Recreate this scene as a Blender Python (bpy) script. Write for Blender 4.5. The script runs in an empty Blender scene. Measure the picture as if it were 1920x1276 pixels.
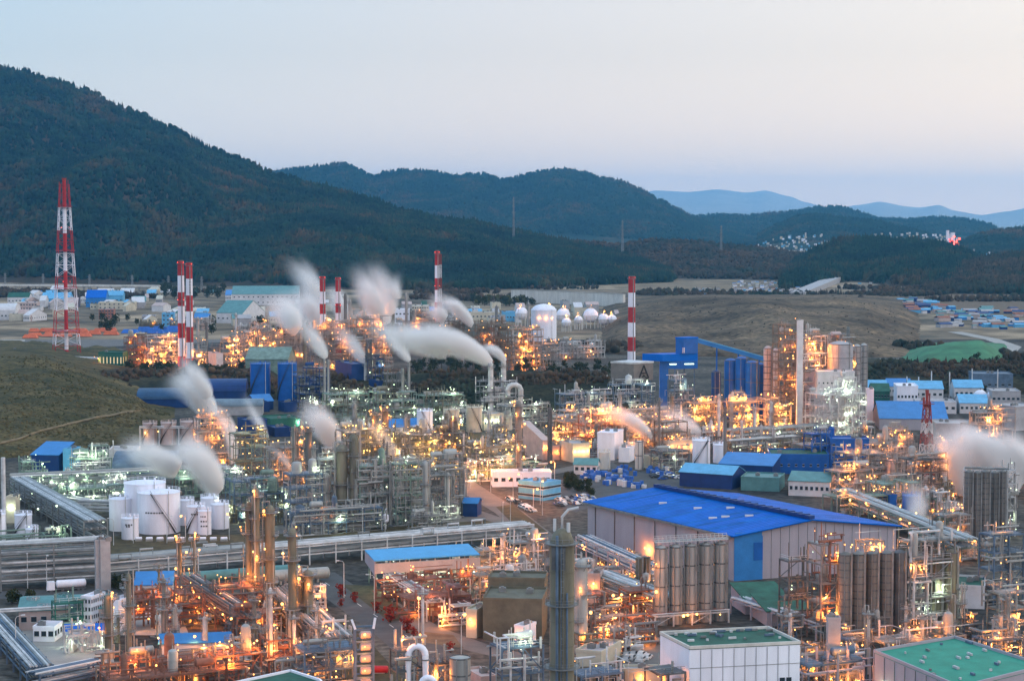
import bpy, math, random
import numpy as np
from mathutils import Vector, Matrix, noise
random.seed(7)
HAZE = 4.3e-5
LIGHT = 0.46
R = math.radians
# ---------------------------------------------------------------- camera
F = 3600.0; H = 110.0; TH = math.atan(228/3600.0)     # focal length in photo pixels, eye height, pitch down
cam_d = bpy.data.cameras.new('camera'); cam = bpy.data.objects.new('camera', cam_d)
bpy.context.scene.collection.objects.link(cam); bpy.context.scene.camera = cam
cam.location = (0, 0, H); cam.rotation_euler = (R(90)-TH, 0, 0)
cam_d.sensor_width = 36.0; cam_d.lens = 36.0*F/1920.0
cam_d.clip_start = 5.0; cam_d.clip_end = 60000.0
# ---------------------------------------------------------------- sky and sun (dusk, sun just gone at the right)
sc = bpy.context.scene
sc.view_settings.view_transform = 'Standard'; sc.view_settings.look = 'None'
sc.view_settings.exposure = 0.0; sc.view_settings.gamma = 1.0
world = bpy.data.worlds.new('World'); sc.world = world; world.use_nodes = True
def N(nt, typ, **kw):
    n = nt.nodes.new(typ)
    for k, v in kw.items(): setattr(n, k, v)
    return n
wt = world.node_tree; wt.nodes.clear()
SUN_EL, SUN_ROT = R(3.0), R(75)
sky = N(wt, 'ShaderNodeTexSky'); sky.sky_type = 'NISHITA'; sky.sun_disc = False
sky.sun_elevation = SUN_EL; sky.sun_rotation = SUN_ROT; sky.dust_density = 1.0
tc = N(wt, 'ShaderNodeTexCoord'); sp = N(wt, 'ShaderNodeSeparateXYZ'); wt.links.new(tc.outputs['Generated'], sp.inputs[0])
rz = N(wt, 'ShaderNodeValToRGB'); e = rz.color_ramp.elements
e[0].position = 0.0; e[0].color = (1.38, 1.14, 1.0, 1); e[1].position = 1.0; e[1].color = (.62, .84, 1.18, 1)
for p, c in ((.035, (1.08, .93, .85, 1)), (.085, (.82, .775, .775, 1)), (.15, (.75, .77, .84, 1)), (.23, (.72, .80, .92, 1)), (.36, (.88, 1.08, 1.32, 1))):
    k = e.new(p); k.color = c  # stops above the view are brightened to add fill light from overhead
wt.links.new(sp.outputs['Z'], rz.inputs[0])
# warm side towards the sunset (x+), cool towards x-
mx = N(wt, 'ShaderNodeMapRange'); mx.inputs[1].default_value = -.32; mx.inputs[2].default_value = .42
mx.inputs[3].default_value = 0; mx.inputs[4].default_value = 1
wt.links.new(sp.outputs['X'], mx.inputs[0])
wr = N(wt, 'ShaderNodeValToRGB'); e = wr.color_ramp.elements
e[0].position = 0; e[0].color = (.52, .84, 1.03, 1); e[1].position = 1; e[1].color = (1.62, 1.36, 1.08, 1)
k = e.new(.42); k.color = (1.0, 1.0, .99, 1)
wt.links.new(mx.outputs[0], wr.inputs[0])
# the tint fades towards the horizon
mz = N(wt, 'ShaderNodeMapRange'); mz.inputs[1].default_value = .02; mz.inputs[2].default_value = .19
mz.inputs[3].default_value = .45; mz.inputs[4].default_value = 1.0
wt.links.new(sp.outputs['Z'], mz.inputs[0])
tm = N(wt, 'ShaderNodeMix', data_type='RGBA', blend_type='MULTIPLY')
wt.links.new(mz.outputs[0], tm.inputs[0]); wt.links.new(rz.outputs[0], tm.inputs[6]); wt.links.new(wr.outputs[0], tm.inputs[7])
b1 = N(wt, 'ShaderNodeBackground'); b1.inputs[1].default_value = 1.0; # added fill brightness in the unseen half of the sky behind the camera
my = N(wt, 'ShaderNodeMapRange'); my.inputs[1].default_value = .15; my.inputs[2].default_value = -.45; my.inputs[3].default_value = 0; my.inputs[4].default_value = .8
wt.links.new(sp.outputs['Y'], my.inputs[0])
bk = N(wt, 'ShaderNodeMix', data_type='RGBA'); bk.inputs[7].default_value = (1.14, 1.14, 1.26, 1)
wt.links.new(my.outputs[0], bk.inputs[0]); wt.links.new(tm.outputs[2], bk.inputs[6]); wt.links.new(bk.outputs[2], b1.inputs[0])
b2 = N(wt, 'ShaderNodeBackground'); b2.inputs[1].default_value = 0.05; wt.links.new(sky.outputs[0], b2.inputs[0])
ad = N(wt, 'ShaderNodeAddShader'); wt.links.new(b1.outputs[0], ad.inputs[0]); wt.links.new(b2.outputs[0], ad.inputs[1])
wo = N(wt, 'ShaderNodeOutputWorld'); wt.links.new(ad.outputs[0], wo.inputs[0])
sl = bpy.data.lights.new('sun', 'SUN'); sl.energy = 0.7; sl.angle = R(15); sl.color = (1.0, .84, .76)
so = bpy.data.objects.new('sun', sl); sc.collection.objects.link(so)
so.rotation_euler = Vector((math.sin(R(80))*1.0, -.25, .30)).to_track_quat('Z', 'Y').to_euler()
cy = sc.cycles
cy.use_denoising = True; cy.use_light_tree = True
cy.max_bounces = 4; cy.diffuse_bounces = 2; cy.glossy_bounces = 2; cy.transmission_bounces = 3
cy.transparent_max_bounces = 8; cy.volume_bounces = 3; cy.sample_clamp_indirect = 3.0; cy.sample_clamp_direct = 0
cy.caustics_reflective = False; cy.caustics_refractive = False
cy.volume_max_steps = 64; cy.filter_width = 1.5
# ---------------------------------------------------------------- mapping from photo pixels to the site
cT, sT = math.cos(TH), math.sin(TH)
def ray(px, py):
    a = (px-960)/F; b = -(py-638)/F
    return Vector((a, cT + b*sT, -sT + b*cT))
def G(px, py, z=0.0):
    d = ray(px, py); t = (z-H)/d.z
    return Vector((d.x*t, d.y*t, z))
def P(px, py, Y):
    d = ray(px, py); t = Y/d.y
    return Vector((d.x*t, Y, H + d.z*t))
def MPP(Y): return Y/F
# ---------------------------------------------------------------- tagging
def tag(o, label=None, cat=None, group=None, kind=None):
    if label: o['label'] = label
    if cat: o['category'] = cat
    if group: o['group'] = group
    if kind: o['kind'] = kind
    return o
C = bpy.data.collections.new('site'); sc.collection.children.link(C)
def empty(name, loc, rz=0.0, label=None, cat=None, group=None):
    o = bpy.data.objects.new(name, None); C.objects.link(o); o.location = loc; o.rotation_euler = (0, 0, rz)
    o.empty_display_size = 1
    return tag(o, label, cat, group)
def link(name, me, parent=None, loc=None):
    o = bpy.data.objects.new(name, me); C.objects.link(o)
    if parent is not None: o.parent = parent
    if loc is not None: o.location = loc
    return o
def children_of(o): return [c for c in o.children]
def copy_tree(o, parent=None):
    c = o.copy(); C.objects.link(c); c.parent = parent
    for ch in list(o.children): copy_tree(ch, c)
    return c
# ---------------------------------------------------------------- materials
MATS = {}
def mat(name, col, rough=.6, metal=0.0, var=.18, scale=.25, dirt=None, emit=None, streak=0.0, spec=.25):
    if name in MATS: return MATS[name]
    m = bpy.data.materials.new(name); m.use_nodes = True; nt = m.node_tree
    b = nt.nodes['Principled BSDF']; b.inputs['Specular IOR Level'].default_value = spec; b.inputs['Roughness'].default_value = rough; b.inputs['Metallic'].default_value = metal
    c = (*col, 1)
    if emit is not None:
        b.inputs['Base Color'].default_value = c
        b.inputs['Emission Color'].default_value = c; b.inputs['Emission Strength'].default_value = emit
        MATS[name] = m; return m
    g = N(nt, 'ShaderNodeNewGeometry')
    t = N(nt, 'ShaderNodeTexNoise'); t.inputs['Scale'].default_value = scale; t.inputs['Detail'].default_value = 5; t.inputs['Roughness'].default_value = .65
    mp = N(nt, 'ShaderNodeMapping'); mp.inputs['Scale'].default_value = (1, 1, 1 if not streak else .18)
    nt.links.new(g.outputs['Position'], mp.inputs[0]); nt.links.new(mp.outputs[0], t.inputs['Vector'])
    rr = N(nt, 'ShaderNodeMapRange'); rr.inputs[1].default_value = .35; rr.inputs[2].default_value = .68
    nt.links.new(t.outputs[0], rr.inputs[0])
    mixn = N(nt, 'ShaderNodeMix', data_type='RGBA'); nt.links.new(rr.outputs[0], mixn.inputs[0])
    d = dirt if dirt else tuple(x*(1-2.2*var) for x in col)
    mixn.inputs[6].default_value = (*d, 1); mixn.inputs[7].default_value = tuple(min(1, x*(1+var*.5)) for x in col) + (1,)
    nt.links.new(mixn.outputs[2], b.inputs['Base Color'])
    MATS[name] = m; return m
def lampmat(name, col, s):
    if name in MATS: return MATS[name]
    m = bpy.data.materials.new(name); m.use_nodes = True; nt = m.node_tree; nt.nodes.clear()
    e = N(nt, 'ShaderNodeEmission'); e.inputs[0].default_value = (*col, 1); e.inputs[1].default_value = s
    o = N(nt, 'ShaderNodeOutputMaterial'); nt.links.new(e.outputs[0], o.inputs[0]); m.cycles.emission_sampling = 'NONE'; MATS[name] = m; return m
# ---------------------------------------------------------------- mesh builder
_circ = {}
def circ(n):
    if n not in _circ: _circ[n] = [(math.cos(2*math.pi*i/n), math.sin(2*math.pi*i/n)) for i in range(n)]
    return _circ[n]
class MB:
    def __init__(s): s.v = []; s.f = []; s.m = []; s.k = 0
    def box(s, x0, x1, y0, y1, z0, z1):
        b = len(s.v)
        s.v += [(x0,y0,z0),(x1,y0,z0),(x1,y1,z0),(x0,y1,z0),(x0,y0,z1),(x1,y0,z1),(x1,y1,z1),(x0,y1,z1)]
        s.f += [(b,b+3,b+2,b+1),(b+4,b+5,b+6,b+7),(b,b+1,b+5,b+4),(b+1,b+2,b+6,b+5),(b+2,b+3,b+7,b+6),(b+3,b,b+4,b+7)]
        s.m += [s.k]*6; return s
    def prism(s, pts, z0, z1):
        b = len(s.v); n = len(pts)
        s.v += [(p[0],p[1],z0) for p in pts] + [(p[0],p[1],z1) for p in pts]
        s.f += [tuple(range(b+n-1, b-1, -1)), tuple(range(b+n, b+2*n))] + [(b+i, b+(i+1)%n, b+n+(i+1)%n, b+n+i) for i in range(n)]
        s.m += [s.k]*(n+2); return s
    def quad(s, a, b_, c, d):
        b = len(s.v); s.v += [tuple(a), tuple(b_), tuple(c), tuple(d)]; s.f.append((b,b+1,b+2,b+3)); s.m.append(s.k); return s
    def hexa(s, pts8):
        b = len(s.v); s.v += [tuple(p) for p in pts8]
        s.f += [(b,b+3,b+2,b+1),(b+4,b+5,b+6,b+7),(b,b+1,b+5,b+4),(b+1,b+2,b+6,b+5),(b+2,b+3,b+7,b+6),(b+3,b,b+4,b+7)]
        s.m += [s.k]*6; return s
    def cyl(s, x, y, z0, z1, r0, r1=None, n=12, cap=True):
        if r1 is None: r1 = r0
        b = len(s.v)
        for z, r in ((z0, r0), (z1, r1)): s.v += [(x+r*c, y+r*q, z) for c, q in circ(n)]
        s.f += [(b+i, b+(i+1)%n, b+n+(i+1)%n, b+n+i) for i in range(n)]; s.m += [s.k]*n
        if cap:
            s.f += [tuple(range(b+n-1, b-1, -1)), tuple(range(b+n, b+2*n))]; s.m += [s.k]*2
        return s
    def lathe(s, x, y, prof, n=16):
        b = len(s.v)
        for r, z in prof: s.v += [(x+r*c, y+r*q, z) for c, q in circ(n)]
        for j in range(len(prof)-1):
            s.f += [(b+j*n+i, b+j*n+(i+1)%n, b+(j+1)*n+(i+1)%n, b+(j+1)*n+i) for i in range(n)]
            s.m += [s.k]*n
        t = b+(len(prof)-1)*n
        s.f += [tuple(range(b+n-1, b-1, -1)), tuple(range(t, t+n))]; s.m += [s.k]*2
        return s
    def ring(s, x, y, z0, z1, ri, ro, n=16, a0=0, a1=2*math.pi):
        full = abs(a1-a0-2*math.pi) < 1e-3; m = n if full else n+1
        b = len(s.v)
        for i in range(m):
            a = a0+(a1-a0)*i/n; c, q = math.cos(a), math.sin(a)
            s.v += [(x+ri*c,y+ri*q,z0),(x+ro*c,y+ro*q,z0),(x+ro*c,y+ro*q,z1),(x+ri*c,y+ri*q,z1)]
        for i in range(n):
            j = (i+1) % m; p, q = b+4*i, b+4*j
            s.f += [(p,q,q+1,p+1),(p+1,q+1,q+2,p+2),(p+2,q+2,q+3,p+3),(p+3,q+3,q,p)]; s.m += [s.k]*4
        return s
    def bar(s, p, q, t, w=None):
        p = Vector(p); q = Vector(q); d = (q-p)
        if d.length < 1e-6: return s
        d.normalize(); u = d.cross(Vector((0,0,1)))
        if u.length < 1e-3: u = Vector((1,0,0))
        u.normalize(); v = u.cross(d); w = w or t
        u = u*(w/2); v = v*(t/2)
        return s.hexa([p-u-v, p+u-v, p+u+v, p-u+v, q-u-v, q+u-v, q+u+v, q-u+v])
    def tube(s, pts, r, n=6):
        pts = [Vector(p) for p in pts]; b = len(s.v); L = len(pts)
        for i, p in enumerate(pts):
            d = (pts[min(i+1, L-1)]-pts[max(i-1, 0)]).normalized()
            u = d.cross(Vector((0,0,1)))
            if u.length < 1e-3: u = Vector((1,0,0))
            u.normalize(); v = u.cross(d)
            for c, q in circ(n): s.v.append(tuple(p+u*(c*r)+v*(q*r)))
        for j in range(L-1):
            s.f += [(b+j*n+i, b+j*n+(i+1)%n, b+(j+1)*n+(i+1)%n, b+(j+1)*n+i) for i in range(n)]; s.m += [s.k]*n
        t = b+(L-1)*n
        s.f += [tuple(range(b+n-1, b-1, -1)), tuple(range(t, t+n))]; s.m += [s.k]*2
        return s
    def sphere(s, x, y, z, r, n=14, m=8, sz=1.0, t0=0.0, t1=1.0):
        prof = []
        for j in range(m+1):
            a = math.pi*(t0+(t1-t0)*j/m); prof.append((max(.001, r*math.sin(a)), z-r*sz*math.cos(a)))
        return s.lathe(x, y, prof, n)
    def hcyl(s, p, q, r, n=12, dome=.35):   # horizontal vessel with domed ends
        p = Vector(p); q = Vector(q); d = (q-p).normalized()
        u = d.cross(Vector((0,0,1))).normalized(); v = u.cross(d); b = len(s.v)
        st = [(p-d*r*dome, .45), (p-d*r*dome*.5, .85), (p, 1), (q, 1), (q+d*r*dome*.5, .85), (q+d*r*dome, .45)]
        for c0, k in st:
            for c, w in circ(n): s.v.append(tuple(c0+u*(c*r*k)+v*(w*r*k)))
        for j in range(5):
            s.f += [(b+j*n+i, b+j*n+(i+1)%n, b+(j+1)*n+(i+1)%n, b+(j+1)*n+i) for i in range(n)]; s.m += [s.k]*n
        t = b+5*n
        s.f += [tuple(range(b+n-1, b-1, -1)), tuple(range(t, t+n))]; s.m += [s.k]*2
        return s
    def mesh(s, name, mats, smooth=False):
        me = bpy.data.meshes.new(name); me.from_pydata(s.v, [], s.f)
        for m in (mats if isinstance(mats, (list, tuple)) else [mats]): me.materials.append(m)
        if s.k or any(s.m): me.polygons.foreach_set('material_index', s.m)
        if smooth:
            me.shade_smooth()
            try: me.set_sharp_from_angle(angle=R(38))
            except Exception: pass
        me.update(); return me
    def build(s, name, mats, parent=None, smooth=False, loc=None):
        if not s.f: return None
        return link(name, s.mesh(name, mats, smooth), parent, loc)
def tri_mesh(name, V, T, material):
    me = bpy.data.meshes.new(name)
    V = np.asarray(V, np.float32); T = np.asarray(T, np.int32)
    me.vertices.add(len(V)); me.vertices.foreach_set('co', V.ravel())
    n = T.shape[1]
    me.loops.add(T.size); me.loops.foreach_set('vertex_index', T.ravel())
    me.polygons.add(len(T)); me.polygons.foreach_set('loop_start', np.arange(0, T.size, n, dtype=np.int32))
    me.polygons.foreach_set('loop_total', np.full(len(T), n, np.int32))
    me.update(calc_edges=True); me.materials.append(material); return me
def interp(pts, x):
    if x <= pts[0][0]: return pts[0][1]
    for a, b in zip(pts, pts[1:]):
        if x <= b[0]:
            t = (x-a[0])/(b[0]-a[0]); t2 = t*t*(3-2*t)*.5+t*.5
            return a[1]+(b[1]-a[1])*t2
    return pts[-1][1]
# ================================================================ LAND
def two_tone(name, cols, scale, detail=6, rough=.95, scale2=None, stops=(.36, .5, .64), bump=0):
    m = bpy.data.materials.new(name); m.use_nodes = True; nt = m.node_tree; b = nt.nodes['Principled BSDF']
    b.inputs['Roughness'].default_value = rough; b.inputs['Specular IOR Level'].default_value = .1
    g = N(nt, 'ShaderNodeNewGeometry'); t = N(nt, 'ShaderNodeTexNoise'); t.inputs['Scale'].default_value = scale
    t.inputs['Detail'].default_value = detail; t.inputs['Roughness'].default_value = .7
    nt.links.new(g.outputs['Position'], t.inputs['Vector'])
    r = N(nt, 'ShaderNodeValToRGB'); e = r.color_ramp.elements
    e[0].position = stops[0]; e[0].color = (*cols[0], 1); e[1].position = stops[-1]; e[1].color = (*cols[-1], 1)
    for s, c in zip(stops[1:-1], cols[1:-1]): k = e.new(s); k.color = (*c, 1)
    nt.links.new(t.outputs[0], r.inputs[0])
    if scale2:
        t2 = N(nt, 'ShaderNodeTexNoise'); t2.inputs['Scale'].default_value = scale2; t2.inputs['Detail'].default_value = 3
        nt.links.new(g.outputs['Position'], t2.inputs['Vector'])
        mr = N(nt, 'ShaderNodeMapRange'); mr.inputs[1].default_value = .3; mr.inputs[2].default_value = .7
        mr.inputs[3].default_value = .4; mr.inputs[4].default_value = 1.6; nt.links.new(t2.outputs[0], mr.inputs[0])
        mm = N(nt, 'ShaderNodeMix', data_type='RGBA', blend_type='MULTIPLY'); mm.inputs[0].default_value = 1
        nt.links.new(r.outputs[0], mm.inputs[6]); nt.links.new(mr.outputs[0], mm.inputs[7])
        nt.links.new(mm.outputs[2], b.inputs['Base Color'])
    else: nt.links.new(r.outputs[0], b.inputs['Base Color'])
    return m
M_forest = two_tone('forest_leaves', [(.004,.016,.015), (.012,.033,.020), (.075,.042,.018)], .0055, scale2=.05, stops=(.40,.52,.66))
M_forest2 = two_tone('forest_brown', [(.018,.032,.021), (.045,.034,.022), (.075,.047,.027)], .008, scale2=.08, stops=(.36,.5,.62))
M_haze_pale = two_tone('haze_paled_slope', [(.34,.37,.40), (.42,.45,.48)], .001)  # light tone paints haze brightness into the farthest ranges
M_soil = two_tone('forest_soil', [(.03,.035,.022), (.06,.045,.03), (.07,.05,.035)], .01)
M_spoil = two_tone('spoil_ground', [(.050,.038,.026), (.115,.085,.056), (.20,.145,.09)], .011, scale2=.2, stops=(.38,.52,.66))
M_grass = two_tone('dry_grass', [(.032,.034,.014), (.070,.060,.025), (.13,.097,.042)], .035, scale2=.5, stops=(.36,.5,.66))
M_ground = two_tone('plant_ground', [(.035,.036,.036), (.065,.062,.056), (.11,.10,.085)], .014, scale2=.35, stops=(.4,.5,.62))
M_plain = two_tone('far_ground', [(.07,.065,.05), (.17,.135,.095), (.30,.235,.16)], .0045, scale2=.02, stops=(.38,.5,.62))
def ridge_hill(name, ridge, Yr, foot, mt, nu=160, nv=34, x0=None, x1=None, back=.8, amp=.12, nscale=400., prof=1.15, seed=0.0, kind='structure', fine=0.0, taper=(0, 0)):
    """terrain whose crest carries the traced outline; real depth from foot to crest to the far side"""
    x0 = ridge[0][0] if x0 is None else x0; x1 = ridge[-1][0] if x1 is None else x1
    V = []; 
    nb = max(6, nv//4)
    for i in range(nu+1):
        px = x0+(x1-x0)*i/nu; pr = interp(ridge, px)
        Y1 = (Yr(px) if callable(Yr) else Yr)*1.22
        fy = interp(foot, px) if foot[0][1] < 1276 and foot[0][1] > 380 else foot[0][1]
        Y0 = G(px, fy).y if foot[0][1] < 1276 else foot[0][1]*1.22
        Y0 = min(Y0, Y1*.93)
        top = P(px, pr, Y1); k = top.x/Y1; u = i/nu; tp = 1.0
        if taper[0]: tp *= 1-(1-min(1, u/taper[0]))**2
        if taper[1]: tp *= 1-(1-min(1, (1-u)/taper[1]))**2
        for j in range(nv+nb+1):
            if j <= nv: v = j/nv; Y = Y0+(Y1-Y0)*v; z = top.z*(v**prof)
            else:
                w = (j-nv)/nb; v = 1+w; Y = Y1+(Y1*back*.35+200)*w; z = top.z*(1-w)**1.3
            X = k*Y
            nz = noise.fractal(Vector((X/nscale+seed, Y/nscale, seed)), 1.0, 2.0, 5)
            nr = noise.noise(Vector((X/nscale*1.6+seed*3, Y/nscale*.35, 7)))      # spurs running down the slope
            env = math.sin(math.pi*min(1, v)) if v <= 1 else 0
            z += top.z*amp*env*(nz*.7+nr*1.1)
            if fine: z += fine*noise.fractal(Vector((X/14., Y/14., 3)), 1, 2, 3)*min(1, 4*v)*(1 if j != nv else .5)
            z *= tp
            if j == 0: z = -3.0
            V.append((X, Y, max(z, -3)))
    m = nv+nb+1; T = []
    for i in range(nu):
        for j in range(m-1):
            a = i*m+j; T.append((a, a+m, a+m+1, a+1))
    me = tri_mesh(name, V, T, mt); me.shade_smooth()
    o = link(name, me); tag(o, kind=kind)
    return o, np.array(V).reshape(nu+1, m, 3), nv
def tree_tmpl(kind):
    if kind == 'cone':
        v = [(math.cos(a)*.5, math.sin(a)*.5, 0.0) for a in np.arange(5)*2*math.pi/5] + [(0,0,1.0)]
        t = [(i, (i+1)%5, 5) for i in range(5)]
        v2 = [(math.cos(a+.6)*.36, math.sin(a+.6)*.36, .38) for a in np.arange(5)*2*math.pi/5] + [(0,0,1.25)]
        t += [(6+i, 6+(i+1)%5, 11) for i in range(5)]
        return np.array(v+v2, np.float32), np.array(t)
    v = [(0,0,-.1)] + [(math.cos(a)*.5, math.sin(a)*.5, .3) for a in np.arange(5)*2*math.pi/5] + [(math.cos(a+.6)*.36, math.sin(a+.6)*.36, .75) for a in np.arange(5)*2*math.pi/5] + [(0,0,.95)]
    t = []
    for i in range(5):
        j = (i+1)%5
        t += [(0, 1+j, 1+i), (1+i, 1+j, 6+i), (1+j, 6+j, 6+i), (6+i, 6+j, 11)]
    return np.array(v, np.float32), np.array(t)
def forest(name, grid, nv, n, mt, h=(8, 15), seed=1, vmin=.02, vmax=1.06, conifer=.6, thin=None):
    rg = np.random.default_rng(seed); nu = grid.shape[0]-1; m = grid.shape[1]
    u = rg.random(n)*nu; vv = (vmin+(vmax-vmin)*rg.random(n))*nv
    vv = np.minimum(vv, m-1.01); i = u.astype(int); j = vv.astype(int); fu = (u-i)[:, None]; fv = (vv-j)[:, None]
    p = grid[i, j]*(1-fu)*(1-fv)+grid[i+1, j]*fu*(1-fv)+grid[i, j+1]*(1-fu)*fv+grid[i+1, j+1]*fu*fv
    keep = p[:, 2] > .5
    if thin is not None: keep &= thin(p, rg)
    p = p[keep]; Vs = []; Ts = []; off = 0
    kind = rg.random(len(p)) < conifer
    for kd, sel in (('cone', kind), ('blob', ~kind)):
        q = p[sel]; k = len(q)
        if not k: continue
        tv, tt = tree_tmpl(kd); hh = h[0]+(h[1]-h[0])*rg.random(k)**1.5; w = hh*(rg.uniform(.42, .66, k) if kd == 'cone' else rg.uniform(.75, 1.1, k))
        a = rg.random(k)*6.28; c, s = np.cos(a), np.sin(a)
        X = tv[None, :, 0]*w[:, None]; Y = tv[None, :, 1]*w[:, None]
        X = X*(1+rg.normal(0, .18, X.shape)); Y = Y*(1+rg.normal(0, .18, Y.shape))
        V = np.stack([q[:, 0:1]+X*c[:, None]-Y*s[:, None], q[:, 1:2]+X*s[:, None]+Y*c[:, None], q[:, 2:3]-.6+tv[None, :, 2]*hh[:, None]*.92], -1)
        Vs.append(V.reshape(-1, 3)); Ts.append((tt[None]+(np.arange(k)*len(tv))[:, None, None]).reshape(-1, 3)+off); off += k*len(tv)
    o = link(name, tri_mesh(name, np.concatenate(Vs), np.concatenate(Ts), mt)); return o
# ground sheet to the horizon
gb = MB(); gb.quad((-16000, -370, 0), (16000, -370, 0), (16500, 28500, 0), (-16500, 28500, 0))
g = gb.build('ground', M_ground); tag(g, kind='structure')
fp = MB(); fp.quad((-3000, 1750, .02), (4000, 1750, .02), (16000, 28000, .5), (-16000, 28000, .5)); tag(fp.build('plain', M_plain), kind='structure')
# --- big forested mountain on the left
rg1 = [(-260,100),(-100,122),(0,130),(40,132),(90,150),(160,170),(240,205),(320,240),(400,282),(450,300),(520,330),(600,350),(680,372),(760,398),(820,412),(880,418),(960,436),(1040,452),(1120,470),(1200,490),(1260,505)]
o, gr, nv = ridge_hill('mountain', rg1, lambda x: 3900-700*max(0, (x-400)/900.), [(-260,520),(0,530),(400,537),(700,545),(900,545),(1260,530)], M_soil, nu=220, nv=60, amp=.20, nscale=480, prof=1.08)
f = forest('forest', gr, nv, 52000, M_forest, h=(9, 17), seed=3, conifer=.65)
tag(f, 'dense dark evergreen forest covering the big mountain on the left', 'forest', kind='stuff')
# --- second blue range
rg2 = [(380,340),(470,330),(540,318),(600,312),(640,306),(665,314),(700,331),(725,322),(760,319),(810,320),(850,329),(910,327),(940,337),(980,330),(1010,323),(1050,317),(1090,321),(1130,334),(1165,340),(1200,356),(1235,374),(1270,393),(1300,408),(1360,430),(1420,450)]
o, gr, nv = ridge_hill('far_mountain', rg2, 7600, [(380,6000)], M_forest, nu=200, nv=40, amp=.12, nscale=600, seed=4.2)
f = forest('far_forest', gr, nv, 26000, M_forest, h=(11, 20), seed=5, vmin=.2); tag(f, 'hazy blue wooded mountain range beyond the nearer slope', 'forest', kind='stuff')
rg2b = [(1180,425),(1240,415),(1300,405),(1350,402),(1400,404),(1440,400),(1490,396),(1530,388),(1575,387),(1610,397),(1650,410),(1700,411),(1760,407),(1800,409),(1850,418),(1880,432),(1960,450)]
o, gr, nv = ridge_hill('wooded_ridge', rg2b, 8600, [(1180,7300)], M_forest, nu=120, nv=24, amp=.1, nscale=500, seed=9.1)
f = forest('ridge_forest', gr, nv, 9000, M_forest, h=(10, 18), seed=6, vmin=.3); tag(f, 'hazy wooded ridge right of the blue mountain range', 'forest', kind='stuff')
rg2c = [(1420,440),(1460,420),(1500,404),(1540,402),(1590,410),(1640,414),(1700,428),(1760,445)]
o, gr, nv = ridge_hill('wooded_knoll', rg2c, 6300, [(1420,5500)], M_forest, nu=60, nv=20, amp=.1, nscale=400, seed=2.1)
f = forest('knoll_forest', gr, nv, 4500, M_forest, h=(9, 16), seed=7, vmin=.3); tag(f, 'rounded wooded knoll above the distant town', 'forest', kind='stuff')
rg2d = [(1800,455),(1840,440),(1880,433),(1930,428),(1990,420)]
o, gr, nv = ridge_hill('wooded_shoulder', rg2d, 5000, [(1800,4300)], M_forest, nu=40, nv=20, amp=.1, nscale=400, seed=3.3)
f = forest('shoulder_forest', gr, nv, 3000, M_forest, h=(9, 16), seed=8, vmin=.2); tag(f, 'wooded hill shoulder at the right edge behind the town', 'forest', kind='stuff')
# --- farthest pale ranges
rg3 = [(1120,372),(1180,364),(1230,357),(1290,360),(1345,355),(1400,361),(1435,357),(1480,368),(1510,379),(1560,392),(1620,410)]
ridge_hill('pale_mountain', rg3, 21000, [(1120,15000)], M_haze_pale, nu=120, nv=16, amp=.1, nscale=2500, seed=1.5)
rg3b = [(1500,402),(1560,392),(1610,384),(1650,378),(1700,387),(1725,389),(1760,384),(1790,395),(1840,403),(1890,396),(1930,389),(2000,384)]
ridge_hill('pale_mountain', rg3b, 18500, [(1500,14000)], M_haze_pale, nu=120, nv=16, amp=.1, nscale=2500, seed=5.5)
# --- middle brown wooded ridge and the dark wooded hill on the right
rg4 = [(820,470),(900,455),(960,445),(1020,448),(1080,455),(1160,460),(1220,452),(1300,455),(1370,462),(1440,468),(1500,478),(1560,495),(1620,515)]
o, gr, nv = ridge_hill('brown_ridge', rg4, 3500, [(820,530),(1000,528),(1200,522),(1620,528)], M_soil, nu=120, nv=26, amp=.22, nscale=220, seed=6.6, prof=.95)
f = forest('brown_wood', gr, nv, 12000, M_forest2, h=(7, 13), seed=9, conifer=.3, thin=lambda p, r: (r.random(len(p)) < .75)); tag(f, 'brown and green autumn woodland on the low ridge behind the plant', 'woodland', kind='stuff')
rg5 = [(1420,545),(1460,508),(1500,487),(1530,470),(1570,453),(1620,449),(1700,453),(1760,458),(1800,470),(1840,486),(1890,495),(1990,505)]
o, gr, nv = ridge_hill('wooded_hill', rg5, 3300, [(1420,552),(1600,528),(1700,538),(1990,560)], M_soil, nu=90, nv=26, amp=.1, nscale=260, seed=8.6, prof=.8)
f = forest('hill_forest', gr, nv, 9000, M_forest, h=(9, 16), seed=10, conifer=.8); tag(f, 'dark green pine wood on the rounded hill at right', 'forest', kind='stuff')
rg6 = [(1640,550),(1700,532),(1760,510),(1810,495),(1860,484),(1910,478),(2000,470)]
o, gr, nv = ridge_hill('wooded_slope', rg6, 2900, [(1640,552),(1990,553)], M_soil, nu=50, nv=22, amp=.15, nscale=200, seed=1.6, prof=.8)
f = forest('slope_forest', gr, nv, 4500, M_forest2, h=(8, 14), seed=11, conifer=.7); tag(f, 'brownish dark wood on the slope at the right edge', 'forest', kind='stuff')
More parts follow.
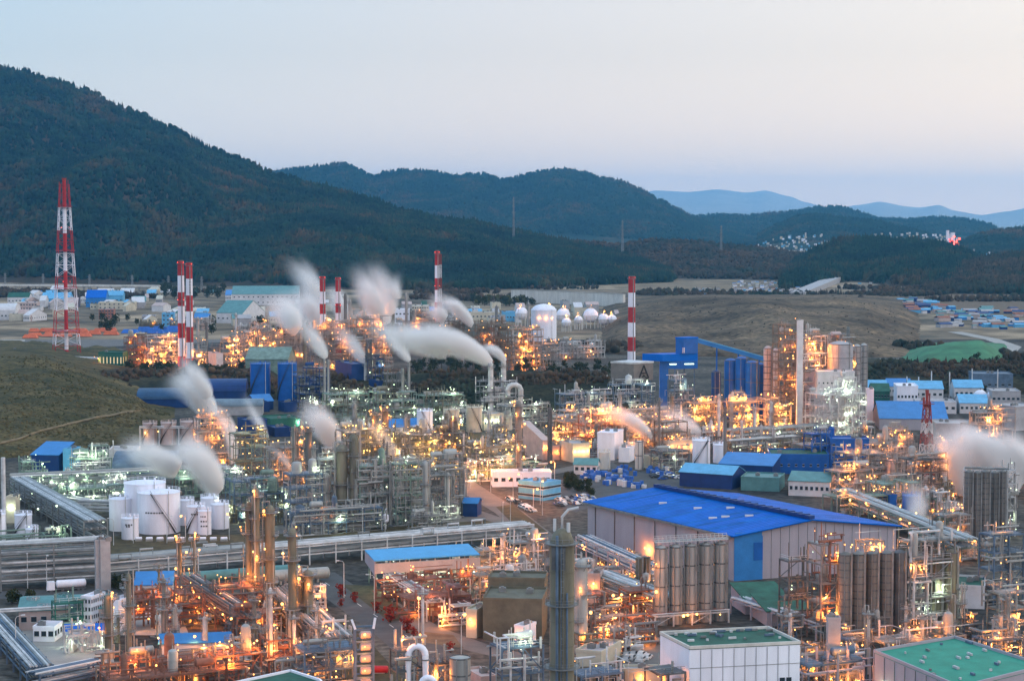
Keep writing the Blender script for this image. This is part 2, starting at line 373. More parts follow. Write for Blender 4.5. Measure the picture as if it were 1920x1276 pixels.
# --- brown spoil hill right of centre
rg7 = [(1060,648),(1100,620),(1130,598),(1160,583),(1200,573),(1260,562),(1340,557),(1420,558),(1500,560),(1560,559),(1620,567),(1680,584),(1730,600),(1780,620),(1830,645),(1860,660)]
o, gr, nv = ridge_hill('spoil_hill', rg7, 1720, [(1060,662),(1200,668),(1500,672),(1860,670)], M_spoil, nu=150, nv=40, amp=.35, nscale=120, seed=4.4, prof=.55, fine=1.0, taper=(.12,.15))
SPOIL = gr
def nthin(sc_, lo, off=0):
    def f(pp, r):
        return np.array([noise.noise(Vector((q[0]*sc_+off, q[1]*sc_, 2.0))) > lo for q in pp])
    return f
f = forest('scrub', gr, nv, 1100, M_forest2, h=(.7, 2.0), seed=21, conifer=.1, vmin=.02, thin=nthin(.012, -.05)); tag(f, 'low dry scrub patches on the brown spoil hill', 'scrub', kind='stuff')
# --- grassy hill, left foreground
rg8 = [(-120,668),(-20,672),(50,671),(90,676),(130,690),(170,706),(210,722),(250,741),(280,762),(310,771),(345,790)]
o, gr, nv = ridge_hill('grass_hill', rg8, lambda x: 985-115*max(0, (x-60)/285.), [(-120,872),(0,862),(120,845),(250,832),(345,800)], M_grass, nu=90, nv=50, amp=.12, nscale=60, seed=3.4, prof=.8, fine=1.0, taper=(0,.2))
GH = gr
f = forest('grass_clumps', gr, nv, 9000, two_tone('grass_tufts', [(.03,.036,.014), (.07,.058,.024), (.12,.09,.04)], .06), h=(.5, 1.7), seed=22, conifer=.2, vmin=.01, thin=nthin(.03, -.25, 7)); tag(f, 'dry grass clumps and low bushes on the grassy hill at left', 'grass', kind='stuff')
def flat_grid(x0, x1, y0, y1, n=60):
    return np.array([[tuple(G(x0+(x1-x0)*i/n, y0+(y1-y0)*j/n)) for j in range(n//2+1)] for i in range(n+1)], dtype=float)+np.array([0, 0, .6])
for nm, a_, cnt, sd, lo, lb in (('hedges', (560, 1990, 566, 516), 6500, 31, .2, 'hedges and tree belts across the far fields'), ('hedges', (-60, 600, 560, 536), 2600, 32, .0, 'tree belts between the sheds at the foot of the mountain'), ('bushes', (1100, 1990, 680, 600), 1500, 33, .2, 'bushes on the flat land around the spoil hill')):
    g_ = flat_grid(*a_); f = forest(nm, g_, g_.shape[1]-1, cnt, M_forest2, h=(4, 11), seed=sd, conifer=.25, vmax=1.0, thin=nthin(.006, lo, sd)); tag(f, lb, 'bushes', kind='stuff')
# ================================================================ HAZE
mh = bpy.data.materials.new('haze'); mh.use_nodes = True; nt = mh.node_tree; nt.nodes.clear()
pv = N(nt, 'ShaderNodeVolumePrincipled'); pv.inputs['Color'].default_value = (.17, .58, 1.0, 1); pv.inputs['Density'].default_value = HAZE
pv.inputs['Anisotropy'].default_value = 0.72
oo = N(nt, 'ShaderNodeOutputMaterial'); nt.links.new(pv.outputs[0], oo.inputs['Volume'])
hb = MB(); hb.box(-17000, 17000, -380, 29000, -4.0, 720)
tag(hb.build('haze', mh), 'thin bluish dusk haze over the whole valley', 'haze', kind='stuff')
# ================================================================ MATERIALS FOR THE PLANT
steel = mat('steel_grey', (.24,.255,.26), .5, .3)
steel_d = mat('steel_dark', (.13,.14,.15), .6, .2)
steel_g = mat('steel_green', (.20,.29,.25), .6, .1)
steel_b = mat('steel_blue', (.11,.17,.25), .6, .1)
steel_w = mat('steel_white', (.58,.60,.62), .5)
rust = mat('red_oxide_steel', (.23,.115,.085), .7, 0)
brown = mat('brown_steel', (.20,.16,.12), .7, 0)
clad = mat('aluminium_cladding', (.36,.37,.36), .5, .2, .12, streak=1)
clad_o = mat('olive_cladding', (.20,.19,.14), .6, .1, .2, streak=1)
clad_d = mat('dark_cladding', (.19,.19,.18), .6, .1, .2, streak=1)
white = mat('white_paint', (.80,.83,.93), .5, 0, .06, streak=1)
offwhite = mat('off_white_paint', (.62,.61,.57), .6, 0, .1, streak=1)
red = mat('red_paint', (.42,.025,.03), .5, 0, .1)
darkred = mat('faded_red_paint', (.27,.05,.045), .6, 0, .15)
blue_roof = mat('blue_sheet_roof', (.0,.12,.55), .5, 0, .07, spec=.08)
blue_mid = mat('blue_sheet', (.03,.20,.52), .5, 0, .08)
blue_lt = mat('light_blue_sheet', (.12,.40,.66), .5, 0, .1)
blue_dk = mat('dark_blue_sheet', (.006,.04,.17), .5, 0, .12)
blue_tk = mat('blue_tank_paint', (.008,.11,.42), .45, 0, .1)
teal = mat('teal_sheet', (.10,.25,.26), .55, 0, .12)
green_rf = mat('green_roofing', (.02,.11,.075), .7, 0, .2)
green_bd = mat('green_cladding', (.025,.13,.10), .6, 0, .12)
wall_w = mat('white_wall', (.60,.61,.64), .7, 0, .08)
wall_g = mat('grey_wall', (.38,.38,.40), .7, 0, .1)
wall_l = mat('lavender_grey_wall', (.36,.34,.39), .6, 0, .05, streak=1)
wall_p = mat('pink_wall', (.50,.40,.38), .7, 0, .1)
wall_y = mat('cream_wall', (.55,.52,.42), .7, 0, .1)
wall_o = mat('olive_wall', (.14,.135,.10), .7, 0, .15)
brick = mat('brick_wall', (.30,.13,.09), .8, 0, .15)
glass = mat('window_glass', (.03,.045,.06), .12, 0, .05)
concrete = mat('concrete', (.34,.335,.32), .85, 0, .12, .1)
tarp_o = mat('orange_tarp', (.62,.15,.07), .7, 0, .12)
tarp_b = mat('blue_tarp', (.03,.14,.50), .6, 0, .12)
bark = mat('bark', (.06,.045,.035), .9)
leaf_d = two_tone('dark_leaves', [(.018,.03,.014), (.035,.045,.018), (.06,.06,.025)], .5)
leaf_r = two_tone('red_leaves', [(.10,.02,.012), (.22,.03,.02), (.30,.05,.03)], .8)
leaf_y = two_tone('yellow_green_leaves', [(.06,.065,.02), (.10,.10,.03), (.14,.12,.05)], .5)
LM = {'o': lampmat('orange_lamp_glow', (1, .42, .11), 6), 'w': lampmat('white_lamp_glow', (.80, 1, .70), 3.5),
      'y': lampmat('yellow_lamp_glow', (1, .56, .16), 6), 'r': lampmat('red_lamp_glow', (1, .08, .05), 8)}
lit_pane = lampmat('lit_window', (1, .80, .45), .8)
LAMP = {}
for k_ in LM:
    mb = MB(); mb.sphere(0, 0, 0, .42, 6, 4); LAMP[k_] = mb.mesh('lamp', LM[k_])
LD = {}
def light_data(k, w):
    w *= LIGHT
    key = (k, round(w, -1))
    if key not in LD:
        l = bpy.data.lights.new('lamp_light', 'POINT'); l.energy = w; l.shadow_soft_size = .3
        l.color = {'o': (1, .27, .042), 'w': (.84, 1, .66), 'y': (1, .50, .12), 'r': (1, .1, .05)}[k]; LD[key] = l
    return LD[key]
NL = [0, 0]; rgl = random.Random(3)
def lamps(root, pts, k='o', every=3, watt=3000, size=1.0):
    for i, p in enumerate(pts):
        kk = 'y' if (k == 'o' and rgl.random() < .16) else k
        o = link('lamp', LAMP[kk], root, p); NL[0] += 1
        o.scale = (size*rgl.uniform(.45, 1.05),)*3
        if every and i % every == 0:
            l = bpy.data.objects.new('lamp_light', light_data(k, watt)); C.objects.link(l); l.parent = root
            l.location = Vector(p)+Vector((0, 0, -.9)); NL[1] += 1
ROT = R(24)
# ---------------------------------------------------------------- process unit: steel frame, decks, vessels and pipes
def unit(px0, px1, by, ty, label, k='o', n=14, watt=3000, every=2, fr=None, pipe=None, ves=None, seed=None, depth=.55, rz=ROT, dens=1.0, lev=None, cell=6.5,
         cat='process unit', name='process_unit', fill=1.0, lz=None, group=None):
    rg = random.Random(seed if seed is not None else int(px0*7+by*13+ty))
    g0 = G((px0+px1)/2, by); s = H/(by-410.0)
    W = (px1-px0)*s; h = (by-ty)*s
    D = W*depth if depth < 3 else depth
    Wl = max(4, (W-D*abs(math.sin(rz)))/math.cos(rz))
    root = empty(name, g0, rz, label, cat, group)
    fr = fr or steel; pipe = pipe or clad; ves = ves or clad
    nx = max(1, round(Wl/cell)); ny = max(1, round(D/cell)); lev = lev or max(1, round(h/5.0)); lh = h/lev
    dx, dy = Wl/nx, D/ny
    hc = {}
    for i in range(nx):
        for j in range(ny):
            q = rg.random(); hc[i, j] = max(1, round(lev*(1-.75*(1-fill*.5)*q*q if q > .25 else 1)))
            if rg.random() < .10: hc[i, j] = 0
    hc[rg.randrange(nx), rg.randrange(ny)] = lev
    X = lambda i: -Wl/2+i*dx
    Yf = lambda j: j*dy
    cell_h = lambda i, j: hc.get((i, j), 0)
    t = .36; mb = MB()
    for i in range(nx+1):
        for j in range(ny+1):
            top = max(cell_h(i, j), cell_h(i-1, j), cell_h(i, j-1), cell_h(i-1, j-1))
            if top: mb.box(X(i)-t/2, X(i)+t/2, Yf(j)-t/2, Yf(j)+t/2, -.2, top*lh+.05)
            for L in range(1, lev+1):
                if i < nx and max(cell_h(i, j), cell_h(i, j-1)) >= L: mb.box(X(i)+t/2, X(i+1)-t/2, Yf(j)-.13, Yf(j)+.13, L*lh-.4, L*lh)
                if j < ny and max(cell_h(i, j), cell_h(i-1, j)) >= L: mb.box(X(i)-.13, X(i)+.13, Yf(j)+t/2, Yf(j+1)-t/2, L*lh-.4, L*lh)
                if i < nx and j in (0, ny) and max(cell_h(i, j), cell_h(i, j-1)) >= L and rg.random() < .4:
                    a, b = (X(i), X(i+1)) if rg.random() < .5 else (X(i+1), X(i))
                    mb.bar((a, Yf(j), (L-1)*lh), (b, Yf(j), L*lh-.2), .2)
    mb.build('frame', fr, root)
    for L in range(1, lev+1):
        dm = MB(); rm = MB()
        for (i, j), c in hc.items():
            if c >= L and rg.random() < .8:
                x0, x1, y0, y1 = X(i)+.22, X(i+1)-.22, Yf(j)+.22, Yf(j+1)-.22
                if rg.random() < .3: x1 = x0+(x1-x0)*.55
                dm.box(x0, x1, y0, y1, L*lh+.01, L*lh+.09)
                for zz in (.6, 1.15):
                    rm.box(X(i), X(i+1), Yf(j)-.045+.2, Yf(j)+.045+.2, L*lh+zz, L*lh+zz+.08)
                    if rg.random() < .5: rm.box(X(i)-.045+.2, X(i)+.045+.2, Yf(j), Yf(j+1), L*lh+zz+.005, L*lh+zz+.075)
                for q in range(3): xx = X(i)+dx*(q+.5)/3; rm.box(xx-.045, xx+.045, Yf(j)+.16, Yf(j)+.24, L*lh+.1, L*lh+1.15)
        dm.build('deck', fr, root); rm.build('railing', steel_w if k in 'wg' else fr, root)
    # vessels
    nv_ = int(dens*(nx*ny*lev)*.42)+1
    for q in range(min(nv_, 46)):
        i, j = rg.randrange(nx), rg.randrange(ny); c = cell_h(i, j)
        L = rg.randint(0, max(0, c)); z0 = L*lh+.12; cx, cyy = X(i)+dx*rg.uniform(.35, .65), Yf(j)+dy*rg.uniform(.3, .7)
        r = rg.uniform(.6, min(dx, dy)*.34); r = min(r, 1.25 if by > 1000 else 1.9); vm = MB(); m_ = rg.choice([ves, ves, pipe, clad, fr])
        ty_ = rg.random()
        if ty_ < .5:
            hh = min(rg.uniform(1.6, 5.5)*(1.5 if L == c else 1), lh*.85 if L < c else lh*1.1)
            vm.lathe(cx, cyy, [(r*.9, z0), (r*.9, z0+.4), (r, z0+.45), (r, z0+hh*.8), (r*.85, z0+hh*.93), (r*.4, z0+hh), (.15, z0+hh+.05), (.15, z0+hh+.8)], 12)
            vm.ring(cx, cyy, z0+hh*.5, z0+hh*.5+.15, r*.98, r+.12, 12)
        elif ty_ < .85:
            ln = dx*rg.uniform(.5, .9)
            vm.hcyl((cx-ln/2, cyy, z0+r+.5), (cx+ln/2, cyy, z0+r+.5), r*.8, 12)
            for sx in (-.3, .3): vm.box(cx+sx*ln-.2, cx+sx*ln+.2, cyy-r*.6, cyy+r*.6, z0, z0+r+.2)
            vm.cyl(cx, cyy, z0+r*1.7+.3, z0+r*2+1, .2, n=6)
        else:
            vm.box(cx-r, cx+r, cyy-r*.7, cyy+r*.7, z0, z0+1.8); vm.cyl(cx, cyy, z0+1.8, z0+2.2, r*.55, n=10); vm.box(cx-r*.4, cx+r*.4, cyy-r*.72, cyy-r*.71, z0+.3, z0+1.4)
        vm.build('vessel', m_, root, True)
    # pipework
    pm = MB(); pn = int(dens*(12+nx*ny*lev*2.0)); pn = min(pn, 170)
    for q in range(pn):
        i, j = rg.randrange(nx), rg.randrange(ny); c = max(1, cell_h(i, j))
        x = X(i)+dx*rg.random(); y = -1.2+(D+2)*rg.random() if rg.random() < .5 else rg.uniform(-1.0, 1.2); z = rg.uniform(.4, c*lh+1.0)
        r = rg.choice([.09, .12, .16, .22, .3, .38]); pts = [(x, y, z)]
        for w in range(rg.randint(1, 5)):
            a = rg.random()
            if a < .42: x = min(Wl/2+1, max(-Wl/2-1, x+rg.choice((-1, 1))*rg.uniform(2, dx*2.2)))
            elif a < .62: y = min(D+1, max(-1.5, y+rg.choice((-1, 1))*rg.uniform(1, dy*1.2)))
            else: z = min(c*lh+2.5, max(.3, z+rg.choice((-1, 1))*rg.uniform(2, lh*2)))
            if (Vector((x, y, z))-Vector(pts[-1])).length > .5: pts.append((x, y, z))
        if len(pts) > 1: pm.tube(pts, r, 5)
    vm = pm
    for q in range(int(3+nx*ny*.8)):
        i, j = rg.randrange(nx), rg.randrange(ny); z = cell_h(i, j)*lh; xx = X(i)+dx*rg.random(); yy = Yf(j)+dy*rg.random()
        vm.cyl(xx, yy, z, z+rg.uniform(1.5, 5), rg.choice((.1, .16, .25)), n=6)
    pm.build('pipework', pipe, root)
    pts = []; near = 1 if by < 850 else (.75 if by < 1000 else .5); n = max(3, int(n*near*.75)); lsz = 1.0 if by < 850 else (.8 if by < 1000 else .62)
    if by >= 1000: watt *= .8
    for q in range(n):
        i = rg.randrange(nx); L = rg.randint(0, max(1, cell_h(i, 0))); z = L*lh+rg.uniform(1.8, 3.4)
        if lz: z = rg.uniform(*lz)*h
        front = rg.random() < .7
        pts.append((X(i)+dx*rg.random(), rg.uniform(-1.0, .4) if front else rg.uniform(0, D), z))
    lamps(root, pts, k, every*3, watt*2.3, lsz*.9)
    return root
# ---------------------------------------------------------------- distillation column
def column(px, by, ty, wpx, label, m=None, plats=3, k=None, cat='column', taper=1.0, pipe=True, group=None, cap=True, rzz=None, watt=3000, name='distillation_column', ladder=True):
    g0 = G(px, by); s = H/(by-410.0); h = (by-ty)*s; r = max(.35, wpx*s/2); m = m or clad
    root = empty(name, g0, rzz if rzz is not None else (px*.7) % 6.28, label, cat, group)
    mb = MB(); prof = [(r*1.15, -.2), (r*1.05, min(3, h*.1)), (r, min(3.2, h*.11)), (r*taper, h*.93)]
    prof += [(r*taper*.95, h*.955), (r*taper*.7, h*.985), (r*taper*.25, h)] if cap else [(r*taper, h)]
    mb.lathe(0, 0, prof, 18)
    nb = max(3, int(h/5))
    for i in range(1, nb): mb.ring(0, 0, h*.93*i/nb, h*.93*i/nb+.14, r*.9*taper, r*1.035, 18)
    mb.build('shell', m, root, True)
    for i in range(plats):
        z = h*(.93-(i*.85/max(1, plats))) if plats > 1 else h*.92
        a = i*2.2; pf = MB(); pf.ring(0, 0, z, z+.15, r*.98, r+1.15, 16, a, a+4.4)
        for zz in (.65, 1.2): pf.ring(0, 0, z+zz, z+zz+.09, r+1.04, r+1.13, 16, a, a+4.4)
        for q in range(9): aa = a+4.4*q/8; pf.cyl((r+1.08)*math.cos(aa), (r+1.08)*math.sin(aa), z+.15, z+1.2, .05, n=4)
        for q in range(4): aa = a+.5+4.4*q/4; pf.bar((r*.95*math.cos(aa), r*.95*math.sin(aa), z-1.2), ((r+1.0)*math.cos(aa), (r+1.0)*math.sin(aa), z), .12)
        pf.build('platform', steel, root)
        if k: lamps(root, [((r+1.3)*math.cos(a+q*1.4), (r+1.3)*math.sin(a+q*1.4), z+1.9) for q in range(1 if by > 1000 else 2)], k, 2, watt)
    if ladder:
        lm = MB()
        for sx in (-.28, .28): lm.box(sx-.05, sx+.05, -r-.45, -r-.36, 0, h*.93)
        for q in range(int(h*.93/1.1)): lm.box(-.28, .28, -r-.44, -r-.37, q*1.1+.4, q*1.1+.48)
        lm.build('ladder', steel, root)
    if pipe:
        pm = MB(); q = r+.55; pm.tube([(0, 0, h), (0, 0, h+1.0), (q, 0, h+1.0), (q, 0, h*.12), (q+2, 0, h*.12)], max(.18, r*.16), 7)
        pm.tube([(-q*.5, q*.85, h*.6), (-q*.5, q*.85, 1)], max(.12, r*.1), 6)
        pm.build('riser_pipe', clad, root, True)
    return root
# ---------------------------------------------------------------- storage tank
def tank(px, by, ty, wpx, label, m=None, roof='cone', stair=1, cat='tank', group=None, text=False, name='storage_tank', a0=-1.9, span=None):
    s = H/(by-410.0); r = wpx*s/2; g0 = G(px, by)+Vector((0, r, 0)); s2 = g0.y/F/1.0; h = (by-ty)*s-(r*.0)
    m = m or white; root = empty(name, g0, 0, label, cat, group)
    mb = MB(); mb.cyl(0, 0, -.1, h, r, n=40)
    for i in range(1, 5): mb.ring(0, 0, h*i/5, h*i/5+.06, r-.02, r+.03, 40)
    mb.ring(0, 0, h-.25, h+.02, r, r+.14, 40); mb.build('shell', m, root, True)
    rb = MB()
    if roof == 'cone': rb.lathe(0, 0, [(r*.99, h+.03), (r*.5, h+.03+r*.06), (.3, h+.03+r*.1)], 40)
    else: rb.lathe(0, 0, [(r*.99, h+.03), (r*.85, h+r*.22), (r*.6, h+r*.38), (r*.3, h+r*.46), (.2, h+r*.49)], 32)
    rb.cyl(r*.5, 0, h+.2, h+r*.08+1.1, .3, n=8); rb.cyl(0, 0, h+.3, h+r*.12+.9, .35, n=8)
    rb.build('roof', m, root, True)
    rl = MB()
    for zz in (.6, 1.1): rl.ring(0, 0, h+zz, h+zz+.07, r-.05, r+.03, 40)
    for q in range(24): a = q*math.pi/12; rl.cyl(r*math.cos(a), r*math.sin(a), h, h+1.1, .05, n=4)
    rl.build('railing', m, root)
    if stair:
        st = MB(); n = 26; a1 = a0; sp = span or (h*1.25)/r
        for q in range(n):
            a = a1+sp*q/n; z = h*(q+.5)/n; c, w = math.cos(a), math.sin(a)
            b_ = math.cos(a+sp/n), math.sin(a+sp/n)
            st.hexa([(c*r, w*r, z), (c*(r+.9), w*(r+.9), z), (b_[0]*(r+.9), b_[1]*(r+.9), z+h/n*.9), (b_[0]*r, b_[1]*r, z+h/n*.9),
                     (c*r, w*r, z+.12), (c*(r+.9), w*(r+.9), z+.12), (b_[0]*(r+.9), b_[1]*(r+.9), z+h/n*.9+.12), (b_[0]*r, b_[1]*r, z+h/n*.9+.12)])
            st.bar((c*(r+.9), w*(r+.9), z+1.1), (b_[0]*(r+.9), b_[1]*(r+.9), z+1.1+h/n), .1)
        st.build('stairway', mat('dark_stair_steel', (.06,.065,.07), .6), root)
    if text:
        tx = MB()
        for row, (zz, wd) in enumerate(text):
            cur = -wd/2
            rr = random.Random(row+int(px))
            while cur < wd/2:
                ln = rr.uniform(.35, .8); a = -math.pi/2+(cur)/r-.05; a2 = a+ln/r
                tx.hexa([(math.cos(a)*(r+.01), math.sin(a)*(r+.01), zz*h), (math.cos(a)*(r+.06), math.sin(a)*(r+.06), zz*h), (math.cos(a2)*(r+.06), math.sin(a2)*(r+.06), zz*h), (math.cos(a2)*(r+.01), math.sin(a2)*(r+.01), zz*h),
                         (math.cos(a)*(r+.01), math.sin(a)*(r+.01), zz*h+.55), (math.cos(a)*(r+.06), math.sin(a)*(r+.06), zz*h+.55), (math.cos(a2)*(r+.06), math.sin(a2)*(r+.06), zz*h+.55), (math.cos(a2)*(r+.01), math.sin(a2)*(r+.01), zz*h+.55)])
                cur += ln+.3
        tx.build('lettering', steel_d, root)
    pp = MB(); pp.tube([(r*.6, -r*.82, h+1), (r*.62, -r*.85, h+1), (r*.62, -r*.85, .4), (r*.62, -r-3, .4)], .16, 6); pp.build('filling_pipe', steel_w, root)
    return root
# ---------------------------------------------------------------- silo
def silo(px, by, ty, wpx, label, m=None, group=None, bands=4, cone=False, name='silo', n=20, rzz=0):
    g0 = G(px, by); s = H/(by-410.0); h = (by-ty)*s; r = wpx*s/2; m = m or clad_o
    root = empty(name, g0+Vector((0, r, 0)), rzz, label, 'silo', group)
    z0 = h*.1 if cone else -.1
    mb = MB(); prof = ([(.5, h*.02), (r, z0)] if cone else [(r, z0)])+[(r, h*.965), (r*.55, h*.99), (r*.25, h)]
    mb.lathe(0, 0, prof, n); mb.build('shell', m, root, True)
    bm_ = MB()
    for i in range(1, bands+1): z = z0+(h*.965-z0)*i/bands-.1; bm_.ring(0, 0, z, z+.35, r-.02, r+.09, n)
    bm_.build('band', steel_d, root)
    if cone:
        lg = MB()
        for a in range(6): lg.box(r*.93*math.cos(a*1.047)-.15, r*.93*math.cos(a*1.047)+.15, r*.93*math.sin(a*1.047)-.15, r*.93*math.sin(a*1.047)+.15, -.1, h*.14)
        lg.build('support', steel, root)
    ld = MB(); ld.box(r*.55, r*.55+.5, -r*.84-.35, -r*.84-.2, 0, h); ld.tube([(-r*.3, -r*.96-.25, h*.97), (-r*.3, -r*.96-.25, .5)], .14, 5); ld.build('ladder', steel, root)
    return root
# ---------------------------------------------------------------- striped chimney
def chimney(px, by, ty, wpx, label, bands, taper=.85, mats=None, plats=2, lampk='r', cat='chimney', group=None, marks=None):
    """bands: photo heights where the paint changes, red first, from the top down"""
    g0 = G(px, by); s = H/(by-410.0); h = (by-ty)*s; r = wpx*s/2
    root = empty('chimney', g0, .4, label, cat, group); mt = mats or [red, white]
    ys = [ty]+list(bands)+[by]; mb = MB()
    for i in range(len(ys)-1):
        z1, z0 = (by-ys[i])*s, (by-ys[i+1])*s; mb.k = i % 2
        ra = r*(1-(1-taper)*z0/h)*1.0; rb_ = r*(1-(1-taper)*z1/h)
        mb.cyl(0, 0, z0, z1, ra, rb_, 20, cap=(i == 0))
    mb.build('shaft', mt, root, True)
    rt = r*taper; cp = MB(); cp.ring(0, 0, h, h+.6, rt*.7, rt*1.02, 20); cp.build('rim', steel_d, root)
    for i in range(plats):
        z = h*(.97-i*.34); rr = r*(1-(1-taper)*z/h); pf = MB(); pf.ring(0, 0, z, z+.15, rr*.98, rr+.9, 16)
        for zz in (.6, 1.1): pf.ring(0, 0, z+zz, z+zz+.08, rr+.8, rr+.88, 16)
        for q in range(10): pf.cyl((rr+.84)*math.cos(q*.628), (rr+.84)*math.sin(q*.628), z+.15, z+1.1, .05, n=4)
        pf.build('platform', steel, root)
        if lampk: lamps(root, [((rr+.9)*math.cos(a), (rr+.9)*math.sin(a), z+1.4) for a in (-1.2, -2.6)], lampk, 0, size=.6)
    lm = MB(); lm.box(-.3, .3, -r-.35, -r*taper-.1, 0, h*.97); lm.v = [(x, (y if z < 1 else y+(r-rt)), z) for x, y, z in lm.v]; lm.build('ladder', steel, root)
    if marks:
        tm = MB(); z0, z1 = [(by-q)*s for q in marks]
        n = 4
        for i in range(n):
            z = z1+(z0-z1)*(i+.5)/n; q = (z0-z1)/n*.3; yy = -r*(1-(1-taper)*z/h)-.05
            tm.box(-q*1.2, q*1.2, yy, yy+.1, z+q*.6, z+q); tm.box(-q*.2, q*.2, yy, yy+.1, z-q, z+q*.6); tm.box(-q*1.1, q*1.1, yy-.02, yy+.1, z-q*.9, z-q*.5)
        tm.build('lettering', steel_d, root)
    return root
# ---------------------------------------------------------------- building on a footprint
def building(px0, px1, by, h, depth, label, wall=None, roof=None, kind='flat', win=None, door=None, rz=ROT, name='factory_building', cat='building', group=None, lit=0, rise=.18, over=.4, k=None, nl=0, ridge='x', skylight=0):
    """px0..px1: visible width of the whole block at base row by; h and depth in metres"""
    s = H/(by-410.0); W = (px1-px0)*s; wl = max(3, (W-depth*abs(math.sin(rz)))/math.cos(rz))
    c = G((px0+px1)/2, by); shift = depth*math.sin(rz)/2
    root = empty(name, c+Vector((shift, 0, 0)), rz, label, cat, group)
    wall = wall or wall_w; roof = roof or blue_mid; x0, x1 = -wl/2, wl/2; D = depth
    mb = MB(); mb.box(x0, x1, 0, D, -.3, h)
    rb = MB(); o = over
    if kind == 'gable':
        if ridge == 'x':
            hr = D*rise
            for a in (x0, x1): 
                e_ = .02 if a == x0 else -.02
                b = len(mb.v); mb.v += [(a+e_, .02, h-.01), (a+e_, D-.02, h-.01), (a+e_, D/2, h+hr-.02)]; mb.f.append((b, b+1, b+2)); mb.m.append(0)
            for y0, y1, z0, z1 in ((-o, D/2, h-o*hr/(D/2), h+hr), (D+o, D/2, h-o*hr/(D/2), h+hr)):
                rb.hexa([(x0-o, y0, z0), (x1+o, y0, z0), (x1+o, y1, z1), (x0-o, y1, z1), (x0-o, y0, z0+.2), (x1+o, y0, z0+.2), (x1+o, y1, z1+.2), (x0-o, y1, z1+.2)])
        else:
            hr = wl*rise
            for a in (.02, D-.02):
                b = len(mb.v); mb.v += [(x0+.02, a, h-.01), (x1-.02, a, h-.01), (0, a, h+hr-.02)]; mb.f.append((b, b+1, b+2)); mb.m.append(0)
            for xa, z0, z1 in ((x0-o, h-o*hr/(wl/2), h+hr), (x1+o, h-o*hr/(wl/2), h+hr)):
                rb.hexa([(xa, -o, z0), (0, -o, z1), (0, D+o, z1), (xa, D+o, z0), (xa, -o, z0+.2), (0, -o, z1+.2), (0, D+o, z1+.2), (xa, D+o, z0+.2)])
    elif kind == 'vault':
        n = 12; hr = D*rise
        for i in range(n):
            a0, a1 = math.pi*i/n, math.pi*(i+1)/n
            y0, y1 = D/2-math.cos(a0)*(D/2+o), D/2-math.cos(a1)*(D/2+o); z0, z1 = h+math.sin(a0)*hr, h+math.sin(a1)*hr
            rb.hexa([(x0-o, y0, z0), (x1+o, y0, z0), (x1+o, y1, z1), (x0-o, y1, z1), (x0-o, y0, z0+.2), (x1+o, y0, z0+.2), (x1+o, y1, z1+.2), (x0-o, y1, z1+.2)])
        for a in (x0+.02, x1-.02):
            b = len(mb.v); mb.v += [(a, D/2-math.cos(math.pi*i/n)*(D/2-.02), h-.01+math.sin(math.pi*i/n)*hr) for i in range(n+1)]; mb.f.append(tuple(range(b, b+n+1))); mb.m.append(0)
    elif kind == 'shed':
        z1 = h+D*rise; rb.hexa([(x0-o, -o, h), (x1+o, -o, h), (x1+o, D+o, z1), (x0-o, D+o, z1), (x0-o, -o, h+.25), (x1+o, -o, h+.25), (x1+o, D+o, z1+.25), (x0-o, D+o, z1+.25)])
        mb.hexa([(x0, .01, h), (x1, .01, h), (x1, D, h), (x0, D, h), (x0, .01, h+.01), (x1, .01, h+.01), (x1, D, z1-.05), (x0, D, z1-.05)])
    else:
        rb.box(x0+.15, x1-.15, .15, D-.15, h+.003, h+.12)
        pm = MB(); 
        for a in ((x0-.1, x1+.1, -.1, .15), (x0-.1, x1+.1, D-.15, D+.1)): pm.box(*a, h+.006, h+.7)
        for a in ((x0-.1, x0+.15, .15, D-.15), (x1-.15, x1+.1, .15, D-.15)): pm.box(*a, h+.006, h+.7)
        pm.build('parapet', wall, root)
        rr = random.Random(int(px0+by))
        for q in range(2 if wl*D > 80 else 1):
            xx = rr.uniform(x0*.7, x1*.7); yy = rr.uniform(D*.25, D*.75); v = MB(); v.box(xx-.9, xx+.9, yy-.7, yy+.7, h+.13, h+1.3); v.cyl(xx, yy, h+1.3, h+1.6, .5, n=10); v.build('roof_vent', steel, root)
    mb.build('wall', wall, root); rb.build('roof', roof, root)
    # sheet ribs on pitched roofs
    if win:
        rows, cols = win[:2]; ww, wh = (win[2], win[3]) if len(win) > 2 else (min(1.8, wl/cols*.55), min(1.4, h/rows*.45))
        wmb = MB(); wmb.box(-ww/2, ww/2, -.05, .02, 0, wh); wm = wmb.mesh('window', glass)
        wmb2 = MB(); wmb2.box(-ww/2, ww/2, -.05, .02, 0, wh); wm2 = wmb2.mesh('window', lit_pane)
        smb = MB(); smb.box(-ww/2-.1, ww/2+.1, -.12, -.05, -.15, 0); smb.box(-ww/2-.1, ww/2+.1, -.1, -.04, wh, wh+.1); sm = smb.mesh('frame', steel_w)
        rr = random.Random(int(px0*3+by))
        for a in range(rows):
            for b in range(cols):
                z = h*(a+.42)/rows; x = x0+wl*(b+.5)/cols
                w_ = link('window', wm2 if rr.random() < lit else wm, root, (x, 0, z)); link('frame', sm, w_)
        nd = max(1, int(D/(wl/cols))) if D > 5 else 0
        for a in range(rows):
            for b in range(min(nd, 8)):
                w_ = link('window', wm2 if rr.random() < lit else wm, root, (x1 if rz < 0 else x0, D*(b+.5)/min(nd, 8), h*(a+.42)/rows)); w_.rotation_euler = (0, 0, R(90) if rz < 0 else R(-90)); link('frame', sm, w_)
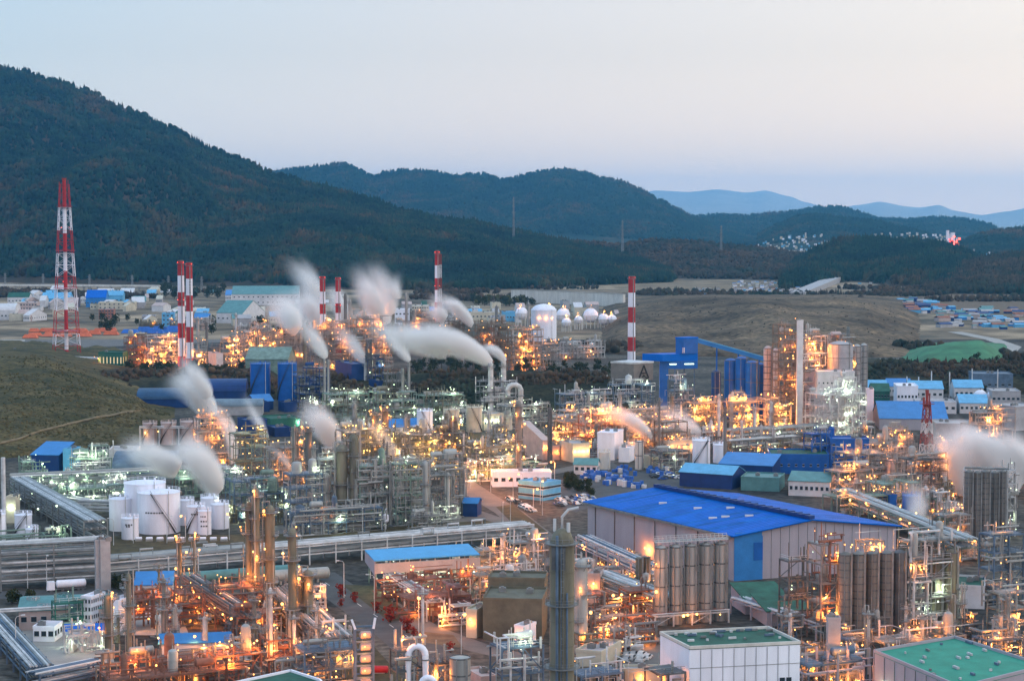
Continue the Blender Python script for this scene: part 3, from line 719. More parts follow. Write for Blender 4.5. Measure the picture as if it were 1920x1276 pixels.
    if door:
        for dxx in (door if isinstance(door, (list, tuple)) else [.5]):
            dm = MB(); dw = min(4, wl*.2); dh = min(4, h*.6); xx = x0+wl*dxx; dm.box(xx-dw/2, xx+dw/2, -.08, .02, 0, dh); dm.build('door', steel_b, root)
    if skylight:
        for q in range(skylight):
            v = MB(); xx = x0+wl*(q+.5)/skylight; zz = h+(D*rise if kind in ('gable', 'vault') else .2); v.box(xx-.8, xx+.8, D/2-.8, D/2+.8, zz-.1, zz+.9); v.cyl(xx, D/2, zz+.9, zz+1.5, .6, n=10); v.build('roof_vent', steel_w, root)
    if k: lamps(root, [(x0+wl*(q+.5)/nl, -.7, h*.72) for q in range(nl)], k, 1, 1200)
    return root
# ---------------------------------------------------------------- pipe rack between two photo ground points
def rack(a, b, z, label, npipes=7, levels=2, w=5.0, m=None, pm=None, k=None, n=6, step=9.0, loops=0, watt=2500, seed=1, cat='pipe rack', z0=None, brace=False, pr=(.14, .45), lift=0):
    A, B = G(*a), G(*b); d = B-A; L = d.length; ang = math.atan2(d.y, d.x); rg = random.Random(seed+int(a[0]))
    root = empty('pipe_rack', A, ang, label, cat); m = m or steel; pm = pm or [clad, steel_w, steel]
    zs = [z-(levels-1-i)*min(2.6, z/levels) for i in range(levels)]
    nb = max(2, int(L/step)+1); fm = MB()
    for i in range(nb):
        x = L*i/(nb-1)
        for y in (0, w): fm.box(x-.2, x+.2, y-.2, y+.2, -.2, z+.2)
        for q in zs: fm.box(x-.15, x+.15, .2, w-.2, q-.35, q-.02)
        if brace and i % 3 == 0: fm.bar((x, .1, .5), (x, w-.1, zs[0]-.5), .18)
    for y in (0, w):
        for q in zs: fm.box(.2, L-.2, y-.12, y+.12, q-.42, q-.03)
        if brace:
            for i in range(nb-1):
                if i % 2 == 0: fm.bar((L*i/(nb-1), y, .4), (L*(i+1)/(nb-1), y, z-.3), .16)
    fm.build('frame', m, root)
    for q in zs:
        y = .4
        for i in range(npipes):
            r = rg.uniform(*pr); y0 = .35+(w-.7)*(i+.5)/npipes; r = min(r, (w-.7)/npipes*.46); zz = q+r
            pts = [(rg.uniform(-1, 0), y0, zz)]
            if loops and rg.random() < .5 and q == zs[-1]:
                c = L*rg.choice([(j+.5)/loops for j in range(loops)])+rg.uniform(-1, 1)
                pts += [(c-2, y0, zz), (c-2, y0, zz+1.5+r), (c+2, y0, zz+1.5+r), (c+2, y0, zz)]
            pts.append((L+rg.uniform(0, 1), y0, zz)); t = MB(); t.tube(pts, r, 7); t.build('pipe', rg.choice(pm), root, True)
    if k: lamps(root, [(L*(i+.5)/n, rg.choice((-.5, w+.5)), rg.uniform(.3, 1.0)*z+.5) for i in range(n)], k, 2, watt)
    return root
# ---------------------------------------------------------------- lattice tower
def lattice(px, by, ty, wb, wt, label, name='lattice_tower', bands=None, mats=None, nseg=None, t=.25, stackr=0, cat='tower', arms=False, group=None, plat=()):
    g0 = G(px, by); s = H/(by-410.0); h = (by-ty)*s; rb, rt = wb*s/2, wt*s/2
    root = empty(name, g0, .35, label, cat, group); mats = mats or [steel]
    nseg = nseg or max(4, int(h/((rb+rt)*1.1))); mb = MB(); bz = [(by-y)*s for y in bands] if bands else []
    def mi(z): return sum(1 for q in bz if z < q) % 2
    R_ = lambda z: rb+(rt-rb)*z/h
    for i in range(nseg):
        z0, z1 = h*i/nseg, h*(i+1)/nseg; mb.k = mi((z0+z1)/2); a, b = R_(z0), R_(z1)
        c0 = [(-a, -a, z0), (a, -a, z0), (a, a, z0), (-a, a, z0)]; c1 = [(-b, -b, z1), (b, -b, z1), (b, b, z1), (-b, b, z1)]
        for q in range(4):
            mb.bar(c0[q], c1[q], t*1.5); mb.bar(c1[q], c1[(q+1) % 4], t); mb.bar(c0[q], c1[(q+1) % 4], t*.8); mb.bar(c0[(q+1) % 4], c1[q], t*.8)
    mb.build('lattice_frame', mats, root)
    if stackr:
        sm = MB(); ys = [h+3]+bz+[0]
        for i in range(len(ys)-1): sm.k = i % 2; sm.cyl(0, 0, ys[i+1], ys[i], stackr, n=12, cap=True)
        sm.build('flare_pipe', mats, root, True)
        tm = MB(); tm.cyl(0, 0, h+3, h+5, stackr*1.1, stackr*1.3, n=12); tm.cyl(stackr*2, 0, h-6, h+3.5, .3, n=6); tm.cyl(-stackr*2.5, 0, h-2, h+2, .5, n=6); tm.build('flare_tip', darkred, root)
    for z in plat:
        z = (by-z)*s; q = R_(z)+1.2; pf = MB(); pf.box(-q, q, -q, q, z, z+.2)
        for sx in (-q, q): pf.box(sx-.05, sx+.05, -q, q, z+1, z+1.1); pf.box(-q, q, sx-.05, sx+.05, z+1.01, z+1.11)
        pf.build('platform', mats[0], root)
    if arms:
        am = MB()
        for z in (.72, .83, .94):
            q = rb*1.5*(1.2-.5*(z-.72)*3); am.bar((-q, 0, h*z), (q, 0, h*z), t*1.6); am.bar((-q, 0, h*z), (0, 0, h*(z+.05)), t); am.bar((q, 0, h*z), (0, 0, h*(z+.05)), t)
        am.build('cross_arm', mats[0], root)
    return root
# ---------------------------------------------------------------- trees and shrubs
def crown_mesh(rg, r, h, m, nleaf=260, sz=.5, name='crown', z0=.25):
    mb = MB(); cl = [(rg.uniform(-.45, .45)*r, rg.uniform(-.45, .45)*r, h*rg.uniform(z0+.15, .9), rg.uniform(.35, .6)*r) for _ in range(9)]
    for i in range(nleaf):
        c = rg.choice(cl); a, b = rg.uniform(0, 6.28), math.acos(rg.uniform(-1, 1)); q = c[3]*rg.uniform(.6, 1.05)
        p = Vector((c[0]+q*math.sin(b)*math.cos(a), c[1]+q*math.sin(b)*math.sin(a), c[2]+q*math.cos(b)*.9))
        u = Vector((rg.uniform(-1, 1), rg.uniform(-1, 1), rg.uniform(-1, 1))).normalized()*sz*rg.uniform(.6, 1.4); v = u.cross(Vector((rg.uniform(-1, 1), rg.uniform(-1, 1), rg.uniform(-1, 1)))).normalized()*sz
        mb.quad(p-u, p-v, p+u, p+v)
    return mb.mesh(name, m)
rgt = random.Random(5)
def trunk_mesh(h):
    mb = MB(); mb.lathe(0, 0, [(.28, -.2), (.2, h*.3), (.09, h*.7)], 7)
    for i in range(5): a = i*1.3; mb.tube([(0, 0, h*(.25+.07*i)), (math.cos(a)*h*.18, math.sin(a)*h*.18, h*(.45+.07*i))], .07, 4)
    return mb.mesh('trunk', bark)
TREE = {}
for nm, m_, hh, rr_ in (('dark', leaf_d, 9, 3.8), ('tall', leaf_d, 12, 3.4), ('yellow', leaf_y, 7, 3.6), ('red', leaf_r, 4.2, 2.1)):
    TREE[nm] = (trunk_mesh(hh), crown_mesh(rgt, rr_, hh, m_, 300 if hh > 5 else 200, .6 if hh > 5 else .32, z0=.2 if hh > 5 else .1))
def tree(px, by, nm, sc_, label, group, name='broadleaf_tree', z=None):
    g0 = G(px, by)
    if z is not None: g0 = P(px, by, z)
    root = empty(name, g0, rgt.random()*6, label, 'tree' if nm != 'red' else 'shrub', group); root.scale = (sc_,)*3
    link('trunk', TREE[nm][0], root); link('crown', TREE[nm][1], root); return root
# ---------------------------------------------------------------- street lamps and cars
def _lampgeo():
    a = MB(); a.cyl(0, 0, 0, 8.5, .12, .08, 6); a.tube([(0, 0, 8.5), (0, -.3, 9), (0, -1.4, 9.2)], .06, 5); p = a.mesh('pole', steel_w)
    b = MB(); b.box(-.25, .25, -2.0, -1.2, 9.1, 9.3); return p, b.mesh('lamp_head', steel_w)
LPM = _lampgeo()
def street_lamp(px, by, k, label, group, watt=4000, sc_=1.0):
    root = empty('street_lamp', G(px, by), rgt.random()*6, label, 'street lamp', group); root.scale = (sc_,)*3
    link('pole', LPM[0], root); h = link('lamp_head', LPM[1], root)
    if k: link('lamp', LAMP[k], h, (0, -1.6, 8.85)); l = bpy.data.objects.new('lamp_light', light_data(k, watt)); C.objects.link(l); l.parent = root; l.location = (0, -1.6, 8.2)
    return root
def _cargeo(col):
    b = MB(); b.hexa([(-2.2,-.88,.3),(2.2,-.88,.3),(2.2,.88,.3),(-2.2,.88,.3),(-2.15,-.82,.85),(2.1,-.82,.8),(2.1,.82,.8),(-2.15,.82,.85)]); b.hexa([(-1.5,-.78,.84),(1.0,-.78,.84),(1.0,.78,.84),(-1.5,.78,.84),(-1.2,-.62,1.42),(.35,-.62,1.42),(.35,.62,1.42),(-1.2,.62,1.42)])
    g_ = MB(); g_.hexa([(-1.45,-.80,.9),(.9,-.80,.9),(.9,.80,.9),(-1.45,.80,.9),(-1.22,-.65,1.34),(.38,-.65,1.34),(.38,.65,1.34),(-1.22,.65,1.34)])
    w = MB(); w.tube([(0, -.1, 0), (0, .1, 0)], .33, 10); return b.mesh('body', col), g_.mesh('window', glass), w.mesh('wheel', steel_d)
CARS = {c: _cargeo(m_) for c, m_ in (('white', mat('car_white', (.7,.7,.7), .3)), ('dark', mat('car_dark', (.04,.045,.05), .3)), ('silver', mat('car_silver', (.4,.41,.42), .3, .5)), ('blue', mat('car_blue', (.03,.10,.35), .3)), ('red', mat('car_red', (.4,.03,.03), .3)))}
def car(px, by, c, ang, label, group):
    root = empty('parked_car', G(px, by), ang, label, 'car', group); b, g_, w = CARS[c]
    link('body', b, root); link('window', g_, root)
    for x in (-1.35, 1.35):
        for y in (-.8, .8): link('wheel', w, root, (x, y, .33))
    return root
# ---------------------------------------------------------------- flat ground sheets (roads, yards) from photo outlines
LAY = [0.0]
def sheet(name, pts, m, z=None):
    LAY[0] += .006; z = LAY[0] if z is None else z
    v = [tuple(G(*p)) for p in pts]; v = [(x, y, z) for x, y, _ in v]; me = bpy.data.meshes.new(name); me.from_pydata(v, [], [tuple(range(len(v)))]); me.materials.append(m)
    o = link(name, me); tag(o, kind='structure'); return o
def strip(name, pts, wid, m, z=None):
    LAY[0] += .006; z = LAY[0] if z is None else z; c = [G(*p) for p in pts]; mb = MB(); L = len(c); l, r_ = [], []
    for i, p in enumerate(c):
        d = (c[min(i+1, L-1)]-c[max(0, i-1)]).normalized(); q = Vector((-d.y, d.x, 0))*wid/2; l.append(p+q); r_.append(p-q)
    for i in range(L-1): mb.quad((l[i].x, l[i].y, z), (r_[i].x, r_[i].y, z), (r_[i+1].x, r_[i+1].y, z), (l[i+1].x, l[i+1].y, z))
    o = mb.build(name, m); tag(o, kind='structure'); return o
# ---------------------------------------------------------------- steam
def steam(path, radii, Y, label, dens=.06, col=(.97, .985, 1.0), seed=0, yend=None, aniso=.1):
    """plume along a bent axis: path = two or three photo points, density fades to the rim and tears along its length"""
    n = len(path); s = Y/F; ye = yend or Y
    p = [P(q[0], q[1], Y+(ye-Y)*i/(n-1)) for i, q in enumerate(path)]
    if n == 2: p = [p[0], (p[0]+p[1])/2, p[1]]; 
    a, c, b = p; c = a+(c-a)*1.15; b = a+(b-a)*1.35; r0, r1 = radii[0]*s, radii[1]*s*1.55
    Lx = b-a; L = Lx.length; ex = Lx.normalized(); mid = c-a; off = mid-ex*mid.dot(ex); bend = off.length/L
    ey = off.normalized() if off.length > 1e-3 else ex.cross(Vector((0, 1, 0))).normalized(); ez = ex.cross(ey)
    M = Matrix(((ex.x*L, ey.x*L, ez.x*L, a.x), (ex.y*L, ey.y*L, ez.y*L, a.y), (ex.z*L, ey.z*L, ez.z*L, a.z), (0, 0, 0, 1)))
    k = bend*4*.75; q0, q1 = r0/L, r1/L; e_ = .5
    mb = MB(); ns, nr = 14, 12; V = []
    Rf = lambda t: q0+(q1-q0)*(max(t, 0)**e_)
    for i in range(ns+1):
        t = i/ns; rr = Rf(t); oy = k*t*(1-t)
        for cc, ss in circ(nr): V.append((t, oy+rr*cc, rr*ss))
    b0 = 0; mb.v = V
    for i in range(ns): mb.f += [(i*nr+j, i*nr+(j+1) % nr, (i+1)*nr+(j+1) % nr, (i+1)*nr+j) for j in range(nr)]
    mb.f += [tuple(range(nr-1, -1, -1)), tuple(range(ns*nr, ns*nr+nr))]; mb.m = [0]*len(mb.f)
    m = bpy.data.materials.new('steam'); m.use_nodes = True; nt = m.node_tree; nt.nodes.clear()
    tcx = N(nt, 'ShaderNodeTexCoord'); se = N(nt, 'ShaderNodeSeparateXYZ'); nt.links.new(tcx.outputs['Object'], se.inputs[0])
    def mth(op, x, y=None, cl=False):
        z = N(nt, 'ShaderNodeMath', operation=op, use_clamp=cl)
        for i_, q in enumerate((x, y)):
            if q is None: continue
            if isinstance(q, (int, float)): z.inputs[i_].default_value = q
            else: nt.links.new(q, z.inputs[i_])
        return z.outputs[0]
    x, y, z = se.outputs
    axis = mth('MULTIPLY', mth('MULTIPLY', x, mth('SUBTRACT', 1.0, x)), k)
    dy_ = mth('SUBTRACT', y, axis); rad = mth('SQRT', mth('ADD', mth('MULTIPLY', dy_, dy_), mth('MULTIPLY', z, z)))
    rr = mth('ADD', q0, mth('MULTIPLY', mth('POWER', mth('MAXIMUM', x, 0.0001), e_), q1-q0))
    edge = mth('SUBTRACT', 1.0, mth('DIVIDE', rad, rr), True)
    mp = N(nt, 'ShaderNodeMapping'); sc1 = 1/max(q0, q1)
    mp.inputs['Scale'].default_value = (sc1*.38, sc1*.85, sc1*.85); mp.inputs['Location'].default_value = (seed*3.1, seed, 0)
    nt.links.new(tcx.outputs['Object'], mp.inputs[0])
    no = N(nt, 'ShaderNodeTexNoise'); no.inputs['Scale'].default_value = 1.3; no.inputs['Detail'].default_value = 4; no.inputs['Roughness'].default_value = .66; no.inputs['Distortion'].default_value = .5; nt.links.new(mp.outputs[0], no.inputs['Vector'])
    thr = mth('ADD', mth('MULTIPLY', x, .36), .25)      # more torn towards the far end
    nz = mth('MULTIPLY', mth('SUBTRACT', mth('ADD', no.outputs[0], mth('MULTIPLY', edge, .34)), thr), 1.9, True)
    fade = mth('POWER', mth('SUBTRACT', 1.0, x, True), 1.8)
    d = mth('MULTIPLY', mth('MULTIPLY', mth('MULTIPLY', mth('POWER', edge, 1.25), nz), fade), dens*25)
    d = mth('MULTIPLY', d, mth('POWER', mth('DIVIDE', q0, rr), 1.0))
    pv = N(nt, 'ShaderNodeVolumeScatter'); pv.inputs[0].default_value = (*col, 1); nt.links.new(d, pv.inputs['Density']); pv.inputs['Anisotropy'].default_value = aniso
    oo = N(nt, 'ShaderNodeOutputMaterial'); nt.links.new(pv.outputs[0], oo.inputs['Volume'])
    o = mb.build('steam_plume', m); o.matrix_world = M; tag(o, label, 'steam'); return o
# ================================================================ GROUND SHEETS
asphalt = mat('asphalt', (.085,.088,.092), .9, 0, .12, .15)
asphalt_l = mat('worn_asphalt', (.15,.145,.14), .9, 0, .12, .1)
conc_y = mat('concrete_yard', (.36,.35,.33), .9, 0, .1, .12)
soil = mat('bare_soil', (.16,.115,.075), .95, 0, .2, .2)
verge = mat('verge_grass', (.085,.07,.035), .95, 0, .25, .3)
paint = mat('road_paint', (.7,.7,.68), .8)
sheet('yard', [(-60,640),(240,640),(260,600),(60,590),(-60,600)], conc_y)
sheet('yard', [(40,655),(470,640),(400,600),(60,605)], asphalt_l)
strip('road', [(880,540),(960,541),(1100,552),(1200,566)], 12, conc_y)
sheet('yard', [(40,1180),(200,1160),(215,1245),(80,1262)], conc_y)
sheet('yard', [(205,1140),(330,1130),(355,1190),(215,1190)], conc_y)
sheet('yard', [(520,968),(880,950),(985,985),(900,1000),(500,1015)], asphalt_l)
strip('road', [(860,900),(905,930),(955,960),(1005,1000),(1040,1060)], 11, asphalt_l)
strip('road', [(1230,850),(1130,866),(1000,892),(900,896),(780,898)], 9, asphalt_l)
strip('road', [(1130,866),(1180,905),(1290,960)], 9, asphalt)
sheet('car_park', [(1040,900),(1240,880),(1320,905),(1150,935),(1080,960),(1000,935)], asphalt)
strip('road', [(590,1075),(640,1110),(740,1180),(860,1276),(900,1310)], 13, asphalt)
strip('road', [(720,1130),(800,1178),(900,1215),(1010,1240)], 8, asphalt_l)
strip('road', [(0,1115),(230,1108),(420,1098)], 12, asphalt)
sheet('lawn', [(590,1130),(700,1210),(760,1276),(650,1276),(600,1200)], verge)
sheet('lawn', [(640,1095),(700,1098),(780,1160),(730,1165)], verge)
sheet('lawn', [(760,1180),(850,1190),(870,1215),(800,1205)], soil)
sheet('lawn', [(0,1190),(40,1190),(90,1276),(40,1276)], verge)
sheet('verge', [(205,1005),(560,1000),(910,975),(1000,1000),(960,1012),(500,1030),(205,1045)], verge)
sheet('verge', [(930,950),(960,945),(1030,1000),(985,1005)], verge)
sheet('car_park', [(1240,1160),(1120,1180),(1080,1160),(1200,1135)], asphalt)
for i in range(7):
    q = i/6; strip('road_line', [(610+180*q, 1092+118*q), (618+180*q, 1097.5+118*q)], .25, paint)
# retaining bank in front of the tanks and reactors
def bank(name, pts, h, w, m, kind='structure'):
    c = [G(*p) for p in pts]; mb = MB(); L = len(c)
    for i in range(L-1):
        for q in range(6):
            a = c[i].lerp(c[i+1], q/6); b = c[i].lerp(c[i+1], (q+1)/6); d = (b-a).normalized(); n_ = Vector((d.y, -d.x, 0))
            f = lambda p, k_: p+n_*w*k_+Vector((noise.noise(p*.11), noise.noise(p*.09+Vector((9,0,0))), 0))*w*.12
            up = Vector((0, 0, h))
            mb.hexa([f(a,.5)-Vector((0,0,.5)), f(b,.5)-Vector((0,0,.5)), f(b,-.5)-Vector((0,0,.5)), f(a,-.5)-Vector((0,0,.5)), f(a,.15)+up, f(b,.15)+up, f(b,-.3)+up, f(a,-.3)+up])
    o = mb.build(name, m); tag(o, kind=kind); return o
bank('embankment', [(205,1052),(480,1040),(700,1022),(900,1002),(1010,1004)], 2.0, 8, verge)
# dark terrace slopes across the middle
M_terr = two_tone('dark_slope', [(.010,.014,.008), (.024,.024,.013), (.055,.046,.024)], .03, scale2=.4)
rgA = [(560,712),(640,704),(760,700),(860,697),(960,694),(1050,697),(1130,704),(1200,712)]
_o, TG_A, _n = ridge_hill('terrace_slope', rgA, 1170/1.22*1.0, [(560,742),(900,748),(1200,748)], M_terr, nu=70, nv=14, amp=.1, nscale=60, prof=.8, back=.05, fine=.5, taper=(.08,.08))
rgB = [(1600,684),(1640,680),(1760,681),(1940,680),(2100,680)]
_o, TG_B, _n = ridge_hill('terrace_slope', rgB, 1290/1.22, [(1600,712),(2100,716)], M_terr, nu=60, nv=14, amp=.1, nscale=60, prof=.7, back=.05, fine=.5, taper=(.04,0))
rgC = [(-80,690),(100,694),(230,696),(400,696),(520,696)]
_o, TG_C, _n = ridge_hill('terrace_slope', rgC, 1250/1.22, [(-80,725),(520,722)], M_terr, nu=60, nv=12, amp=.1, nscale=60, prof=.8, back=.05, fine=.5, taper=(0,.05))
for g_, sd in ((TG_A, 41), (TG_B, 42), (TG_C, 43)):
    tag(forest('slope_bushes', g_, 14 if sd != 43 else 12, 1500, M_forest2, h=(1.5, 5.5), seed=sd, conifer=.2, thin=nthin(.02, -.1, sd)), 'bushes and rough growth on a dark terrace slope', 'bushes', kind='stuff')
# path across the grass hill: lies on the hill mesh
def on_hill(grid, px, py):
    d = ray(px, py); best = None; q = grid.reshape(-1, 3); proj_x = 960+F*q[:, 0]/np.maximum(1, (q[:, 1]*cT-(q[:, 2]-H)*sT)); proj_y = 638-F*((q[:, 1]*sT+(q[:, 2]-H)*cT)/(q[:, 1]*cT-(q[:, 2]-H)*sT))
    e_ = (proj_x-px)**2+(proj_y-py)**2*2; idx = np.argsort(e_)[:6]; w_ = 1/(e_[idx]+.5); return Vector((q[idx]*w_[:, None]).sum(0)/w_.sum())
pp_ = [(2,832),(40,822),(80,808),(130,796),(180,784),(230,775),(272,769)]
pm_ = MB(); prev = None; path_pts = []
for a, b in zip(pp_, pp_[1:]):
    for q in range(4): path_pts.append(on_hill(GH, a[0]+(b[0]-a[0])*q/4, a[1]+(b[1]-a[1])*q/4))
for a, b in zip(path_pts, path_pts[1:]):
    pm_.hexa([a+Vector((0,-2.4,.1)), b+Vector((0,-2.4,.1)), b+Vector((0,2.4,.5)), a+Vector((0,2.4,.5)), a+Vector((0,-2.4,.5)), b+Vector((0,-2.4,.5)), b+Vector((0,2.4,1.0)), a+Vector((0,2.4,1.0))])
tag(pm_.build('path', mat('sandy_path', (.22,.17,.10), .95, 0, .2, .3)), kind='structure')
# green tarpaulin slope by the spoil hill
ridge_hill('tarped_slope', [(1690,668),(1740,650),(1790,640),(1840,637),(1890,648)], 1480/1.22, [(1690,671),(1890,671)], mat('green_slope_netting', (.05,.20,.10), .8, 0, .2, .05), nu=40, nv=14, amp=.04, nscale=60, prof=.9, back=.05, taper=(.3,.3))
strip('road', [(1650,673),(1780,674),(1880,668),(1900,650),(1860,636),(1790,622)], 14, conc_y)
# ================================================================ FAR BACKGROUND
rb_ = random.Random(11)
def far_box(px, py, w, h, Y, m, label, group, name='distant_house', z0=None, roof=None, d=None):
    """small far building standing on the slope or plain at this photo point"""
    p = P(px, py, Y); s = Y/F; W_, h_ = w*s, h*s; D_ = d or W_*.7
    root = empty(name, p, rb_.uniform(-.4, .4), label, 'building', group)
    a = MB(); a.box(-W_/2, W_/2, 0, D_, -2.5, h_); a.build('wall', m, root)
    b = MB()
    if roof: b.hexa([(-W_/2-.3, -.3, h_), (W_/2+.3, -.3, h_), (W_/2+.3, D_/2, h_+W_*.12), (-W_/2-.3, D_/2, h_+W_*.12), (-W_/2-.3, -.3, h_+.3), (W_/2+.3, -.3, h_+.3), (W_/2+.3, D_/2, h_+W_*.12+.3), (-W_/2-.3, D_/2, h_+W_*.12+.3)]); b.hexa([(-W_/2-.3, D_/2, h_+W_*.12), (W_/2+.3, D_/2, h_+W_*.12), (W_/2+.3, D_+.3, h_), (-W_/2-.3, D_+.3, h_), (-W_/2-.3, D_/2, h_+W_*.12+.3), (W_/2+.3, D_/2, h_+W_*.12+.3), (W_/2+.3, D_+.3, h_+.3), (-W_/2-.3, D_+.3, h_+.3)])
    else: b.box(-W_/2-.3, W_/2+.3, -.3, D_+.3, h_+.01, h_+.6)
    b.build('roof', roof or concrete, root)
    return root
# distant town at right (two clusters) and apartment towers
for i in range(120):
    px = rb_.gauss(1470, 50); py = 452+ (1480-px)*.12+rb_.uniform(-8, 22)
    if 1395 < px < 1560: far_box(px, min(py, 480), rb_.uniform(2, 5), rb_.uniform(.8, 2.6)*(1 if rb_.random() < .85 else 2.4), 5200+rb_.uniform(-300, 300), rb_.choice([white, offwhite, wall_w, wall_y, blue_lt]), 'small pale house in the distant town below the wooded knoll', 'houses of the distant town below the knoll')
for i in range(60):
    px = rb_.uniform(1640, 1800); py = 432+(px-1640)*.06+rb_.uniform(0, 20)
    far_box(px, py, rb_.uniform(2, 4.5), rb_.uniform(1, 3.2), 5150+rb_.uniform(-300, 300), rb_.choice([white, offwhite, wall_w, wall_y]), 'small white house in the distant town behind the rounded pine hill', 'houses of the distant town behind the pine hill')
for px, w, top, lb in ((1777, 5, 432, 'slim white apartment tower standing above the red-lit site in the distant town'), (1787, 7, 436, 'broad white apartment block right of the slim tower in the distant town')):
    r_ = far_box(px, 466, w, 466-top, 4700, white, lb, None, 'apartment_block')
for i, (px, py) in enumerate(((1780,462),(1788,466),(1784,456),(1794,460))):
    r_ = far_box(px, py, 8, 5, 4650, tarp_o if i % 2 else red, 'red lit building at the foot of the distant apartment towers', 'red lit buildings below the apartment towers', 'distant_building'); lamps(r_, [(0, -2, 12), (6, -2, 16), (-6, -2, 9)], 'r', 1, 60000, 6)
for i in range(26):
    px = rb_.uniform(1795, 1910); py = 470+(px-1795)*.15+rb_.uniform(-6, 14)
    far_box(px, py, rb_.uniform(2.5, 5), rb_.uniform(1.5, 3), 4450, rb_.choice([white, wall_g, blue_lt]), 'tiny pale house on the valley side right of the apartment towers', 'houses right of the apartment towers')
# village and sheds at the mouth of the valley
for i in range(120):
    px = rb_.uniform(1375, 1505); Yv = rb_.uniform(2950, 3350); py = rb_.uniform(529, 556)
    g0 = G(px, py); far_box(px, py, rb_.uniform(3, 7), rb_.uniform(1.6, 4), g0.y, rb_.choice([white, wall_y, wall_w, offwhite, wall_p, blue_lt]), 'small house in the village behind the brown spoil hill', 'village houses behind the spoil hill', roof=rb_.choice([wall_g, blue_mid, brick, None]))
for i in range(26):
    px = rb_.uniform(1250, 1380); py = rb_.uniform(541, 556)
    far_box(px, py, rb_.uniform(5, 14), rb_.uniform(2, 5), G(px, py).y, rb_.choice([blue_lt, wall_w, blue_mid, wall_g]), 'low pale shed left of the village behind the spoil hill', 'sheds left of the village', 'distant_shed')
for i in range(20):
    px = rb_.uniform(1610, 1700); py = rb_.uniform(523, 534)
    far_box(px, py, rb_.uniform(4, 7), rb_.uniform(1.5, 3), G(px, py).y, rb_.choice([white, wall_w, blue_lt]), 'tiny white house at the foot of the pine hill', 'houses at the foot of the pine hill')
FS = [(r_, '%s roofed low factory shed on the flat land right of the spoil hill' % n_, '%s roofed sheds right of the spoil hill' % n_) for r_, n_ in ((blue_lt, 'pale blue'), (blue_dk, 'dark blue'), (wall_g, 'grey'), (teal, 'teal'), (brick, 'rust red'))]
for i in range(90):
    px = rb_.uniform(1690, 1915); py = rb_.uniform(578, 618) if px > 1760 else rb_.uniform(565, 590)
    far_box(px, py, rb_.uniform(8, 26), rb_.uniform(3, 7), G(px, py).y, rb_.choice([blue_lt, wall_w, blue_mid, wall_g, wall_p, blue_dk]), *FS[i % 5][1:], 'distant_shed', roof=FS[i % 5][0])
for i in range(14):
    px = rb_.uniform(960, 1160); py = rb_.uniform(518, 536)
    far_box(px, py, rb_.uniform(3, 7), rb_.uniform(1.5, 3), 3300, rb_.choice([white, wall_y, wall_w]), 'tiny farmhouse on the brown slope behind the spherical tanks', 'farmhouses on the brown slope')
sheet('bare_ground', [(1560,548),(1980,545),(1980,590),(1700,584)], soil)
sheet('bare_ground', [(1120,528),(1400,523),(1380,545),(1180,548)], mat('tan_field', (.24,.18,.11), .95, 0, .25, .02))
# long embankment road climbing at right with red and white flags of light
mb = MB(); a, b = G(1495, 556), G(1585, 521)
mb.bar(a+Vector((0,0,2)), b+Vector((0,0,6)), 9, 22); tag(mb.build('ramp_road', wall_g), kind='structure')
# pale dam wall / reservoir strip
def long_wall(name, pts, h, t, m, label, cat, cap=None):
    root = empty(name, G(*pts[0]), 0, label, cat); o0 = G(*pts[0]); mb = MB(); c = [G(*p)-o0 for p in pts]
    for i in range(len(c)-1): mb.bar(c[i]+Vector((0,0,h/2)), c[i+1]+Vector((0,0,h/2)), h, t)
    mb.build('wall', m, root)
    cb = MB()
    for i in range(len(c)-1): cb.bar(c[i]+Vector((0,0,h+.3)), c[i+1]+Vector((0,0,h+.3)), .6, t+1)
    cb.build('coping', cap or concrete, root)
    pb = MB()
    for i in range(len(c)-1):
        d_ = c[i+1]-c[i]; nn = int(d_.length/20)
        for q in range(nn): p = c[i]+d_*(q+.5)/nn; pb.box(p.x-.6, p.x+.6, p.y-t/2-.8, p.y-t/2, 0, h-.3)
    pb.build('buttress', m, root)
    return root
long_wall('dam_wall', [(960,566),(1040,569),(1110,572),(1170,576)], 16, 4, offwhite, 'long pale concrete wall beyond the spherical tanks', 'wall')
# elevated railway on the left
vd = empty('viaduct', G(0, 543), 0, 'long thin railway viaduct at the foot of the forested mountain', 'viaduct'); o0 = G(0, 543)
A, B = G(-60, 543)-o0, G(300, 545)-o0; d_ = B-A; mb = MB(); mb.bar(A+Vector((0,0,7)), B+Vector((0,0,7)), 1.6, 9); mb.build('deck', offwhite, vd)
mb = MB(); mb.bar(A+Vector((0,-4.6,8.6)), B+Vector((0,-4.6,8.6)), 1.1, .3); mb.build('parapet', offwhite, vd)
for i in range(14): p = A+d_*(i+.5)/14; mb = MB(); mb.box(p.x-1, p.x+1, p.y-2, p.y+2, -1, 6.2); mb.build('pier', concrete, vd)
for i, px in enumerate((10, 81, 168, 248, 316, 378)): lattice(px, 543, 512+i*1.2, 4, 1.5, 'thin grey power pylon beside the railway viaduct', 'power_pylon', t=.3, arms=True, group='pylons along the railway viaduct', cat='pylon')
for px, py, top in ((963,470,403),(1167,470,430),(1352,470,436)):
    g_ = lattice(px, 545, 545-(py-top)*2.0, 5, 1.5, 'pale lattice power pylon on the wooded ridge near x %d' % px, 'power_pylon', t=.32, arms=True, cat='pylon')
    Y_ = 3300*1.22; p_ = P(px, py, Y_); g_.location = (p_.x, Y_, p_.z-8); g_.scale = (1.1,)*3
    g_['label'] = {963: 'tallest pale power pylon on the wooded ridge, above the spherical tanks', 1167: 'small pale power pylon on the ridge above the single striped chimney', 1352: 'faint pylon left of the distant town'}[px]
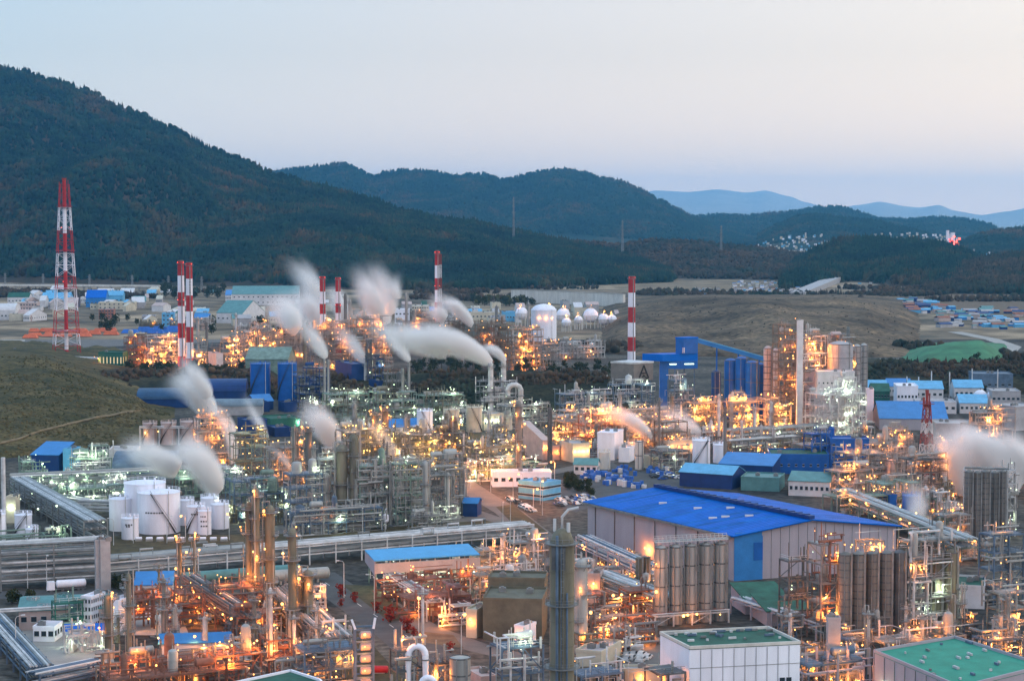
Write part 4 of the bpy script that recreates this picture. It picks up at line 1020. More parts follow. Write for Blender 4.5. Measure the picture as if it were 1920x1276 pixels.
lattice(1068, 746, 680, 9, 3, 'grey lattice pylon left of the grey hopper building', 'power_pylon', t=.22, arms=True, cat='pylon')
lattice(28, 672, 652, 4, 2, 'short pylon behind the crest of the grassy hill', 'power_pylon', t=.25, arms=True, cat='pylon')
# ---- factory district at left
def fb(px0, px1, by, h, d, wall, roof, label, kind='gable', win=None, **kw):
    return building(px0, px1, by, h, d, label, wall, roof, kind, win, rz=kw.pop('rz', R(6)), **kw)
fb(10, 54, 570, 9, 30, wall_w, green_rf, 'green roofed shed at the far left of the factory district', win=(1, 6))
fb(28, 69, 582, 9, 26, wall_p, wall_w, 'pink walled factory block at the far left', 'flat', win=(2, 7))
fb(72, 130, 573, 9, 40, blue_lt, blue_lt, 'long pale blue shed behind the flare tower', win=(1, 8))
fb(156, 198, 576, 12, 36, blue_mid, blue_roof, 'bright blue gabled factory right of the flare tower', win=(1, 5), rise=.25)
fb(190, 230, 571, 12, 30, blue_lt, blue_lt, 'pale blue factory joined to the bright blue one', win=(1, 5), skylight=5)
fb(182, 213, 598, 10, 20, brick, wall_w, 'red brick striped building right of the flare tower', 'flat', win=(3, 5))
fb(-20, 28, 600, 10, 40, wall_w, wall_w, 'white shed at the left edge of the district', 'vault', win=(1, 6))
fb(180, 252, 580, 8, 30, wall_y, wall_y, 'cream low building behind the red brick one', 'flat', win=(2, 8))
fb(300, 326, 612, 13, 20, blue_lt, blue_lt, 'tall light blue block just left of the twin chimneys', 'flat', win=(3, 3))
fb(362, 388, 606, 11, 22, blue_lt, wall_w, 'light blue block just right of the twin chimneys', 'flat', win=(3, 3))
fb(405, 482, 606, 11, 60, wall_w, teal, 'white walled shed with wide teal roof right of the twin chimneys', rise=.2, win=(1, 6), rz=R(-14))
fb(428, 560, 572, 14, 60, wall_w, teal, 'long factory with pale teal roof behind the left steam clouds', rise=.16, win=(2, 14), rz=R(5))
fb(424, 470, 556, 8, 30, wall_w, wall_w, 'small white building with long flat roof behind the teal factory', 'flat', win=(1, 5))
fb(738, 768, 610, 16, 26, white, wall_w, 'square white boiler house behind the steaming refinery', 'flat', win=(2, 4), rz=R(3))
fb(770, 804, 600, 15, 26, wall_y, wall_w, 'cream four storey plant building beside the white boiler house', 'flat', win=(4, 7), rz=R(3))
fb(940, 966, 603, 10, 20, blue_lt, blue_lt, 'small pale blue hall left of the spherical tanks', 'flat', win=(1, 4))
fb(866, 935, 600, 8, 20, wall_y, wall_g, 'low cream shed left of the small pale blue hall', 'flat', win=(1, 9))
cols = [('pale blue', blue_lt), ('white', wall_w), ('teal roofed', teal), ('grey', wall_g), ('blue', blue_mid), ('cream', wall_y), ('green roofed', green_rf), ('pink', wall_p)]
for i in range(74):
    px = rb_.uniform(-10, 520); py = rb_.uniform(552, 612) if px > 250 else rb_.uniform(553, 604)
    if 150 < px < 215 and py > 585: continue
    cn, cm = rb_.choice(cols); w = rb_.uniform(12, 34)
    fb(px, px+w, py, rb_.uniform(4.5, 8), rb_.uniform(14, 34), rb_.choice([wall_w, wall_w, cm, wall_g, wall_y]), cm, 'small %s factory shed in the crowded district at left' % cn, rb_.choice(['gable', 'gable', 'flat', 'shed']), group='%s sheds of the factory district' % cn, rz=rb_.choice([R(6), R(-20), R(12)]), win=(1, 4) if i % 3 == 0 else None)
for i in range(46):
    px = rb_.uniform(520, 1170); py = rb_.uniform(576, 598) if px < 900 else rb_.uniform(578, 610)
    cn, cm = rb_.choice(cols)
    fb(px, px+rb_.uniform(10, 30), py, rb_.uniform(4.5, 9), rb_.uniform(14, 30), rb_.choice([wall_w, wall_g, wall_y]), cm, 'small %s shed behind the steaming refinery' % cn, rb_.choice(['gable', 'flat']), group='%s sheds behind the refinery' % cn, rz=R(6))
# tarpaulin covered stock piles
for i in range(34):
    b_ = i % 3 == 2 or i > 24; px = rb_.uniform(236, 335) if b_ else rb_.uniform(52, 228); py = rb_.uniform(612, 627) if b_ else rb_.uniform(617, 636)
    g0 = G(px, py); w = rb_.uniform(4, 9); l = rb_.uniform(8, 18); hh = rb_.uniform(3, 5); cn = 'blue' if b_ else 'orange'
    root = empty('covered_pile', g0, rb_.uniform(-.3, .3), '%s tarpaulin covered stock pile in the yard %s' % (cn, 'left of the twin chimneys' if b_ else 'behind the flare tower'), 'stock pile', '%s covered piles' % cn)
    a = MB(); a.hexa([(-l/2,-w/2,.6),(l/2,-w/2,.6),(l/2,w/2,.6),(-l/2,w/2,.6),(-l*.36,-w*.15,hh),(l*.36,-w*.15,hh),(l*.36,w*.15,hh),(-l*.36,w*.15,hh)]); a.build('tarpaulin', tarp_b if b_ else tarp_o, root)
    a = MB(); a.box(-l/2+.2, l/2-.2, -w/2+.2, w/2-.2, 0, .6); a.build('pallet', brown, root)
# ================================================================ TALL LANDMARKS
fl = lattice(125, 668, 346, 47, 16, 'tall red and white lattice flare tower at left', 'flare_tower', bands=[388,437,472,507,542,580,618,655], mats=[red, white], t=.25, stackr=1.5, plat=(388,470,540,620), nseg=15)
lamps(fl, [(-3, -3, 103), (3, -3, 103), (-2, -1, 60), (3, -4, 60)], 'r', 0, size=.7)
chimney(341, 694, 489, 14, 'left one of the twin red and white chimneys', [516,547,573,605,633,667], plats=2)
chimney(356.5, 696, 492, 14, 'right one of the twin chimneys, with dark marks on its white band', [522,553,583,612,641,671], plats=1, marks=(526, 550))
chimney(605.5, 668, 518, 12, 'left of the two red and white chimneys in the steam clouds', [546,569,588,608,622,640], plats=1)
chimney(634.5, 668, 520, 11, 'right of the two red and white chimneys in the steam clouds', [546,568,586,606,624,642], plats=3)
chimney(820, 655, 470, 10, 'slender striped chimney with a service frame beside it, behind the steam', [497,521,543,566,576,600], plats=4)
lattice(825.5, 655, 476, 5, 4, 'thin red service frame hugging the slender striped chimney', 'service_frame', bands=[497,521,543,566], mats=[darkred, steel_w], t=.22, cat='frame')
chimney(1184, 676, 518, 15, 'lone red and white chimney in front of the brown spoil hill', [548,575,604,631,658], plats=1, marks=(553, 561))
lattice(1736, 912, 752, 26, 9, 'red and white lattice mast at right, left of the steam cloud', 'lattice_mast', bands=[762,782,800,818,842,866,888], mats=[darkred, steel_w], t=.24, stackr=.6, plat=(756,))
for px, by, ty, w in ((534,668,583,7),(550,668,573,9),(648,668,549,6),(656.5,668,560,6),(672,668,586,5),(681,668,551,9),(728.5,664,540,7),(737,664,560,5),(762,660,548,5),(777,650,592,6),(931,640,572,5),(991,640,566,4),(716,664,575,9)):
    column(px, by, ty, w, {534:'short grey column left of the chimneys in the steam',550:'thick grey column left of the chimneys in the steam',648:'dark slim column just right of the steam chimneys',656.5:'lower dark slim column beside it, right of the steam chimneys',672:'short thin column right of the steam chimneys',681:'stout grey column in the middle of the steam cloud',728.5:'tallest pale column right of the steam cloud',737:'thin column touching the tallest pale one',762:'slim pale column above the white boiler house',777:'short dark column in front of the cream plant building',931:'slim pale column left of the spherical tanks',991:'dark thin mast beside the white spherical tanks',716:'wide pale column left of the tallest pale one'}[px], rb_.choice([clad, clad_o, clad_d]), plats=2, k='o' if px in (681, 728.5, 550) else None)
# ================================================================ BACK ROW OF PROCESS UNITS
U = unit
U(236,300,692,632,'rusty pipe structure right of the green building', 'o', 22, fr=rust, pipe=brown, watt=2200)
U(275,338,694,634,'blazing orange lit unit just left of the twin chimneys','o',60,watt=5200,pipe=steel_w,every=1,fill=.6)
U(362,388,696,642,'narrow orange lit unit just right of the twin chimneys','o',22,watt=4500,every=1)
building(383,418,692,11,22,'plain grey slab sided building between two orange units', wall_w, wall_g,'flat')
U(416,460,690,628,'orange lit structure left of the green roofed hall','o',46,watt=4500,every=1)
U(455,512,672,606,'pale orange process unit under the left steam clouds','o',44,watt=4500,every=1,fill=.6)
U(505,585,670,612,'wide orange lit unit beneath the left steam clouds','o',50,watt=4500,every=1,fill=.6)
U(585,665,690,604,'orange lit unit around the two steam chimneys','o',46,watt=4500,fill=.6,every=1)
U(660,742,692,598,'tall dark and orange unit under the main steam cloud','o',50,watt=4500,fr=brown,fill=.6,every=1)
U(742,832,655,592,'unit with orange lamps in front of the white boiler house','o',40,watt=4500,fr=steel_d,fill=.6,every=1)
U(800,892,662,604,'brown frame beneath the slender striped chimney','o',34,watt=4000,fr=brown,pipe=brown)
U(888,968,684,608,'big brown open steel frame left of the white storage tanks','o',30,watt=3000,fr=brown,pipe=brown,ves=clad_o,fill=1.6)
U(958,1022,698,618,'orange lit steel frame in front of the white storage tanks','o',60,watt=5000,fr=brown,every=1,fill=1.2)
U(1018,1052,702,644,'small frame right of the orange lit one before the white tanks','o',12,watt=3000)
U(1050,1140,672,640,'low pipe trestle running towards the lone striped chimney','o',12,fr=steel_w,depth=.3)
U(640,790,660,630,'low orange pipe field behind the dark blue hall','o',40,watt=4500,every=1)
U(500,640,652,634,'low lamp lit pipework in the steam','o',40,watt=4500,every=1)
# spherical and white storage tanks
def sphere_tank(px, by, ty, w, label):
    s = H/(by-410.0); r = w*s/2; h = (by-ty)*s; zc = h-r; root = empty('spherical_tank', G(px, by)+Vector((0, r, 0)), px, label, 'tank')
    a = MB(); a.sphere(0, 0, zc, r, 28, 16); a.build('shell', white, root, True)
    for q in range(10): c, w_ = math.cos(q*.628), math.sin(q*.628); a = MB(); a.cyl(c*r*.95, w_*r*.95, -.2, zc, .35, n=8); a.build('leg', offwhite, root, True)
    a = MB(); a.ring(0, 0, zc+r*.97, zc+r*.97+.3, .3, r*.35, 12); a.cyl(0, 0, zc+r, zc+r+2.5, .5, n=8); a.ring(0, 0, zc-.1, zc+.1, r*.98, r+.8, 24); a.build('platform', offwhite, root)
    a = MB(); a.tube([(r+.5, 0, 0), (r+.5, 0, zc), (r*.75, 0, zc+r*.72), (.5, 0, zc+r+.4)], .3, 5); a.build('stairway', steel_w, root)
    lamps(root, [(0, -.8, zc+r+3), (r*.3, -r*.2, zc+r+2)], 'o', 1, 3500)
    return root
tank(1020,640,582,48,'biggest white domed storage tank, orange lamps on its rim', roof='dome', stair=0)
lamps(empty('lamp_cluster', G(1020,640), 0, 'ring of small orange lamps around the biggest white domed tank', 'lamps'), [(math.cos(a)*9.6, 8.5+math.sin(a)*9.6, 22) for a in [x*.7 for x in range(9)]], 'o', 1, 1800, .7)
for px, by, ty, w, lb in ((978,612,576,24,'white spherical tank left of the biggest white tank'),(1056,612,578,26,'white spherical tank just right of the biggest white tank'),(1030,600,574,22,'white spherical tank half hidden behind the biggest one'),(1108,616,578,28,'largest white spherical tank, left of the lone chimney'),(1132,616,588,22,'white spherical tank near the lone chimney'),(1148,616,590,18,'outermost white spherical tank at the foot of the spoil hill'),(1085,618,592,16,'small white spherical tank between the larger ones'),(1062,622,596,18,'small pale spherical tank below the one right of the biggest tank')):
    sphere_tank(px, by, ty, w, lb)
# green building with lit windows
gbd = building(184,236,695,13,14,'dark green building with tall lit windows left of the orange units',green_bd,green_bd,'flat',win=(1,7,.8,4.5),lit=.85,rz=R(-8)); lamps(gbd, [(0,-1,3.5),(5,-1,3.2),(-9,-1,9)], 'o', 1, 3500)
rack((98,682),(190,686),5.5,'long white covered pipe gallery left of the green building',5,1,6,steel_w,[steel_w],k='o',n=6)
building(100,150,697,3,8,'low white hut below the pipe gallery',wall_w,wall_w,'flat',win=(1,4))
# ================================================================ DARK BLUE BAND
building(460,546,702,11,30,'grey green gabled hall behind the blue tanks',steel_g,steel_g,'gable',rise=.25,rz=R(-4))
for px, w, lb in ((486,38,'left of the two large blue tanks'),(537,36,'right of the two large blue tanks')):
    tank(px,752,682,w,lb,blue_tk,stair=1,a0=-2.9,span=1.7)
    building(px-19,px+19,772,5,12,'dark blue base hall below the %s blue tank' % ('left' if px < 500 else 'right'),blue_dk,blue_dk,'flat')
U(555,625,768,690,'dark blue steel structure right of the blue tanks','w',16,fr=blue_dk,pipe=steel_d,ves=blue_dk,watt=1800)
building(562,618,764,15,26,'low navy block between the blue tanks and the tall navy block house',blue_dk,blue_dk,'flat')
building(690,716,760,14,16,'narrow navy annex right of the tall block house',blue_dk,blue_dk,'flat')
building(622,688,752,22,30,'tall dark blue block house behind the thin steam stacks',blue_dk,blue_dk,'flat')
U(686,722,752,672,'dark blue frame between two steam stacks','w',10,fr=blue_dk,pipe=steel_d,ves=blue_dk,watt=1800)
U(720,768,760,700,'dark frame at the right end of the blue block','w',12,fr=steel_d,pipe=clad_d,watt=2000)
lattice(692,752,636,10,8,'dark square lattice tower above the blue block house','lattice_tower',mats=[steel_d],t=.4)
for px, by, ty, w, lb in ((609,772,672,4,'thin pale stack with steam, first from the left'),(616,770,674,4,'thin pale stack just right of the first steaming one'),(686.5,752,680,8,'grey steaming stack above the blue block house'),(755,780,690,5,'thin lit stack with a lamp, right of the blue block'),(767,760,678,5,'bluish stack puffing steam right of the blue block'),(920,790,680,10,'left one of the two big white steaming stacks'),(944,786,678,10,'right one of the two big white steaming stacks')):
    column(px, by, ty, w, lb, steel_w if w > 7 else clad, plats=2 if w > 4 else 1, k=None, cap=False, pipe=False, name='steam_stack', cat='stack')
pw = U(900,972,790,715,'power unit at the foot of the two big steaming stacks','w',22,fr=steel_d,pipe=steel_w,watt=3000,fill=.5)
db = empty('curved_duct', G(966,790), 0, 'big pale hooked duct right of the steaming stacks', 'duct'); a = MB()
a.tube([(-4,0,14),(-4,0,17.5),(-3.2,0,19),(-1.5,0,20),(.5,0,20),(2.2,0,19),(3,0,17.5),(3,0,0)], 1.5, 12); a.build('duct', steel_w, db, True); a = MB(); a.ring(3,0,8,8.4,1.4,1.9,12); a.ring(3,0,14,14.4,1.4,1.9,12); a.build('flange', steel, db)
G_ = dict(fr=steel_g, pipe=clad_o, watt=2200)
U(612,700,800,738,'dark green lit pipe unit in front of the blue block house','w',30,**G_)
U(700,790,800,735,'greenish lit unit left of the small white tank','w',30,**G_)
U(785,880,795,740,'greenish lit unit behind the row of beige tanks','w',30,**G_)
U(560,615,800,765,'low dark unit below the two blue tanks','w',10,fr=steel_d,pipe=clad_d,watt=1800)
U(940,1050,800,760,'low grey pipe field right of the power unit','w',16,fr=steel,watt=1800,depth=.4)
U(1050,1160,778,738,'pale blue grey pipe area under the hopper building','w',18,fr=steel_b,pipe=steel_w,watt=2000,depth=.4)
U(1150,1235,768,722,'bluish steel frame beneath the hopper building','w',16,fr=steel_b,pipe=steel_w,watt=2500)
building(1030,1072,765,4,14,'low teal roofed shed at the foot of the grey pylon',wall_w,teal,'gable')
building(890,945,806,8,12,'pale long house with lit doors below the power unit',wall_y,wall_g,'flat',win=(1,6),lit=.5,k='w',nl=4)
# hopper building with the emblem
hp = empty('hopper_building', G(1183,758), R(0), 'grey windowless hopper building on legs with a black triangular emblem', 'building')
s_ = H/(758-410.); a = MB(); a.prism([(-38*s_,0),(3*s_,-9),(42*s_,2),(2*s_,14)], 46*s_-.01, 78*s_); a.build('wall', mat('hopper_grey', (.19,.175,.165), .7, 0, .1), hp)
a = MB(); a.prism([(-39*s_,0),(3*s_,-9.4),(43*s_,2),(2*s_,14.5)], 78*s_, 81*s_); a.build('roof', steel_w, hp)
for x, y in ((-34*s_,0),(2*s_,-8),(37*s_,2),(2*s_,12),(20*s_,-3),(-16*s_,-4)): a = MB(); a.box(x-.4, x+.4, y-.4, y+.4, -.2, 46*s_); a.build('leg', steel_b, hp)
e0 = Vector((23*s_,-3.4,62*s_)); dx_ = (Vector((42*s_,2,0))-Vector((3*s_,-9,0))).normalized(); up_ = Vector((0,0,1)); off_ = Vector((.12,-.4,0)); a = MB(); black = mat('black_paint', (.02,.02,.02), .6)
def em(p, q, t): a.bar(e0+off_+dx_*p[0]+up_*p[1], e0+off_+dx_*q[0]+up_*q[1], t, .25)
em((-4,-3.6),(0,4),.7); em((4,-3.6),(0,4),.7); em((-2.4,-.6),(2.4,-.6),.6); em((-4,-3.6),(-1.5,-3.6),.6); em((4,-3.6),(1.5,-3.6),.6); em((-1.4,-3.2),(0,-1.8),.5); em((1.4,-3.2),(0,-1.8),.5)
a.build('emblem', black, hp)
# blue transfer tower with leg and conveyor
bt = empty('transfer_tower', G(1256,778), 0, 'bright blue transfer tower on a tall blue leg beside the hopper building', 'tower'); s_ = H/(778-410.)
a = MB(); a.box((1236-1256)*s_, (1252-1256)*s_, -2.4, 2.4, -.2, 112*s_); a.build('leg', blue_tk, bt)
a = MB(); a.prism([((1204-1256)*s_,0),((1240-1256)*s_,-7),((1308-1256)*s_,1),((1270-1256)*s_,9)], 103*s_, 116*s_); a.build('platform', blue_roof, bt)
a = MB(); a.prism([((1237-1256)*s_,-2.6),((1275-1256)*s_,-4),((1308-1256)*s_,1),((1285-1256)*s_,6)], 88*s_, 103*s_-.01); a.build('lower_house', blue_tk, bt)
a = MB(); a.prism([((1266-1256)*s_,-1),((1280-1256)*s_,-4),((1308-1256)*s_,1),((1292-1256)*s_,6)], 116*s_+.01, 144*s_); a.build('tower_house', blue_tk, bt)
a = MB(); a.prism([((1265-1256)*s_,-1),((1280-1256)*s_,-4.4),((1309-1256)*s_,1),((1292-1256)*s_,6.4)], 144*s_+.01, 147*s_); a.build('roof', blue_roof, bt)
a = MB(); a.box(22*s_,26*s_,-3.9,-3.0,118*s_,128*s_); a.build('door', wall_w, bt)
a = MB(); a.bar((-2*s_,-4.2,97*s_),(44*s_,-1.9,97*s_),.5,.3); a.build('light_strip', LM['w'], bt)
for x, y in ((8*s_,-3),(46*s_,2),(28*s_,6)): a = MB(); a.box(x-.35, x+.35, y-.35, y+.35, -.2, 92*s_); a.build('support', steel_b, bt)
U(1258,1306,788,712,'steel frame and bins under the blue transfer tower','w',14,fr=steel_b,pipe=steel_w,ves=blue_lt,watt=2500)
cv = empty('conveyor_gallery', G(1310,770), 0, 'long sloping blue conveyor gallery from the transfer tower to the blue silos', 'conveyor'); o0 = G(1310,770)
a = MB(); p0 = P(1306,638,o0.y)-o0; p1 = P(1432,673,o0.y+4)-o0; a.bar(p0, p1, 2.2, 3.0); a.build('gallery', blue_mid, cv); a = MB(); a.bar(p0+Vector((0,0,1.4)), p1+Vector((0,0,1.4)), .5, 3.4); a.build('roof', blue_lt, cv)
for q in (.3, .62, .93): p = p0.lerp(p1, q); a = MB(); a.box(p.x-.4,p.x+.4,p.y-.4,p.y+.4,-.2,p.z-1); a.build('support', blue_tk, cv)
for px, by, ty, w, lb in ((1343,786,694,18,'short dark blue silo left of the tall blue silos'),(1371,784,672,25,'tall blue silo under the conveyor, first from the left'),(1392,786,668,25,'tall blue silo under the conveyor, second from the left'),(1411,790,676,25,'tall blue silo in front under the conveyor end'),(1426,786,680,18,'narrow blue silo touching the grey tower plant')):
    silo(px,by,ty,w,lb,blue_tk if px > 1350 else blue_dk,'blue silos' if False else None,bands=3)
# ================================================================ TOWER PLANT (polymer unit) right of centre
for px, by, ty, w, lb, m_ in ((1440,790,648,17,'left pale silo of the tower plant',wall_p),(1455,792,652,15,'second pale silo of the tower plant',wall_g),(1607,778,645,17,'inner tall pale silo at the right end of the tower plant',clad),(1620,776,643,15,'outer tall pale silo at the right end of the tower plant',clad)):
    silo(px,by,ty,w,lb,m_,bands=12)
U(1460,1500,800,608,'dark tall steel frame of the tower plant, left half','o',34,watt=4000,fr=brown,pipe=steel,fill=1.9,cell=5,depth=1.0)
U(1500,1552,800,625,'open lamp lit frame in the middle of the tower plant','o',40,watt=4500,fr=steel,pipe=steel_w,fill=1.6,cell=5,lz=(.55,1.0))
U(1550,1608,795,640,'orange lit stair frame before the tower plant silos','o',44,watt=4500,fr=brown,fill=1.8,cell=5,lz=(.45,1.0))
silo(1578,800,640,48,'broad drum topped tower of the tower plant',wall_g,bands=6,n=28)
es = building(1495,1503,808,57,3,'slim white elevator shaft rising in front of the tower plant',wall_w,wall_w,'flat',rz=0)
building(1500,1540,800,29,14,'lavender grey clad block left in the tower plant',wall_l,wall_w,'flat',rz=R(-16))
building(1532,1604,806,30,12,'white clad block across the tower plant above the green lit frame',wall_w,wall_w,'flat',rz=R(-4),win=(3,9,.8,.8))
U(1462,1606,788,636,'tall brown frame filling the back of the tower plant','o',40,watt=4500,fr=brown,pipe=steel,ves=wall_p,fill=2,cell=6,depth=.15,dens=1.6)
U(1528,1640,822,738,'white and green lit frame at the foot of the tower plant','w',64,watt=1500,fr=steel_w,pipe=steel_w,every=1,cell=4.5,fill=1.6)
U(1572,1612,812,706,'upper green lit stair frame of the tower plant','w',20,watt=1500,fr=steel_w,pipe=steel_w,cell=4.5,depth=.8)
building(1624,1642,790,17,9,'narrow white annex right of the green lit frame',white,wall_w,'flat',rz=R(-8))
lattice(1590,660,612,5,3,'small mast frame on the right part of the tower plant','mast',t=.3)
# ================================================================ MIDDLE BAND
for px, by, ty, w, lb, m_ in ((279,834,794,27,'left of the three pinkish silo tanks under the grassy hill',wall_p),(314,834,793,29,'middle one of the three pinkish silo tanks',wall_p),(353,834,791,36,'right, widest one of the three pinkish silo tanks',wall_p)):
    tank(px,by,ty,w,lb,m_,stair=1,a0=-2.8,span=1.8)
rack((262,834),(372,834),8.6,'thin walkway rack along the tops of the pinkish tanks',3,1,3,steel_w,k='y',n=5)
U(368,436,872,782,'blazing orange lit unit beside the pinkish tanks','o',60,watt=2600,every=1,fill=1.6,cell=5)
building(252,352,764,5,26,'blue vaulted roof warehouse beyond the grassy hill',blue_dk,mat('navy_vault',(.02,.07,.16),.5,0,.15),'vault',rise=.2,rz=R(4))
building(392,492,778,5,12,'long pale vaulted roof warehouse left of centre',wall_g,mat('pale_blue_grey_sheet',(.17,.24,.30),.5,0,.15),'vault',rise=.3,rz=R(4))
building(352,460,752,6,26,'dark blue vaulted roof hall in front of the two blue tanks',blue_dk,blue_dk,'vault',rise=.25,rz=R(4))
building(455,512,768,5,18,'small blue gabled shed behind the long pale vaulted warehouse',blue_dk,blue_mid,'gable')
building(440,500,822,9,14,'dark lavender block hall under the rising thin steam',blue_dk,blue_dk,'flat')
building(480,562,800,4,20,'flat green roofed hall left of the orange steam',green_bd,green_rf,'flat')
building(495,545,818,4,14,'low dark blue roofed hall below the flat green one',blue_dk,blue_dk,'flat')
U(436,508,888,812,'yellow green lit pipe unit right of the blazing orange one','y',46,watt=1100,every=2,fr=steel_g,pipe=clad_o)
U(500,560,900,840,'grey unit with orange lamps left of the dark twin columns','o',26,watt=1600,every=1)
for px, by, ty, w, lb, m_ in ((554,905,800,13,'left dark column of the pair with an orange glow between them',clad_d),(579,908,800,13,'right dark column of the pair with an orange glow between them',clad_d)):
    column(px,by,ty,w,lb,m_,plats=3,cap=False,k='o' if px > 560 else None,watt=1200)
U(556,580,905,812,'narrow orange lit frame between the two dark columns','o',18,watt=2200,every=1,cell=4,depth=1)
U(640,762,878,808,'yellow lit unit behind the tall olive columns','y',70,watt=1700,every=1,pipe=clad_o)
U(755,885,884,812,'blazing yellow orange pipe unit in the centre','y',90,watt=2000,every=1,pipe=clad_o)
U(880,1000,892,838,'two storey yellow lit unit right of the centre','y',70,watt=1700,every=1,pipe=clad_o,lev=3)
U(860,1030,900,872,'low white lit pipe field along the road','w',50,watt=900,every=2,fr=steel_g,pipe=steel_w,depth=.25)
for px, by, ty, w, lb in ((703,868,770,11,'left orange lit column behind the centre'),(723,864,762,12,'right orange lit column behind the centre'),(850,880,780,16,'orange lit column in the blazing yellow unit'),(835,880,800,9,'shorter orange lit column beside it in the yellow unit')):
    column(px,by,ty,w,lb,brown,plats=5,k='o',watt=2200)
column(972,898,750,13,'tall dark column with orange lamps right of the yellow units',clad_d,plats=6,k='o',watt=2000)
lattice(1031,870,764,6,5,'thin dark mast right of the truss roofed pink hall',t=.25,name='mast',cat='mast',mats=[steel_d])
for px, by, ty, w, lb, m_ in ((796,816,771,30,'white storage tank with a dark stair, centre',white),(846,812,768,30,'left beige tank behind the centre units',wall_y),(889,810,764,30,'right beige tank behind the centre units',wall_y),(912,806,782,12,'first small lit tank of the row below the power unit',wall_y),(926,806,783,12,'second small lit tank of the row below the power unit',wall_y),(940,806,784,12,'third small lit tank of the row below the power unit',wall_y),(954,806,783,13,'last small lit tank of the row below the power unit',wall_y)):
    tank(px,by,ty,w,lb,m_,stair=1 if w > 20 else 0,a0=-.5,span=-1.4)
lamps(empty('lamp_cluster',G(860,818),0,'white floodlights at the foot of the beige tanks','lamps'),[(x,-1,2.5) for x in (-12,-4,5,14,22,30)],'y',1,2200)
building(700,790,814,4,16,'pale low hall with a blue roof left of the white tank',wall_y,blue_mid,'gable',rise=.2)
sheet('lawn',[(885,812),(965,812),(970,828),(880,828)],verge)
building(984,1026,862,9,22,'pinkish hall with a sloping truss above the yellow units',wall_p,wall_p,'shed',rise=.3,k='o',nl=3)
U(1026,1090,832,770,'orange lit unit right of the tall dark column','o',50,watt=1900,every=1)
U(1085,1185,838,776,'wide orange lit unit with a red frame','o',90,watt=2100,every=1,fr=rust,pipe=clad)
U(1180,1245,822,770,'orange lit unit behind the lavender steam','o',46,watt=2000,every=1)
U(1235,1296,850,790,'brown orange lit unit behind the white and blue tanks','o',30,watt=1800,every=1,fr=brown)
U(1292,1362,806,755,'bright orange tangle of pipes left of the thin dark stack','o',90,watt=2300,every=1,fill=1.3)
U(1362,1432,806,736,'brightest orange pipe unit under the blue silos','o',110,watt=2600,every=1,fill=1.0)
U(1428,1490,806,748,'orange lit unit against the left silos of the tower plant','o',80,watt=2400,every=1)
column(1236,852,744,4,'very thin dark stack before the transfer tower',clad_d,plats=2,cap=False,pipe=False,k=None,name='stack',cat='stack')
column(1359,880,762,6,'thin dark stack right of the bright orange tangle',clad_d,plats=2,cap=False,pipe=False,k=None,name='stack',cat='stack')
rack((1040,800),(1290,778),5,'grey pipe rack crossing behind the orange units',6,2,6,steel,k='o',n=10)
rack((1375,835),(1640,818),7,'grey pipe rack at the foot of the tower plant',8,2,8,steel,k='w',n=8)
rack((1370,856),(1500,846),7,'dark two level pipe rack right of the small blue tank',7,2,7,steel_d,k='w',n=4)
building(1050,1106,866,8,14,'cream plant hall with orange lamps left of the white box building',wall_y,wall_g,'flat',k='y',nl=4)
building(1003,1050,862,6,14,'pink low hall lit by one orange lamp',wall_p,wall_p,'flat',k='o',nl=2)
building(1120,1172,862,12,16,'large white windowless box building right of centre',white,white,'flat',rz=R(-18))
building(1160,1192,866,6,10,'small white windowless box beside the large one',white,white,'flat',rz=R(-18))
tank(1134,880,848,22,'short pale tank in front of the white box building',offwhite,stair=0)
silo(1199,880,826,16,'beige silo right of the white box buildings',offwhite,bands=2)
building(1076,1126,889,4.2,9,'white house with a green roof beside the drum yard',wall_w,teal,'gable',rise=.25,rz=R(-10),win=(1,4))
building(1212,1232,880,5,8,'pale small hut right of the beige silo',wall_y,wall_g,'flat')
U(1230,1300,884,845,'dark grey pump area left of the white blue tanks','w',10,watt=1000,fr=steel_d)
tank(1316,874,826,34,'white blue tank with a dark diagonal stair at right',white,a0=-2.6,span=1.7)
tank(1350,868,834,24,'small pale blue tank right of it',white,stair=0)
building(1235,1330,850,6,10,'long cream canopy lit orange behind the white blue tanks',wall_y,wall_g,'flat',k='o',nl=6)
# drum yard, shrubs, parked cars
rgy = random.Random(21)
for i in range(90):
    q = rgy.random(); px = 1086+q*115+rgy.uniform(-6, 12); py = 890+q*16+rgy.uniform(-5, 13)
    if i > 62: px = rgy.uniform(1150, 1260); py = 880+rgy.uniform(0, 14)
    bl = rgy.random() < .75; root = empty('chemical_drum', G(px, py), rgy.random(), '%s container standing in the crowded drum yard in front of the blue roofed warehouse' % ('blue' if bl else 'white'), 'container', '%s containers of the drum yard' % ('blue' if bl else 'white'))
    r = rgy.uniform(.7, 1.2); h = rgy.uniform(1.2, 2.6); a = MB(); a.cyl(0, 0, 0, h, r, n=10); a.ring(0, 0, h*.33, h*.33+.08, r-.01, r+.05, 10); a.ring(0, 0, h*.66, h*.66+.08, r-.01, r+.05, 10); a.build('body', tarp_b if bl else wall_w, root, True)
    a = MB(); a.cyl(r*.5, 0, h, h+.12, .2, n=8); a.build('cap', steel_d, root)
for i in range(46):
    px = rgy.uniform(1045, 1112); py = rgy.uniform(936, 950)+(px-1045)*-.10
    car(px, py, rgy.choice(['white','white','silver','dark','blue']), rgy.uniform(-.1,.1)+ROT+R(90), 'car parked in the crowded car park left of the blue roofed warehouse', 'cars in the car park by the blue roofed warehouse')
for i in range(20):
    px = rgy.uniform(1225, 1300); py = rgy.uniform(880, 900)
    car(px, py, rgy.choice(['white','silver','dark','blue']), ROT, 'car parked in the yard behind the blue roofed warehouse', 'cars behind the blue roofed warehouse')
